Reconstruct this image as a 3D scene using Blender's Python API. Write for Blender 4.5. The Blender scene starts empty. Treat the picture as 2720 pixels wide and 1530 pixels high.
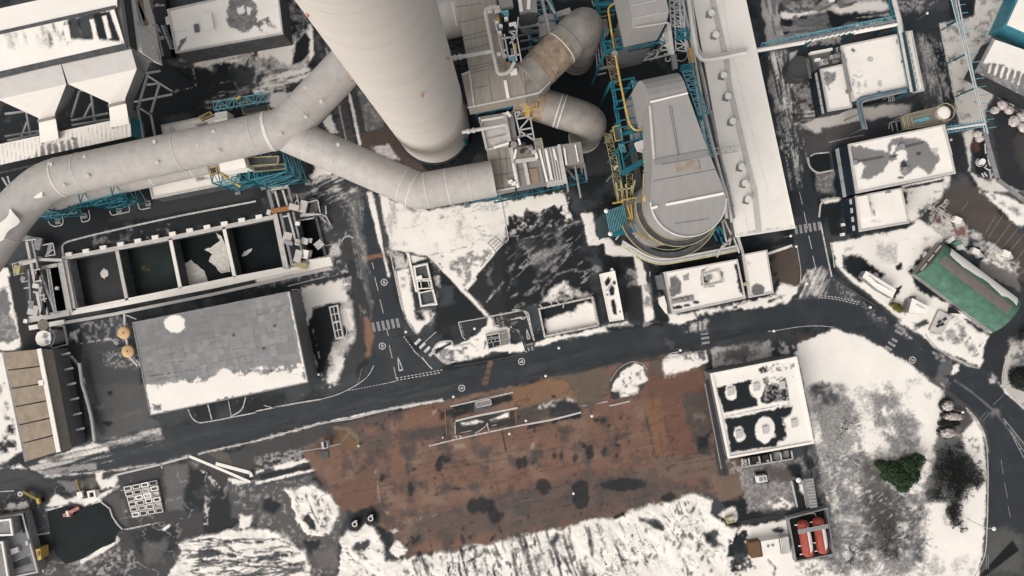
import bpy, math, random
import numpy as np
from mathutils import Vector, Matrix
random.seed(7)
R = math.radians
sc = bpy.context.scene
COL = sc.collection
# ------------------------------------------------------------------ camera, sky, sun, exposure
CX, CY, S, HC = 1360.0, 765.0, 0.1, 181.333
cam_d = bpy.data.cameras.new("Camera"); cam = bpy.data.objects.new("Camera", cam_d); COL.objects.link(cam)
cam.location = (0, 0, HC); cam.rotation_euler = (0, 0, 0)
cam_d.lens = 24; cam_d.sensor_width = 36; cam_d.clip_start = 1; cam_d.clip_end = 5000
sc.camera = cam
SUN_EL, SUN_AZ = 42, -140         # azimuth clockwise from +Y (picture up)
w = bpy.data.worlds.new("World"); sc.world = w; w.use_nodes = True
nt = w.node_tree; bg = nt.nodes["Background"]
sky = nt.nodes.new("ShaderNodeTexSky"); sky.sky_type = 'NISHITA'; sky.sun_disc = False
sky.sun_elevation = R(SUN_EL); sky.sun_rotation = R(SUN_AZ); sky.dust_density = 4.0; sky.air_density = 1.0; sky.ozone_density = 0.6
hs = nt.nodes.new("ShaderNodeHueSaturation"); hs.inputs['Saturation'].default_value = 0.22
nt.links.new(sky.outputs[0], hs.inputs['Color']); nt.links.new(hs.outputs[0], bg.inputs[0]); bg.inputs[1].default_value = 0.15
sl = bpy.data.lights.new("Sun", 'SUN'); sun = bpy.data.objects.new("Sun", sl); COL.objects.link(sun)
sl.energy = 1.1; sl.angle = R(75); sl.color = (1.0, 0.93, 0.84)
az, el = R(SUN_AZ), R(SUN_EL)
sun.rotation_euler = Vector((-math.sin(az)*math.cos(el), -math.cos(az)*math.cos(el), -math.sin(el))).to_track_quat('-Z', 'Y').to_euler()
sc.view_settings.view_transform = 'Standard'; sc.view_settings.look = 'None'
sc.view_settings.exposure = 0.18; sc.view_settings.gamma = 1.0
sc.cycles.max_bounces = 5; sc.cycles.diffuse_bounces = 4
# ------------------------------------------------------------------ survey sheets -> metres
TL = {'p': (0, 0, 1.0)}
_q = 680/1932
for r_, y_ in (('a', 0), ('b', 510), ('c', 1020)):
    for i_ in range(4): TL[r_+str(i_+1)] = (680*i_, y_, _q)
for n_, v_ in dict(e1=(1180,0,.20704), e2=(1180,260,.20704), e3=(1560,0,.20704), e4=(1560,280,.20704), e5=(1560,500,.26915),
    e6=(0,380,.20704), e7=(480,220,.20704), e8=(0,600,.20704), f1=(660,480,.16566), f2=(1000,650,.22774), f3=(2020,0,.20704),
    f4=(2320,0,.20704), f5=(2320,280,.20704), f6=(0,1220,.2139), f7=(1900,1180,.2416), f8=(2420,900,.20704), g1=(1200,820,.09662),
    g2=(1000,640,.15177), g3=(460,1140,.24839), g4=(1140,1000,.1941)).items(): TL[n_] = v_
def q(s):
    """survey string -> list of plan points"""
    out = []; ox, oy, k = TL['p']
    for tok in s.split():
        if ',' in tok:
            x, y = tok.split(','); out.append((ox+float(x)*k, oy+float(y)*k))
        else: ox, oy, k = TL[tok]
    return out
def W(p, z=0.0):
    k = S*(HC-z)/HC
    return Vector(((p[0]-CX)*k, (CY-p[1])*k, z))
def WL(s, z=0.0): return [W(p, z) for p in (q(s) if isinstance(s, str) else s)]
# ------------------------------------------------------------------ materials
MATS = {}
def mat(name, col, rough=0.7, metal=0.0, var=0.12, scale=0.6, streak=None, bump=0.0, spec=0.3):
    if name in MATS: return MATS[name]
    m = bpy.data.materials.new(name); m.use_nodes = True; n = m.node_tree; b = n.nodes["Principled BSDF"]
    b.inputs['Roughness'].default_value = rough; b.inputs['Metallic'].default_value = metal
    b.inputs['Specular IOR Level'].default_value = spec
    g = n.nodes.new("ShaderNodeNewGeometry"); mp = n.nodes.new("ShaderNodeMapping")
    n.links.new(g.outputs['Position'], mp.inputs['Vector'])
    if streak: mp.inputs['Rotation'].default_value = (0, 0, R(streak[0])); mp.inputs['Scale'].default_value = (streak[1], streak[2], 1)
    nz = n.nodes.new("ShaderNodeTexNoise"); nz.inputs['Scale'].default_value = scale; nz.inputs['Detail'].default_value = 7; nz.inputs['Roughness'].default_value = .65
    n.links.new(mp.outputs[0], nz.inputs['Vector'])
    mr = n.nodes.new("ShaderNodeMapRange"); mr.inputs[1].default_value = .25; mr.inputs[2].default_value = .75
    mr.inputs[3].default_value = 1-var*1.6; mr.inputs[4].default_value = 1+var*1.2
    n.links.new(nz.outputs['Fac'], mr.inputs[0])
    mx = n.nodes.new("ShaderNodeVectorMath"); mx.operation = 'SCALE'; mx.inputs[0].default_value = col
    n.links.new(mr.outputs[0], mx.inputs['Scale']); n.links.new(mx.outputs[0], b.inputs['Base Color'])
    if bump:
        bp = n.nodes.new("ShaderNodeBump"); bp.inputs['Strength'].default_value = bump; bp.inputs['Distance'].default_value = .1
        n.links.new(nz.outputs['Fac'], bp.inputs['Height']); n.links.new(bp.outputs[0], b.inputs['Normal'])
    MATS[name] = m; return m
def paint_mat(name, grain=0.25):
    m = bpy.data.materials.new(name); m.use_nodes = True; n = m.node_tree; b = n.nodes["Principled BSDF"]
    at = n.nodes.new("ShaderNodeAttribute"); at.attribute_name = "cover"
    g = n.nodes.new("ShaderNodeNewGeometry")
    def noise(sc_, det):
        z = n.nodes.new("ShaderNodeTexNoise"); z.inputs['Scale'].default_value = sc_; z.inputs['Detail'].default_value = det; z.inputs['Roughness'].default_value = .7
        n.links.new(g.outputs['Position'], z.inputs['Vector']); return z
    n1 = noise(2.2, 6); n2 = noise(.25, 5)
    ad = n.nodes.new("ShaderNodeMath"); ad.operation = 'ADD'; n.links.new(n1.outputs['Fac'], ad.inputs[0]); n.links.new(n2.outputs['Fac'], ad.inputs[1])
    mr = n.nodes.new("ShaderNodeMapRange"); mr.inputs[1].default_value = .6; mr.inputs[2].default_value = 1.4; mr.inputs[3].default_value = 1-grain; mr.inputs[4].default_value = 1+grain
    n.links.new(ad.outputs[0], mr.inputs[0])
    mxs = n.nodes.new("ShaderNodeMix"); mxs.data_type = 'FLOAT'; n3 = noise(.12, 6); m3 = n.nodes.new("ShaderNodeMapRange"); m3.inputs[1].default_value = .3; m3.inputs[2].default_value = .7; m3.inputs[3].default_value = .93; m3.inputs[4].default_value = 1.05; n.links.new(n3.outputs['Fac'], m3.inputs[0]); n.links.new(m3.outputs[0], mxs.inputs[3])
    n.links.new(at.outputs['Alpha'], mxs.inputs[0]); n.links.new(mr.outputs[0], mxs.inputs[2])
    mx = n.nodes.new("ShaderNodeVectorMath"); mx.operation = 'SCALE'
    def op(kind, x, y):
        k = n.nodes.new("ShaderNodeMath"); k.operation = kind
        for i_, v_ in ((0, x), (1, y)):
            if isinstance(v_, (int, float)): k.inputs[i_].default_value = v_
            else: n.links.new(v_, k.inputs[i_])
        return k.outputs[0]
    edge = op('MULTIPLY', op('MULTIPLY', at.outputs['Alpha'], op('SUBTRACT', 1.0, at.outputs['Alpha'])), 4.0)   # thin snow is patchy at the scale of a hand
    n4 = noise(1.3, 8); br = op('ADD', op('MULTIPLY', op('MULTIPLY', op('SUBTRACT', n4.outputs['Fac'], .5), 2.8), edge), 1.0)
    fin = op('MULTIPLY', op('MAXIMUM', br, .12), mxs.outputs[0])
    n.links.new(at.outputs['Color'], mx.inputs[0]); n.links.new(fin, mx.inputs['Scale']); n.links.new(mx.outputs[0], b.inputs['Base Color'])
    rr = n.nodes.new("ShaderNodeMapRange"); rr.inputs[3].default_value = .62; rr.inputs[4].default_value = .9
    n.links.new(at.outputs['Alpha'], rr.inputs[0]); n.links.new(rr.outputs[0], b.inputs['Roughness'])
    b.inputs['Specular IOR Level'].default_value = .2
    bp = n.nodes.new("ShaderNodeBump"); bp.inputs['Strength'].default_value = .25; bp.inputs['Distance'].default_value = .08
    n.links.new(n1.outputs['Fac'], bp.inputs['Height']); n.links.new(bp.outputs[0], b.inputs['Normal'])
    return m
PAINT = paint_mat("weathered_ground"); ROOFP = paint_mat("weathered_roof", .14)
M = dict(
 snow=mat('snow', (.80,.75,.68), .9, var=.03, bump=.2), trim=mat('pale_trim', (.50,.47,.44), .8), conc=mat('concrete', (.24,.235,.23), .85, var=.25, scale=.8),
 dconc=mat('dark_concrete', (.085,.087,.09), .85, var=.3), chim=mat('chimney_concrete', (.555,.505,.455), .9, var=.05, scale=.35, streak=(0,.06,.06), spec=.1),
 chimline=mat('chimney_joint', (.47,.43,.39), .9, var=.15), duct=mat('duct_sheet', (.40,.370,.342), .7, .0, var=.1, scale=.5, spec=.2),
 clad=mat('grey_cladding', (.235,.222,.212), .65, var=.10, scale=.8, streak=(12,1.4,.25)), cladd=mat('dark_cladding', (.13,.13,.132), .6, var=.12),
 tanclad=mat('stained_cladding', (.29,.255,.215), .65, var=.16, scale=.8, streak=(12,1.6,.25)), rustduct=mat('stained_duct', (.245,.222,.197), .6, var=.22, scale=.3),
 seam=mat('seam_strip', (.62,.59,.55), .7), teal=mat('teal_steel', (.014,.135,.175), .5, var=.3, scale=2), tealsn=mat('frosted_teal_steel', (.13,.33,.38), .6, var=.4, scale=2),
 yellow=mat('yellow_steel', (.50,.335,.085), .5, var=.25, scale=2), ylight=mat('dull_yellow_rail', (.40,.35,.18), .6, var=.25), white=mat('white_steel', (.58,.57,.55), .5),
 steel=mat('galvanised_steel', (.30,.30,.30), .45, .3, var=.25, scale=2), dark=mat('dark_steel', (.03,.032,.034), .6), teal2=mat('mid_teal_steel', (.045,.215,.265), .55, var=.35, scale=2), brown=mat('brown_steel', (.22,.165,.11), .7, var=.3),
 black=mat('black_void', (.012,.013,.014), .8), redb=mat('red_paint', (.31,.060,.040), .7, var=.3, scale=1.2), tan=mat('tan_tank', (.56,.36,.17), .6, var=.12),
 beige=mat('beige_sheet', (.255,.20,.145), .7, var=.2, scale=.5), beige2=mat('grey_beige_sheet', (.215,.185,.15), .7, var=.15), navy=mat('navy_cladding', (.012,.022,.033), .5),
 groof=mat('green_roof_sheet', (.066,.142,.102), .7, var=.3, scale=.5), gstripe=mat('brown_roof_strip', (.155,.13,.11), .6), gbrown=mat('brown_gable', (.10,.07,.055), .7),
 tealw=mat('teal_wall', (.045,.19,.24), .5, var=.25, scale=.5), orange=mat('rusty_beam', (.30,.14,.05), .7, var=.2), paint=mat('road_paint', (.55,.53,.50), .8, var=.3, scale=2),
 oldp=mat('worn_road_paint', (.28,.27,.265), .85, var=.45, scale=3), kerb=mat('frosted_kerb', (.50,.47,.44), .85, var=.4, scale=1.5), dkerb=mat('wet_kerb', (.10,.10,.10), .85, var=.3),
 tile=None, water=mat('dark_water', (.010,.014,.015), .35, var=.25, scale=.2, spec=.06), gwater=mat('green_water', (.020,.029,.027), .35, var=.3, scale=.2, spec=.06),
 ice=mat('ice', (.66,.62,.56), .8, var=.2, scale=1.2), leaf=mat('evergreen_leaf', (.016,.039,.011), .6, var=.6, scale=.9), bark=mat('bark', (.06,.05,.045), .9),
 dleaf=mat('dark_twigs', (.016,.018,.016), .8, var=.5, scale=1.5), sleaf=mat('snowy_leaf', (.62,.56,.52), .85, var=.35, scale=1.5), oleaf=mat('olive_leaf', (.12,.12,.02), .7, var=.4, scale=2),
 glass=mat('dark_glass', (.02,.028,.03), .15), rail=mat('grey_rail', (.42,.42,.41), .5), lampw=mat('lamp_housing', (.75,.72,.68), .5), rubber=mat('rubber', (.015,.015,.016), .7),
 wood=mat('brown_timber', (.14,.075,.04), .7), rosy=mat('pink_lamp', (.62,.27,.2), .4))
# ------------------------------------------------------------------ mesh helpers
class MB:
    def __init__(s): s.v = []; s.f = []; s.pc = []
    def add(s, vs, fs):
        b = len(s.v); s.pc.append((b, len(s.f))); s.v += [Vector(v) for v in vs]; s.f += [tuple(i+b for i in f) for f in fs]; return s
    def hexa(s, b4, t4):
        return s.add(list(b4)+list(t4), [(3,2,1,0),(4,5,6,7),(0,1,5,4),(1,2,6,5),(2,3,7,6),(3,0,4,7)])
    def prism(s, top, z0, cap=True):
        n = len(top); bot = [Vector((p[0], p[1], z0)) for p in top]
        if sum(top[i][0]*top[(i+1) % n][1]-top[(i+1) % n][0]*top[i][1] for i in range(n)) < 0: top = list(reversed(top)); bot = list(reversed(bot))
        f = [(i, (i+1) % n, n+(i+1) % n, n+i) for i in range(n)]
        if cap: f += [tuple(range(n, 2*n)), tuple(reversed(range(n)))]
        return s.add(bot+list(top), f)
    def box(s, c, dx, dy, dz, ang=0.0):
        """box standing on c"""
        ca, sa = math.cos(ang), math.sin(ang); c = Vector(c); pts = []
        for z in (0, dz):
            for x, y in ((-1,-1),(1,-1),(1,1),(-1,1)):
                X, Y = x*dx/2, y*dy/2; pts.append(c+Vector((X*ca-Y*sa, X*sa+Y*ca, z)))
        return s.hexa(pts[:4], pts[4:])
    def bar(s, a, b, w_=.2, h=None):
        a, b = Vector(a), Vector(b); h = h or w_; d = b-a
        if d.length < 1e-4: return s
        d.normalize(); up = Vector((0,0,1)) if abs(d.z) < .95 else Vector((1,0,0))
        x = d.cross(up).normalized()*w_/2; y = x.cross(d).normalized()*h/2
        return s.hexa([a-x-y, a+x-y, a+x+y, a-x+y], [b-x-y, b+x-y, b+x+y, b-x+y])
    def tube(s, path, r, n=12, cap=True):
        path = [Vector(p) for p in path]; rs = r if isinstance(r, (list, tuple)) else [r]*len(path)
        ref = Vector((0,0,1)); base = len(s.v); x = None
        for i, p in enumerate(path):
            d = (path[min(i+1, len(path)-1)]-path[max(i-1, 0)]).normalized()
            if x is None: x = d.cross(ref if abs(d.z) < .9 else Vector((0,1,0))).normalized()
            x = (x-d*x.dot(d)).normalized(); y = d.cross(x)
            sc_ = 1.0
            if 0 < i < len(path)-1:
                c = (path[i]-path[i-1]).normalized().dot((path[i+1]-path[i]).normalized()); sc_ = 1/max(.6, math.sqrt(max(0, (1+c)/2)))
            for k in range(n):
                a = 2*math.pi*k/n; s.v.append(p+(x*math.cos(a)+y*math.sin(a))*rs[i]*(1+(sc_-1)*.4))
        for i in range(len(path)-1):
            for k in range(n):
                a = base+i*n+k; b = base+i*n+(k+1) % n; s.f.append((a, b, b+n, a+n))
        if cap: s.f.append(tuple(base+k for k in reversed(range(n)))); s.f.append(tuple(base+(len(path)-1)*n+k for k in range(n)))
        return s
    def cyl(s, c, r, h, n=24, r2=None):
        c = Vector(c); return s.tube([c, c+Vector((0,0,h))], [r, r if r2 is None else r2], n)
    def ring(s, c, ri, ro, h, n=32, a0=0, a1=2*math.pi):
        c = Vector(c); full = abs(a1-a0-2*math.pi) < 1e-6; m = n if full else n+1; pts = []
        for k in range(m):
            a = a0+(a1-a0)*k/n; e = Vector((math.cos(a), math.sin(a), 0))
            pts += [c+e*ri, c+e*ro, c+e*ro+Vector((0,0,h)), c+e*ri+Vector((0,0,h))]
        fs = []
        for k in range(n):
            i = 4*k; j = 4*((k+1) % m)
            for u in range(4): fs.append((i+u, j+u, j+(u+1) % 4, i+(u+1) % 4))
        return s.add(pts, fs)
    def dome(s, c, r, h, n=20, m=5):
        c = Vector(c); pts = []; fs = []
        for i in range(m):
            a = math.pi/2*i/m
            for k in range(n): b = 2*math.pi*k/n; pts.append(c+Vector((r*math.cos(a)*math.cos(b), r*math.cos(a)*math.sin(b), h*math.sin(a))))
        pts.append(c+Vector((0,0,h)))
        for i in range(m-1):
            for k in range(n): fs.append((i*n+k, i*n+(k+1) % n, (i+1)*n+(k+1) % n, (i+1)*n+k))
        for k in range(n): fs.append(((m-1)*n+k, (m-1)*n+(k+1) % n, m*n))
        return s.add(pts, fs)
    def each(s, name, m, parent):
        """every piece a part of its own"""
        e = s.pc+[(len(s.v), len(s.f))]
        for (v0, f0), (v1, f1) in zip(e, e[1:]):
            p = MB(); p.v = s.v[v0:v1]; p.f = [tuple(i-v0 for i in f) for f in s.f[f0:f1]]; p.build(name, m, parent)
    def build(s, name, m, parent=None, smooth=False):
        me = bpy.data.meshes.new(name); o = bpy.data.objects.new(name, me); COL.objects.link(o)
        if parent is not None:
            pr = parent; off = Vector((0,0,0))
            while pr is not None: off += pr.location; pr = pr.parent
            o.parent = parent
        else:
            xs = [v.x for v in s.v]; ys = [v.y for v in s.v]; off = Vector(((min(xs)+max(xs))/2, (min(ys)+max(ys))/2, min(v.z for v in s.v))); o.location = off
        me.from_pydata([v-off for v in s.v], [], s.f); me.materials.append(m if not isinstance(m, str) else M[m])
        if smooth:
            me.polygons.foreach_set('use_smooth', [True]*len(me.polygons))
            try: me.set_sharp_from_angle(angle=R(50))
            except Exception: pass
        me.update(); return o
def tag(o, label, cat, group=None):
    o['label'] = label; o['category'] = cat
    if group: o['group'] = group
    return o
def thing(name, label, cat, loc, group=None):
    o = bpy.data.objects.new(name, None); COL.objects.link(o); o.location = loc; o.empty_display_size = .5
    return tag(o, label, cat, group)
def struct(o): o['kind'] = 'structure'; return o
def lerp(a, b, t): return a+(b-a)*t
def bez(pts, n=8):
    """round the inner corners of a polyline"""
    P = [Vector(p) for p in pts]; out = [P[0]]
    for i in range(1, len(P)-1):
        a, b, c = P[i-1], P[i], P[i+1]; t = .45*min((b-a).length, (c-b).length)
        s0 = b+(a-b).normalized()*t; s1 = b+(c-b).normalized()*t
        for k in range(n+1):
            u = k/n; out.append(s0*(1-u)**2+b*2*u*(1-u)+s1*u*u)
    return out+[P[-1]]
# ------------------------------------------------------------------ surface cover: value noise and strokes in plan
def _hash(ix, iy, seed):
    h = (ix.astype(np.int64)*374761393+iy.astype(np.int64)*668265263+seed*1442695041) & 0xffffffff
    h = ((h ^ (h >> 13))*1274126177) & 0xffffffff
    return ((h ^ (h >> 16)) & 0xffff)/65535.0
def vnoise(x, y, seed):
    ix = np.floor(x); iy = np.floor(y); fx = x-ix; fy = y-iy; fx = fx*fx*(3-2*fx); fy = fy*fy*(3-2*fy)
    a = _hash(ix, iy, seed); b = _hash(ix+1, iy, seed); c = _hash(ix, iy+1, seed); d = _hash(ix+1, iy+1, seed)
    return (a+(b-a)*fx)*(1-fy)+(c+(d-c)*fx)*fy
def fbm(x, y, wl, seed=0, oct=4, ang=0, stretch=1):
    if ang or stretch != 1:
        a = R(ang); x, y = x*math.cos(a)+y*math.sin(a), -x*math.sin(a)+y*math.cos(a); x = x/stretch
    t = 0; am = 1; n = 0
    for o in range(oct):
        f = 2**o/wl; t = t+am*vnoise(x*f+17.3*o, y*f-9.1*o, seed+o*31); n += am; am *= .55
    return (t/n-.5)*3.0            # about -1..1
C3 = lambda v, r=1, g=1, b=1: np.array((v*r, v*g, v*b), dtype=np.float32)
COLS = dict(S=np.array((.80,.745,.68)), T=np.array((.50,.465,.435)), U=np.array((.27,.255,.245)), G=np.array((.145,.142,.14)), D=np.array((.045,.049,.053)),
 A=np.array((.028,.033,.038)), K=np.array((.0105,.0135,.0155)), R=np.array((.158,.088,.062)), O=np.array((.20,.098,.058)), B=np.array((.085,.062,.05)), Q=np.array((.075,.068,.066)),
 E=np.array((.13,.10,.075)), Y=np.array((.10,.085,.03)))
SNV = dict(S=1, T=.72, U=.45, G=.2)
class Paint:
    def __init__(s, U, V, base='D', seed=1):
        s.U, s.V = U, V; s.C = np.empty(U.shape+(3,), np.float32); s.C[...] = COLS[base]; s.A = np.full(U.shape, SNV.get(base, 0), np.float32); s.H = np.zeros(U.shape, np.float32)
        s.seed = seed; s.nf = {}; s.grid = U.ndim == 2 and U.shape[0] > 300
    def noise(s, wl, ang=0, st=1, sl=None, seed=0):
        k = (wl, ang, st, seed)
        if s.grid and (ang == 0 and st == 1):
            if k not in s.nf: s.nf[k] = fbm(s.U, s.V, wl, s.seed+seed+int(wl)).astype(np.float32)
            return s.nf[k][sl]
        return fbm(s.U[sl], s.V[sl], wl, s.seed+seed+int(wl), 4, ang, st)
    def _sl(s, pts, m):
        x0 = min(p[0] for p in pts)-m; x1 = max(p[0] for p in pts)+m; y0 = min(p[1] for p in pts)-m; y1 = max(p[1] for p in pts)+m
        if not s.grid: return (slice(None), slice(None))
        c = lambda v, a, n: int(min(max(v, 0), n))
        g = s.U[0, 1]-s.U[0, 0]
        return (slice(c((y0-s.V[0,0])/g, 0, s.U.shape[0]), c((y1-s.V[0,0])/g+1, 0, s.U.shape[0])), slice(c((x0-s.U[0,0])/g, 0, s.U.shape[1]), c((x1-s.U[0,0])/g+1, 0, s.U.shape[1])))
    def _put(s, sl, a, col, h):
        a = a.astype(np.float32); c = COLS[col] if isinstance(col, str) else np.array(col)
        s.C[sl] = s.C[sl]*(1-a[..., None])+c*a[..., None]; s.A[sl] = s.A[sl]*(1-a)+(SNV.get(col, 0) if isinstance(col, str) else float(c.mean() > .4))*a
        if h: s.H[sl] = np.maximum(s.H[sl], a*h) if h > 0 else s.H[sl]*(1-a)
    def _tex(s, a, sl, tex):
        if tex:                       # (wavelength, threshold, width, angle, stretch)
            wl, th, wd = tex[:3]; ang, st = (tex[3], tex[4]) if len(tex) > 3 else (0, 1)
            n = s.noise(wl, ang, st, sl, seed=tex[5] if len(tex) > 5 else 3); t = np.clip((n-th)/wd+.5, 0, 1) if wd > 0 else np.clip(1+np.abs(n-th)/wd, 0, 1)*1.4; t = np.minimum(t, 1); a = a*t*t*(3-2*t)
        return a
    def poly(s, pts, col, soft=2., amp=3., wl=22, op=1., tex=None, h=0):
        if isinstance(pts, str): pts = q(pts)
        sl = s._sl(pts, soft+amp*1.5+3); U, V = s.U[sl], s.V[sl]
        if U.size == 0: return s
        d2 = np.full(U.shape, 1e12); ins = np.zeros(U.shape, bool); n = len(pts)
        for i in range(n):
            x0, y0 = pts[i]; x1, y1 = pts[(i+1) % n]; ex, ey = x1-x0, y1-y0; L = ex*ex+ey*ey+1e-9
            t = np.clip(((U-x0)*ex+(V-y0)*ey)/L, 0, 1); d2 = np.minimum(d2, (U-x0-t*ex)**2+(V-y0-t*ey)**2)
            cr = ((y0 > V) != (y1 > V)) & (U < ex*(V-y0)/(ey if ey else 1e-9)+x0); ins ^= cr
        d = np.where(ins, 1, -1)*np.sqrt(d2)
        if amp: d = d+amp*s.noise(wl, sl=sl)+amp*.5*s.noise(7, sl=sl)
        a = np.clip(d/(2*soft)+.5, 0, 1); a = a*a*(3-2*a)*op
        s._put(sl, s._tex(a, sl, tex), col, h); return s
    def line(s, pts, w_, col, soft=1., amp=0., op=1., tex=None, h=0):
        if isinstance(pts, str): pts = q(pts)
        sl = s._sl(pts, w_+soft+amp*1.5+3); U, V = s.U[sl], s.V[sl]
        if U.size == 0: return s
        d2 = np.full(U.shape, 1e12)
        for i in range(len(pts)-1):
            x0, y0 = pts[i]; x1, y1 = pts[i+1]; ex, ey = x1-x0, y1-y0; L = ex*ex+ey*ey+1e-9
            t = np.clip(((U-x0)*ex+(V-y0)*ey)/L, 0, 1); d2 = np.minimum(d2, (U-x0-t*ex)**2+(V-y0-t*ey)**2)
        d = w_/2-np.sqrt(d2)
        if amp: d = d+amp*s.noise(14, sl=sl)
        a = np.clip(d/(2*soft)+.5, 0, 1)*op; s._put(sl, s._tex(a, sl, tex), col, h); return s
    def ell(s, c, rx, ry, col, rot=0, **k):
        if isinstance(c, str): c = q(c)[0]
        a = R(rot); pts = [(c[0]+rx*math.cos(t)*math.cos(a)-ry*math.sin(t)*math.sin(a), c[1]+rx*math.cos(t)*math.sin(a)+ry*math.sin(t)*math.cos(a)) for t in np.linspace(0, 2*math.pi, 20, endpoint=False)]
        return s.poly(pts, col, **k)
def grid_mesh(name, X, Y, Z, Cc, A, faces=None, material=None):
    """numpy sheet -> mesh with the 'cover' attribute"""
    ny, nx = X.shape; idx = np.arange(ny*nx).reshape(ny, nx)
    if faces is None: faces = np.ones((ny-1, nx-1), bool)
    jj, ii = np.nonzero(faces)
    F = np.stack([idx[jj+1, ii], idx[jj+1, ii+1], idx[jj, ii+1], idx[jj, ii]], 1).reshape(-1)
    used, inv = np.unique(F, return_inverse=True)
    co = np.stack([X.reshape(-1)[used], Y.reshape(-1)[used], Z.reshape(-1)[used]], 1).astype(np.float32)
    me = bpy.data.meshes.new(name); nf = len(F)//4
    me.vertices.add(len(used)); me.vertices.foreach_set('co', co.reshape(-1))
    me.loops.add(len(F)); me.loops.foreach_set('vertex_index', inv.astype(np.int32))
    me.polygons.add(nf); me.polygons.foreach_set('loop_start', np.arange(0, 4*nf, 4, dtype=np.int32))
    try: me.polygons.foreach_set('loop_total', np.full(nf, 4, np.int32))
    except Exception: pass
    at = me.attributes.new('cover', 'FLOAT_COLOR', 'POINT')
    at.data.foreach_set('color', np.concatenate([Cc.reshape(-1, 3)[used], A.reshape(-1, 1)[used]], 1).astype(np.float32).reshape(-1))
    me.materials.append(material); me.update(); me.validate()
    me.polygons.foreach_set('use_smooth', [True]*nf)
    o = bpy.data.objects.new(name, me); COL.objects.link(o); return o
def painted_quad(name, quad, z, base, fn, parent=None, material=None, step=2.5, zf=None, seed=5):
    p = [np.array(v, float) for v in quad]                  # TL TR BR BL in plan
    n = int(min(160, max(6, max(np.linalg.norm(p[1]-p[0]), np.linalg.norm(p[2]-p[3]))/step))); m = int(min(160, max(6, max(np.linalg.norm(p[3]-p[0]), np.linalg.norm(p[2]-p[1]))/step)))
    u, v = np.meshgrid(np.linspace(0, 1, n), np.linspace(0, 1, m))
    U = p[0][0]*(1-u)*(1-v)+p[1][0]*u*(1-v)+p[2][0]*u*v+p[3][0]*(1-u)*v; V = p[0][1]*(1-u)*(1-v)+p[1][1]*u*(1-v)+p[2][1]*u*v+p[3][1]*(1-u)*v
    P = Paint(U, V, base, seed)
    if fn: fn(P)
    k = S*(HC-z)/HC; X = (U-CX)*k; Y = (CY-V)*k; Z = np.full(U.shape, float(z))+P.H+P.A*.02
    if zf is not None: Z = Z+zf(u, v)
    off = Vector((0,0,0)); pr = parent
    while pr is not None: off += pr.location; pr = pr.parent
    o = grid_mesh(name, X-off.x, Y-off.y, Z-off.z, P.C, P.A, None, material or ROOFP)
    if parent is not None: o.parent = parent
    return o
# ------------------------------------------------------------------ ground: classes and cover
GS = 2.5
gu = np.arange(-50, 2771, GS); gv = np.arange(-40, 1571, GS); GU, GV = np.meshgrid(gu, gv)
g = Paint(GU, GV, 'D', 11)
# whole yard: wet tarmac with thin slush
g.poly([(-99,-99),(2900,-99),(2900,1700),(-99,1700)], 'K', amp=0, tex=(60, .05, .9)); g.poly([(-99,-99),(2900,-99),(2900,1700),(-99,1700)], 'U', amp=0, tex=(7, .95, .3), op=.6)
MAINROAD = q("p -60,1250 70,1232 200,1195 380,1150 680,1097 852,1059 951,1020 1150,990 1375,935 1606,882 1775,858 1950,830 2039,812 2110,792 2181,785 2240,792 2286,809 2392,848 2445,894 2523,944 2596,977 2664,1032 2790,1130 2790,1600 2586,1600 2589,1530 2610,1474 2617,1407 2624,1266 2621,1196 2612,1150 2596,1113 2569,1084 2536,1059 2505,1037 2476,1012 2430,975 2357,929 2286,890 2216,869 2124,869 2039,883 1881,911 1765,943 1620,968 1459,1003 1330,1030 1201,1057 1173,1064 845,1128 680,1173 528,1207 400,1235 282,1254 150,1280 -60,1320")
NROAD = q("p 855,90 875,80 1000,560 1021,675 1036,739 1053,792 1064,862 1074,897 1102,932 1138,971 1152,990 1020,1022 955,1020 985,970 993,887 985,848 965,690 930,540 905,370")
EROAD = q("p 2000,-40 2060,-40 2130,330 2160,500 2175,556 2181,601 2198,686 2209,735 2255,790 2260,800 2181,787 2110,794 2128,728 2121,668 2110,616 2096,510 2066,380 2030,200")
NEROAD = q("p 2370,-60 2560,-60 2590,42 2495,66 2530,300 2585,500 2560,520 2480,470 2440,130 2400,90 2360,60")
SPUR = q("p 2585,1000 2620,915 2645,888 2700,770 2790,760 2790,830 2690,905 2660,1000 2670,1040 2596,980")
YARD = q("p 800,1195 905,1140 1060,1095 1173,1068 1459,1005 1540,990 1620,970 1765,945 1800,940 1880,980 1925,1220 1975,1290 1960,1330 1900,1310 1840,1320 1700,1390 1500,1440 1350,1490 1080,1490 1040,1420 960,1370 890,1340")
LAWN = q("p 2115,915 2216,872 2286,893 2357,932 2430,978 2476,1015 2505,1040 2520,1080 2596,1118 2612,1160 2621,1266 2614,1407 2607,1474 2586,1600 1900,1600 1900,1480 2090,1480 2220,1490 2200,1340 2170,1200 2165,1180 2118,945")
def inside(pts):
    ins = np.zeros(GU.shape, bool); cu = GU; cv = GV; n = len(pts)
    for i in range(n):
        x0, y0 = pts[i]; x1, y1 = pts[(i+1) % n]
        ins ^= ((y0 > cv) != (y1 > cv)) & (cu < (x1-x0)*(cv-y0)/((y1-y0) or 1e-9)+x0)
    return ins
P_ = g.poly; L_ = g.line; E_ = g.ell
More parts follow.
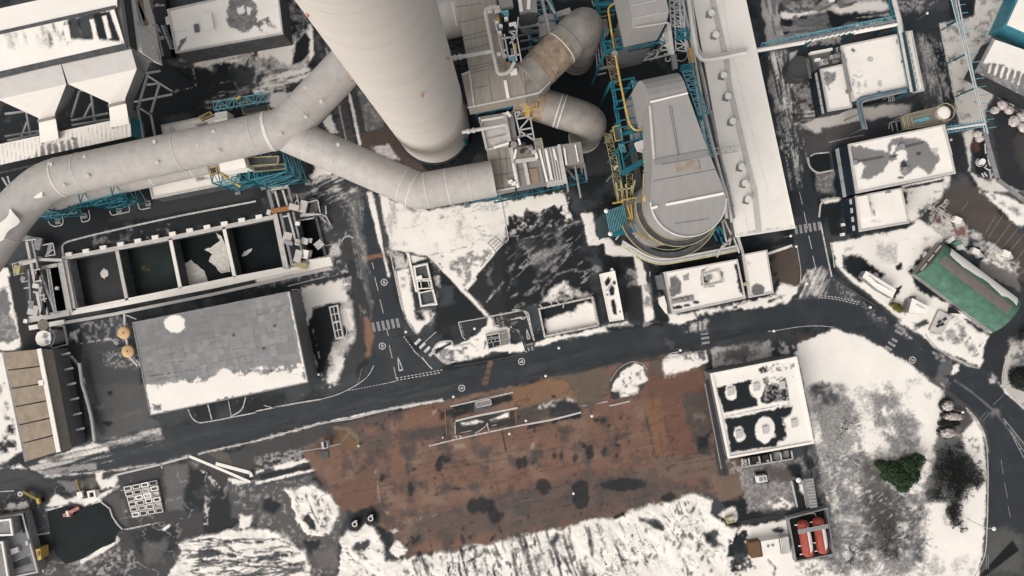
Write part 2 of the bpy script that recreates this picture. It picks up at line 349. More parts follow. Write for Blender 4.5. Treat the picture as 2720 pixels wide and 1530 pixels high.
# --- roads
for rd in (MAINROAD, NROAD, EROAD, NEROAD, SPUR):
    P_(rd, 'A', amp=0, soft=1.5); P_(rd, (.042,.044,.046), amp=0, tex=(70, .3, .8), op=.7); P_(rd, 'K', amp=0, tex=(9, .75, .5, -12, 12), op=.5)
P_("a1 -150,560 900,400 1090,560 1250,760 1220,1010 300,1449 -150,1449", 'K', 6, 6); P_("a1 0,900 900,700 900,820 0,1000", 'D', 8, 10, tex=(20,.3,.6))  # ground under the hopper house painted near black, standing for the shade there
# --- A: behind the hopper house
P_("a1 1290,480 1500,440 1932,370 1932,480 1500,560 1330,520", 'T', 6, 10, tex=(20, .0, .7)); P_("a1 1450,450 1932,390 1932,450 1470,500", 'S', 4, 6, tex=(14, -.2, .5, -12, 4))
P_("a1 1080,560 1290,480 1500,520 1700,560 1932,690 1932,760 1200,900 1080,740", 'K', 4, 6); L_("a1 1455,500 1480,655 1300,695", 3, 'T', tex=(8,.1,.4)); L_("a1 1770,620 1825,715", 6, (.12,.10,.08))
P_("a1 1500,720 1932,560 1932,740 1600,800", 'U', 10, 16, tex=(12, .3, .6, -12, 4)); E_("a1 1640,760", 34, 16, 'T', tex=(10, .2, .5, -12, 4))
P_("a2 0,380 120,330 330,300 400,180 380,480 420,560 300,620 0,720", 'T', 4, 12, tex=(30, -.4, .6)); P_("a2 0,360 150,330 300,260 290,330 255,500 120,420 0,460", 'S', 4, 8)
P_("a2 90,560 380,500 420,560 330,640 60,700 0,690", 'S', 4, 10, tex=(12, -.1, .5, -10, 6)); P_("a2 275,490 300,330 370,250 405,290 400,400 340,470", 'K', 2, 2); P_("a2 380,150 430,200 440,420 400,470 410,300", 'S', 3, 4)  # the crisp near-black blob is a shadow painted onto the ground
P_("a2 200,10 370,100 390,180 300,280 200,200", 'U', 5, 10, tex=(9, .1, .5)); P_("a2 230,0 300,0 290,150 235,120", 'T', 3, 8, tex=(9, 0, .5))
P_("a2 120,700 280,700 230,790 180,840 60,790", 'S', 4, 5)
L_("a2 500,300 620,760 690,1080", 40, 'Q', soft=4, tex=(10, -.2, .6)); L_("a2 530,370 545,420", 3, 'T')
L_("a2 625,800 680,1060", 3, 'T'); L_("a2 705,710 785,1085", 8, 'S', amp=2); P_("a2 750,660 820,990 790,1000 720,680", (.05,.052,.055), 1.5, 0); P_("a2 760,660 990,900 950,970 830,990", 'G', 2, 3); P_("a2 760,660 990,900 950,970 830,990", 'U', 2, 3, tex=(10, .1, .6))
P_("a2 500,920 560,870 610,1000 560,1010", 'S', 3, 4); P_("a2 780,1000 970,970 1060,1180 1070,1230 980,1180 800,1110", 'B', 2, 2); P_("a2 850,1110 1010,1090 1080,1210 960,1180", 'T', 2, 5); P_("a2 960,880 1100,1080 1300,1240 1290,1310 1130,1250 1020,1120 970,980", 'B', 1.5, 0)
P_("a2 1160,1160 1300,1230 1300,1310 1130,1260", 'T', 3, 6, tex=(16,.4,.3)); P_("a2 1080,1060 1280,1210 1420,1215 1560,1120 1590,980 1700,1000 1710,1080 1620,1240 1300,1310 1240,1230", 'K', 2, 0)
# --- centre dark pit between ducts and hoods
P_("a3 -420,0 700,0 1300,700 640,1449 500,1449 200,1300 -100,900", 'K', 8, 6); P_("a3 540,1100 700,1060 770,1300 560,1330", (.035,.036,.038), 4, 3)
# --- gravel lane beside the north road and slush round the right pit
P_("b2 640,0 780,0 830,490 880,960 840,980 800,640 740,330 700,150", (.10,.099,.098), 5, 8); P_("b2 640,0 780,0 830,490 880,960 840,980 800,640 740,330 700,150", 'T', 5, 8, tex=(5, .35, .5, 78, 5), op=.5)
P_("b2 220,0 640,0 740,120 620,60 520,40 330,70", 'U', 6, 10, tex=(7, 0, .6, -15, 8)); P_("a2 400,1300 600,1310 760,1449 420,1449", 'T', 4, 8, tex=(9, -.1, .5, -25, 7)); P_("a2 450,1230 580,1290 430,1340", 'S', 4, 6)
P_("b2 330,180 560,60 700,160 760,500 560,480 380,420", 'D', 6, 8); P_("b2 330,180 560,60 700,160 760,500 560,480 380,420", 'T', 6, 8, tex=(6, .65, .4), op=.8); P_("b2 520,100 680,80 690,300 560,300", (.04,.042,.044), 6, 5)
P_("b2 490,185 520,180 580,270 520,300 480,280", 'U', 2, 3, tex=(6,0,.5)); P_("b2 560,430 640,350 640,470 560,490", 'T', 3, 5); P_("b2 645,350 700,335 740,370 760,510 680,515", (.045,.044,.04), 2, 1)
P_("b2 560,490 680,480 700,620 0,720 0,690", 'D', 3, 5); P_("b2 560,490 680,480 700,620 0,720 0,690", 'T', 3, 4, tex=(8, .35, .5), op=.7); P_("b2 380,510 580,480 580,590 300,620 0,690 0,640", 'S', 1.5, 2)
P_("b2 690,545 755,520 790,700 720,760", 'A', 2, 1)
# --- garden strip with skylight
P_("b2 340,720 720,640 690,760 700,840 560,830 430,900 350,800", 'S', 4, 8); P_("b2 640,660 720,640 715,760 660,740", 'U', 5, 8, tex=(12, -.1, .6)); P_("b2 350,760 430,900 420,1000 380,1020", 'S', 3, 4)
P_("b2 620,860 720,820 760,1060 640,1300 600,1449 520,1449 560,1150 700,1060 650,900", 'T', 6, 10); P_("b2 630,870 700,890 740,1040 690,1080", 'S', 4, 8); P_("b2 560,1200 720,1120 620,1449 530,1449", 'S', 6, 14, tex=(20, -.1, .6))
P_("b2 430,880 560,850 590,1100 520,1300 510,1449 440,1300 400,1020", 'K', 4, 6); P_("b2 720,660 800,640 870,960 820,1250 640,1449 610,1449 760,1100", (.04,.04,.04), 5, 6)
P_("b2 810,950 870,960 890,1080 870,1230 830,1250 820,1100", (.20,.115,.07), 4, 4); L_("b2 385,1010 420,1200 480,1350 520,1449", 4, 'T', tex=(6, .2, .4)); L_("b2 430,1040 470,1200 490,1330", 3, 'T', tex=(6, .2, .4))
P_("b2 250,740 330,740 400,1130 500,1449 380,1449", 'A', 2, 0)
# --- north road details
P_("b2 840,0 875,0 945,300 970,470 1015,650 1000,640 960,490 905,300", 'S', 1.2, 2); P_("b2 890,30 930,20 1010,440 970,450", (.05,.053,.055), 1.2, 0); P_("b2 985,490 1030,500 1100,900 1180,1060 1150,1100 1060,850", (.022,.024,.026), 1.5, 1)
P_("b2 822,490 960,455 965,490 830,515", (.21,.105,.065), 2, 3)
# --- snow yard under the branch duct
P_("b2 930,20 1100,60 1300,140 1900,50 1915,370 1875,385 1580,735 1420,590 1310,500 1290,480 1130,450 1015,440", 'S', 2, 3); P_("b2 950,100 1900,80 1880,360 1250,470 1020,400", 'T', 3, 5, tex=(24, .5, .8), op=.7); P_("b2 950,60 1080,80 1060,400 1010,430", 'T', 4, 6, tex=(8, .0, .6, 80, 5))
P_("b2 1400,480 1800,430 1580,720", 'U', 4, 8, tex=(24, .25, .5)); P_("b2 1370,170 1480,160 1450,220 1390,210", 'U', 6, 8, tex=(12,.2,.6)); E_("b2 1605,518", 7, 7, 'U', amp=0); E_("b2 1605,518", 5, 5, 'S', amp=0); E_("b2 1655,195", 3, 3, 'U')
L_("b2 1300,480 1590,415", 3, 'U', tex=(8,0,.4)); L_("b2 1480,560 1600,690", 2, 'U', tex=(8,0,.4)); L_("b2 1700,560 1800,450", 3, 'U', tex=(8,0,.4)); E_("b2 1030,60", 14, 4, 'U', 20); E_("b2 1165,125", 12, 4, 'U', 20)
P_("b2 985,450 1040,440 1140,470 1150,560 1090,580 1050,600 1050,500", 'T', 2, 4); P_("b2 1020,445 1120,455 1145,480 1130,540 1115,480 1040,475", 'K', 1.5, 0)
P_("b2 1055,590 1150,580 1200,900 1120,930 1090,800", 'S', 1.5, 2); P_("b2 1090,610 1120,620 1140,720 1100,740", 'U', 5, 6, tex=(10,.1,.5)); P_("b2 1110,910 1200,900 1310,900 1360,920 1290,990 1215,1070 1140,1000", 'S', 2, 4); P_("b2 1190,890 1260,910 1270,960 1210,970", 'K', 3, 6); P_("b2 1300,880 1380,890 1330,980 1270,1000", 'U', 5, 8, tex=(8,0,.5))
P_("b2 1315,530 1360,550 1400,700 1400,780 1370,830 1350,700", 'T', 4, 7, tex=(14,-.1,.6)); P_("b2 1395,600 1580,740 1760,930 1530,990 1350,1060 1360,870 1400,780", 'K', 4, 5); P_("b2 1360,720 1480,720 1500,830 1400,860", 'D', 6, 8); P_("b2 1150,470 1290,500 1180,530", 'S', 3, 3)
P_("b2 1310,490 1340,490 1430,580 1590,740 1760,920 1745,950 1590,790 1480,670 1370,560", 'S', 1.5, 1.5); L_("b2 1385,540 1420,600", 5, 'K', tex=(6, .1, .3))
P_("b2 1875,385 1932,380 1932,900 1760,930 1580,735", (.02,.021,.022), 3, 3); P_("b2 1875,385 1932,380 1932,900 1760,930 1580,735", 'U', 5, 10, tex=(26,.75,.5), op=.6); L_("b2 1740,830 1932,600", 3, 'T', amp=1.5, tex=(9, -.1, .5)); P_("b2 1580,715 1660,640 1665,660 1590,745", 'S', 1.5, 1)
# --- car bays
P_("b2 1120,930 1170,1000 1210,1075 1160,1090 1110,1080", 'D', 3, 3); P_("b2 1325,1205 1390,1130 1480,1125 1500,1160 1630,1110 1700,1060 1745,990 1760,940 1790,1010 1910,1030 1932,1150 1932,1210 1800,1200 1700,1260 1440,1300 1360,1240", 'S', 2, 5)
P_("b2 1345,1200 1480,1150 1500,1240 1420,1280", 'U', 4, 8, tex=(12,-.2,.6)); P_("b2 1440,1180 1640,1170 1600,1260 1450,1290", 'G', 4, 8, tex=(12,.1,.6)); P_("b2 1620,1130 1740,1110 1740,1180 1640,1190", 'G', 4, 8, tex=(10,.1,.6)); P_("b2 1530,990 1745,950 1740,1010 1620,1060 1570,1110 1545,1090", (.032,.033,.034), 1.5, 1); P_("b2 1340,1200 1470,1125 1480,1150 1390,1200 1350,1230", 'K', 1.5, 2)
P_("f2 1370,860 1700,790 1820,1100 1700,1120 1680,1010 1560,950 1370,930", (.026,.028,.03), 2, 1); P_("f2 1500,870 1620,850 1640,930 1520,940", 'U', 5, 8, tex=(10,.2,.6)); P_("f2 1560,960 1680,1010 1700,1120 1590,1140", (.03,.032,.033), 2, 2); P_("f2 1570,980 1640,1010 1640,1110 1580,1120", 'T', 4, 7, tex=(10,.35,.4))
P_("b2 1440,1295 1700,1245 1932,1195 1932,1250 1500,1340 1380,1340", 'K', 4, 5)
# --- dark hardstanding right of it, snow pads
P_("b3 -50,250 450,60 560,560 600,800 200,850 0,900 -60,900", 'K', 5, 8); P_("b3 0,330 540,220 560,420 200,640 0,700", 'D', 8, 14, tex=(50,.1,.8)); P_("b3 -20,420 500,230 540,420 150,560 -20,640", 'U', 5, 10, tex=(8,.3,.6,-35,4), op=.75); P_("b3 360,260 540,240 550,420 380,440", 'K', 8, 10); P_("b3 480,520 600,520 600,780 490,740", 'K', 4, 5)
P_("b3 -60,60 0,60 415,10 440,190 400,200 320,95 270,110 180,170 110,130 60,180 -60,180", 'S', 2, 8); P_("b3 0,150 440,130 440,200 0,330", 'T', 4, 10, tex=(9, .35, .4)); P_("b3 230,150 420,110 400,200 250,280", 'K', 4, 9, tex=(12, -.2, .5))
P_("b3 515,160 610,155 640,340 735,345 770,400 850,405 930,480 985,530 1075,965 1005,980 910,485 830,485 705,470 690,390 570,410 545,250", 'S', 1.6, 3); P_("b3 1000,700 1040,690 1050,860 1010,870", 'U', 5, 8, tex=(20, .1, .6))
P_("b3 380,640 430,670 450,740 600,780 600,820 220,830 300,760", 'S', 4, 8, tex=(16, -.4, .6)); P_("b3 600,560 680,560 700,620 620,600", 'U', 5, 8, tex=(7, 0, .5)); P_("b3 860,570 940,580 950,700 870,720", 'U', 5, 8, tex=(12, -.2, .6)); P_("b3 840,730 980,700 1000,970 880,970", (.022,.023,.024), 3, 2); P_("b3 840,490 920,490 940,600 860,560 840,540", 'K', 2, 2)
P_("b3 170,1140 300,1090 480,1070 700,1010 860,980 880,1000 690,1060 560,1080 380,1110 240,1160 170,1170", 'S', 2, 4); P_("b3 -60,1150 90,1140 100,1200 -20,1215", 'S', 2, 4); P_("b3 700,1020 1140,980 1150,1010 900,1030 720,1050", 'K', 3, 4); P_("b3 720,1015 860,1000 1100,980 1010,1010", 'U', 3, 4, tex=(8,.2,.5))
P_("b3 1040,600 1120,600 1200,930 1180,990 1090,970", 'K', 3, 3); P_("b3 1110,790 1140,790 1180,930 1130,860", 'S', 2, 3); P_("b3 1190,930 1380,900 1400,960 1260,1000 1180,990", 'S', 2, 4); P_("b3 1370,900 1932,800 1990,760 1990,790 1860,850 1400,940", 'S', 3, 5, tex=(16,-.4,.6)); P_("b3 1390,920 1650,890 1640,920 1420,950", 'K', 3, 5, tex=(6,-.1,.4)); P_("b3 1260,990 1480,960 1470,1060 1270,1050", 'T', 3, 6, tex=(6,-.05,.5,80,4))
P_("b3 1150,1100 1230,1140 1215,1200 1170,1160", 'Q', 4, 3)
P_("b4 -180,470 30,470 200,420 240,520 245,640 215,720 110,700 80,650 -20,790 -180,760", 'B', 2, 2); P_("b4 -60,480 60,470 110,700 60,760 -40,600", 'K', 4, 8, tex=(14,0,.6)); P_("b4 90,690 215,720 210,770 150,830 0,870 -180,880 -180,850 60,770", 'S', 3, 5); P_("b4 0,810 120,770 110,800 0,840", 'K', 2, 3)
P_("b4 -180,480 190,320 200,390 -180,440", 'K', 3, 2)
# --- east road: snow, tracks
P_("a4 0,0 60,0 80,200 170,330 120,360 40,240", 'T', 3, 6); P_("a4 -60,-60 70,-60 100,330 0,360", (.40,.375,.35), 3, 6); P_("a4 -60,-60 70,-60 100,330 0,360", 'G', 3, 6, tex=(6,.2,.5,80,10)); P_("a4 0,380 130,380 200,700 270,1449 140,1449 80,1000 30,700", 'D', 3, 4); P_("a4 0,380 130,380 170,600 200,800 60,850 0,600", 'U', 3, 6, tex=(6,-.1,.5,78,14)); P_("a4 20,400 60,400 140,780 110,800", 'S', 3, 3, tex=(6,-.1,.5,78,14)); P_("a4 60,850 130,840 150,1100 90,1150", 'U', 3, 6, tex=(5,.1,.5))
for s_ in ("a4 40,480 150,1000 230,1360", "a4 95,420 200,900 260,1300", "a4 130,520 180,820 230,1060"): L_(s_, 3, 'T', amp=1.5, tex=(12,-.2,.4))
P_("a4 160,400 210,620 250,900 300,1200 250,1250 190,900 140,500", (.05,.052,.054), 3, 3); P_("a4 200,640 240,720 240,920 210,940", 'T', 3, 6, tex=(8,.2,.5)); L_("a4 245,910 700,850 880,790", 3, 'T', amp=2, tex=(8,-.2,.5)); L_("a4 245,960 270,1080 300,1220", 3, 'T', tex=(6,0,.4))
P_("b4 250,620 450,580 700,780 760,900 900,990 880,1060 760,960 700,850 400,790 230,800", 'D', 4, 4); P_("b4 240,640 400,570 470,640 430,760 240,800", 'U', 4, 6, tex=(7,.05,.5,-60,10)); P_("b4 480,640 700,800 760,860 900,980 800,960 700,850 560,790", 'U', 4, 6, tex=(4,.25,.6), op=.8); P_("b4 300,590 420,570 400,780 320,770", 'T', 4, 6, tex=(6,.1,.4,-65,14)); P_("b4 950,990 1050,1090 1400,1350 1330,1300 1150,1160", 'T', 4, 6, tex=(8,.3,.5))
# --- right of east road
P_("a4 150,380 300,380 330,700 420,850 250,900 200,700", (.055,.054,.053), 4, 4); P_("a4 165,400 220,385 190,450 165,500", 'S', 3, 3); P_("a4 165,560 260,600 200,630 170,660", 'S', 2, 3); P_("a4 180,650 350,620 380,820 250,880", 'U', 5, 9, tex=(10,.1,.6)); P_("a4 280,840 370,830 370,880 270,880", 'S', 3, 5)
P_("a4 80,80 380,70 560,0 900,0 910,60 600,110 430,90 250,130 130,150", 'T', 4, 6); P_("a4 100,0 380,0 370,70 280,100 150,110", (.10,.097,.092), 5, 6); P_("a4 100,0 380,0 370,70 280,100 150,110", 'U', 5, 8, tex=(8,.0,.6)); P_("a4 80,80 200,105 400,75 250,125 120,145", 'S', 2, 3); P_("a4 460,40 900,20 920,70 700,85 520,110", 'S', 4, 5)
P_("a4 200,140 460,100 480,180 960,130 940,170 100,350 60,330 150,250", 'G', 5, 8); P_("a4 60,200 300,190 500,240 300,300 60,340", 'U', 4, 6, tex=(7,0,.5,-8,9)); P_("a4 440,70 540,110 700,120 940,100 940,150 600,160 540,230 480,190", 'K', 4, 8); P_("a4 560,120 920,90 920,115 600,140", 'T', 2, 3, tex=(5,0,.4,-6,14)); P_("a4 640,190 950,140 960,170 700,210", 'S', 3, 5, tex=(14,-.2,.5)); P_("a4 240,300 520,260 560,320 300,350", 'T', 3, 8, tex=(16,-.2,.6))
P_("a4 560,270 960,200 970,240 560,340", 'Q', 3, 5); P_("a4 960,0 1370,0 1380,60 1100,100 1000,80", 'D', 4, 6); P_("a4 960,0 1300,0 1150,90 1000,110", 'U', 4, 8, tex=(6,0,.5)); P_("a4 1090,250 1230,250 1300,700 1420,920 1200,960 1150,700", (.06,.06,.06), 4, 5); P_("a4 1110,260 1300,300 1330,560 1420,900 1300,760 1200,700", 'U', 4, 8, tex=(4,.1,.6,78,7)); P_("a4 1180,240 1300,200 1380,700 1420,900 1330,900 1300,560 1250,400", 'K', 5, 7, tex=(30,-.2,.6))
P_("a4 1295,180 1550,120 1570,0 1780,0 1700,250 1570,560 1720,690 1660,830 1620,960 1440,930 1380,600", (.54,.50,.455), 2, 3); P_("a4 1295,180 1550,120 1570,0 1780,0 1700,250 1570,560 1720,690 1660,830 1620,960 1440,930 1380,600", 'U', 3, 5, tex=(18,.35,.7)); P_("a4 1600,150 1700,60 1720,120 1640,250 1560,400 1540,330", 'G', 5, 8, tex=(12,-.1,.7), op=.7); E_("a4 1585,310", 4, 5, (.18,.07,.06)); P_("a4 1350,180 1440,160 1350,220", 'G', 4, 5, tex=(10,0,.6)); P_("a4 1360,440 1450,420 1380,480", 'G', 5, 6); P_("a4 1420,690 1500,670 1440,720", 'G', 5, 6); P_("a4 1360,0 1550,0 1560,110 1380,140", 'K', 2, 2)
P_("a4 1640,840 1720,700 1760,760 1700,850 1720,1000 1780,1449 1700,1400 1650,1000", 'D', 3, 4); P_("a4 1720,690 1932,830 1932,760 1700,600", 'S', 4, 8, tex=(14,-.3,.6)); P_("a4 1740,780 1932,920 1990,1600 1780,1449 1700,1000", (.024,.025,.027), 3, 5); P_("a4 1850,1050 1990,950 1990,1300 1900,1300", (.05,.045,.042), 10, 10)
L_("a4 1570,600 1720,700 1760,760 1932,880", 5, (.20,.18,.165), amp=1); L_("a4 1590,600 1725,700", 2, 'K')
P_("a4 1470,1000 1560,980 1530,1080 1530,1300 1600,1449 1760,1449 1700,1380 1560,1320 1510,1290 1490,1100", (.60,.56,.51), 3, 4); P_("a4 1560,1030 1640,1030 1660,1150 1650,1340 1580,1340 1530,1100", 'K', 3, 3); P_("a4 1540,1080 1580,1060 1610,1130 1560,1160", (.10,.04,.03), 5, 4); L_("a4 1640,1080 1660,1180 1700,1340", 4, 'T', tex=(8,-.1,.4))
P_("a4 1390,1000 1470,1010 1520,1260 1490,1300 1420,1290", (.022,.025,.028), 2, 1)
# --- strips between the eastern buildings
P_("a4 250,940 400,880 640,820 940,790 1080,800 1060,870 760,900 560,940 430,980 380,1020", (.56,.52,.475), 5, 6); P_("a4 250,1000 340,1020 400,1000 460,1120 300,1180", 'Q', 6, 7); P_("a4 400,970 740,910 740,1040 460,1100", (.085,.08,.078), 4, 4); P_("a4 310,1190 340,1160 460,1150 480,1280 380,1300 320,1260", 'K', 2, 0); P_("a4 370,1300 500,1290 500,1449 360,1449", 'G', 5, 6); P_("a4 370,1300 500,1290 500,1449 360,1449", 'U', 5, 6, tex=(5,.2,.5)); P_("a4 180,870 420,830 700,740 1060,680 1080,720 420,870", 'K', 3, 4)
P_("a4 1000,1390 1380,1320 1380,1449 1010,1449", 'S', 4, 6); P_("b4 1040,0 1360,-20 1300,60 1180,160 1080,240 1050,200", 'S', 4, 6); P_("a4 1030,1410 1330,1350 1320,1370 1030,1430", 'K', 2, 2); P_("b4 1130,80 1260,30 1300,60 1200,160 1140,180", 'D', 5, 9, tex=(12,0,.5))
P_("b4 395,70 420,50 545,50 560,330 470,340 440,200 390,190", 'K', 4, 4); P_("b4 400,60 540,45 545,65 430,90", 'S', 2, 2)
# --- dark brown car park
P_("b4 1330,0 1420,-90 1640,-20 1760,160 1932,330 1990,700 1870,650 1700,460 1560,290 1330,180 1270,120", (.078,.062,.054), 6, 8); P_("a4 1380,1360 1480,1330 1540,1380 1500,1449 1330,1449", 'Q', 8, 10); P_("b4 1250,150 1400,180 1340,300 1250,290 1210,240", (.13,.075,.06), 5, 8); P_("b4 1620,360 1700,380 1750,480 1640,430", (.05,.045,.042), 6, 8); P_("b4 1600,0 1760,0 1932,100 1960,250 1880,260 1780,160 1680,60", 'S', 3, 8); P_("b4 1680,20 1900,120 1932,200 1800,130", 'U', 5, 8, tex=(12,.2,.6)); P_("a4 1640,1449 1700,1360 1932,1449", (.62,.57,.52), 4, 6); P_("b4 1700,0 1932,0 1960,100 1800,30", 'Q', 2, 2)
P_("b4 1200,250 1310,150 1370,160 1420,300 1310,370", 'T', 4, 9, tex=(12,-.1,.6)); P_("b4 1310,260 1420,200 1560,290 1680,390 1800,450 1932,590 1860,640 1700,500 1500,460 1350,360", 'T', 4, 9, tex=(16,-.15,.6)); P_("b4 1380,280 1500,250 1510,340 1420,350", (.19,.10,.075), 5, 7); P_("b4 1480,400 1600,380 1660,500 1560,500", 'K', 5, 9, tex=(10,-.2,.5)); P_("b4 1600,520 1850,560 1900,740 1780,700 1620,600", (.17,.155,.145), 4, 6); P_("b4 1620,520 1700,450 1800,500 1860,600", 'S', 4, 6, tex=(10,0,.5))
# --- island with barrel roof
P_("b4 470,380 1040,280 1140,200 1320,340 1310,380 1240,480 1080,600 1110,700 1300,800 1700,1060 1700,1090 1650,1120 1600,1310 1250,1180 1140,1060 1000,980 880,860 620,640 520,570", 'S', 2.5, 4); P_("b4 500,420 1300,330 1080,640 1000,560 600,500", 'T', 4, 8, tex=(30,.3,.7)); P_("b4 560,480 700,480 880,620 860,650 770,600 680,700 580,590", 'K', 4, 7); P_("b4 940,740 1010,700 960,820 930,830", 'K', 3, 4); P_("b4 1180,420 1240,400 1200,500 1080,640 1070,570", 'K', 5, 7, tex=(12,-.2,.6)); P_("b4 1090,640 1280,750 1340,830 1230,800 1120,720", 'K', 4, 7); P_("b4 1490,960 1700,1070 1680,1090 1560,1040", 'K', 4, 5); P_("b4 960,560 1000,540 1010,590 970,590", 'K', 3, 4); P_("b4 1030,810 1110,790 1040,920 1010,900", (.14,.13,.12), 3, 4)
P_("b4 1260,920 1400,900 1600,1200 1240,1160", 'U', 5, 10, tex=(20,.15,.6)); P_("b4 1420,1080 1640,1100 1580,1240 1460,1160", 'G', 5, 10, tex=(9,.4,.4)); P_("b4 530,560 600,620 1000,960 980,980 880,890 640,700 500,590", (.045,.047,.05), 3, 3); P_("b4 520,565 560,580 900,850 990,930 970,945 860,850 620,660", 'S', 2, 3); P_("b4 1190,1080 1240,1150 1370,1250 1600,1330 1500,1310 1300,1230", (.14,.13,.12), 4, 5); P_("b4 1100,990 1190,960 1210,990 1120,1030", 'D', 4, 5)
P_("b4 1690,1060 1900,960 1932,870 1990,900 1990,1000 1880,1060 1840,1140 1770,1449 1600,1330 1650,1120", (.026,.028,.031), 2, 1); P_("b4 1830,1140 1990,1120 1990,1500 1770,1449", (.56,.52,.47), 3, 5); P_("b4 1840,1120 1990,1110 1990,1300 1850,1300", 'U', 5, 10, tex=(20,.1,.6))
# --- right: big road bits
P_("f8 360,330 530,260 520,460 450,470 310,510", (.10,.099,.10), 3, 2); P_("f8 290,520 370,420 490,540 430,620 340,580", (.115,.112,.11), 3, 3); P_("f8 430,480 490,520 470,560", 'S', 2, 3); P_("f8 380,560 440,610 390,600", 'S', 2, 2); P_("f8 530,330 650,300 600,400 520,460", 'S', 3, 5); P_("f8 250,140 480,250 430,310 300,220", 'U', 4, 6, tex=(7,-.1,.5)); P_("f8 480,220 640,280 860,370 820,370 640,310", 'S', 2, 2); P_("f8 850,360 900,250 930,270 880,390", 'S', 2, 2)
P_("f8 930,420 1060,440 1160,620 1040,560", 'D', 4, 6); P_("f8 1010,520 1080,500 1090,560 1020,570", 'T', 2, 4); P_("f8 1010,400 1190,620 1150,600 1020,470", 'T', 3, 4, tex=(7,0,.5)); P_("f8 1080,880 1180,860 1140,980 1060,960 1000,980", 'G', 6, 8, tex=(12,-.1,.7)); P_("f8 740,560 860,590 850,650 760,600", 'D', 5, 7, tex=(10,0,.6)); L_("f8 560,530 760,670 920,800 1090,950 1220,1120 1449,1370", 4, (.15,.143,.138), amp=1)
P_("f8 1290,60 1449,20 1500,0 1500,900 1449,850 1220,660 1170,540 1200,300", (.50,.465,.42), 3, 5); P_("f8 1300,80 1500,0 1500,300 1330,400 1250,560", 'G', 5, 10, tex=(12,0,.6)); P_("f8 1170,620 1230,660 1449,860 1449,890 1200,690", 'S', 1.5, 1)
L_("f8 0,400 270,540 410,650 560,770 720,890 850,1030 940,1200 985,1449", 12, (.085,.075,.07), soft=3)
P_("c4 1660,700 2000,650 2000,1500 1570,1500 1640,1290 1655,1100", (.03,.033,.037), 2, 0); P_("c4 1660,1080 1800,1090 1932,1150 1932,1449 1600,1449", (.085,.082,.075), 14, 10); P_("c4 1845,1175 1895,1255 1640,1449 1600,1449 1620,1420", (.008,.008,.009), 1.2, 0)
# --- left edge
P_("b1 -60,580 60,570 110,880 160,1160 110,1190 0,1190 -60,1190", 'S', 2, 3); P_("b1 0,720 60,740 90,870 80,920 130,1100 20,1140 -60,1140", (.15,.147,.145), 4, 8); P_("b1 0,900 100,950 120,1080 0,1100", 'U', 5, 8, tex=(14,0,.6)); P_("b1 60,640 180,640 220,1000 170,1180", (.02,.021,.022), 2, 1)
P_("b1 -60,1240 20,1210 200,1900 170,1960 -60,2100", 'S', 3, 5); P_("c1 -60,0 20,0 90,330 110,480 0,560 -60,400", 'K', 5, 14, tex=(40,-.05,.4)); P_("c1 -60,640 160,600 200,640 -60,660", 'S', 3, 6, tex=(12,0,.5))
P_("b1 180,960 540,1010 540,1160 320,1190 170,1170", (.022,.023,.024), 2, 2); P_("b1 530,1050 620,1020 590,1130 520,1120", 'T', 4, 7, tex=(12,-.2,.5)); P_("b1 610,1000 900,930 1000,1060 930,1150 620,1140", 'D', 4, 4); P_("b1 610,1000 900,930 1000,1060 930,1150 620,1140", 'U', 4, 6, tex=(8,.2,.5)); P_("b1 620,1140 830,1110 920,1190 1050,1300 1060,1449 1100,1700 640,1760 600,1400", (.062,.062,.063), 5, 5); P_("b1 750,1180 900,1180 1060,1300 960,1330 800,1290", 'U', 8, 10, tex=(5,.1,.6)); P_("b1 390,1190 600,1150 640,1760 500,1900 450,1449", (.026,.027,.028), 3, 3); L_("b1 600,1140 830,1110 930,1180 1060,1310", 5, 'T', amp=2, tex=(9,-.2,.5)); L_("b1 430,1260 540,1240 590,1300 640,1449", 6, 'T', amp=1.5)
P_("c1 640,0 1090,0 1130,240 1220,300 800,420 700,420", (.085,.083,.08), 5, 6); P_("c1 720,300 1060,200 1050,220 740,310", (.16,.13,.11), 3, 3, tex=(8,0,.5)); P_("c1 720,290 860,280 830,320", 'K', 3, 4); E_("c1 830,65", 8, 7, 'K', amp=3); P_("c1 690,180 800,150 760,200", 'G', 3, 3)
P_("b1 150,-10 1932,-200 1932,160 1600,240 480,490 460,420 300,380 130,300", 'K', 5, 5); P_("b1 1020,50 1700,-60 1932,-60 1932,40 1200,180 830,220", (.032,.033,.035), 5, 5); P_("b1 680,330 1300,180 1280,330 720,420", 'U', 6, 10, tex=(14,.55,.5), op=.6)
# --- left end of main road: snow and wheel tracks
P_("c1 280,580 700,440 800,460 820,500 560,560 300,610", 'S', 3, 4); P_("c1 200,600 900,420 1200,330 1230,420 900,560 400,700 230,650", 'T', 4, 5, tex=(8,.0,.5,-14,16)); P_("c1 350,650 720,590 740,640 400,700 340,700", (.27,.25,.245), 2, 5); P_("c1 800,420 1200,340 1200,400 820,490", 'U', 4, 6, tex=(4,.25,.5)); P_("c1 -60,640 220,650 300,700 330,760 200,790 -60,820", (.045,.046,.05), 2, 4)
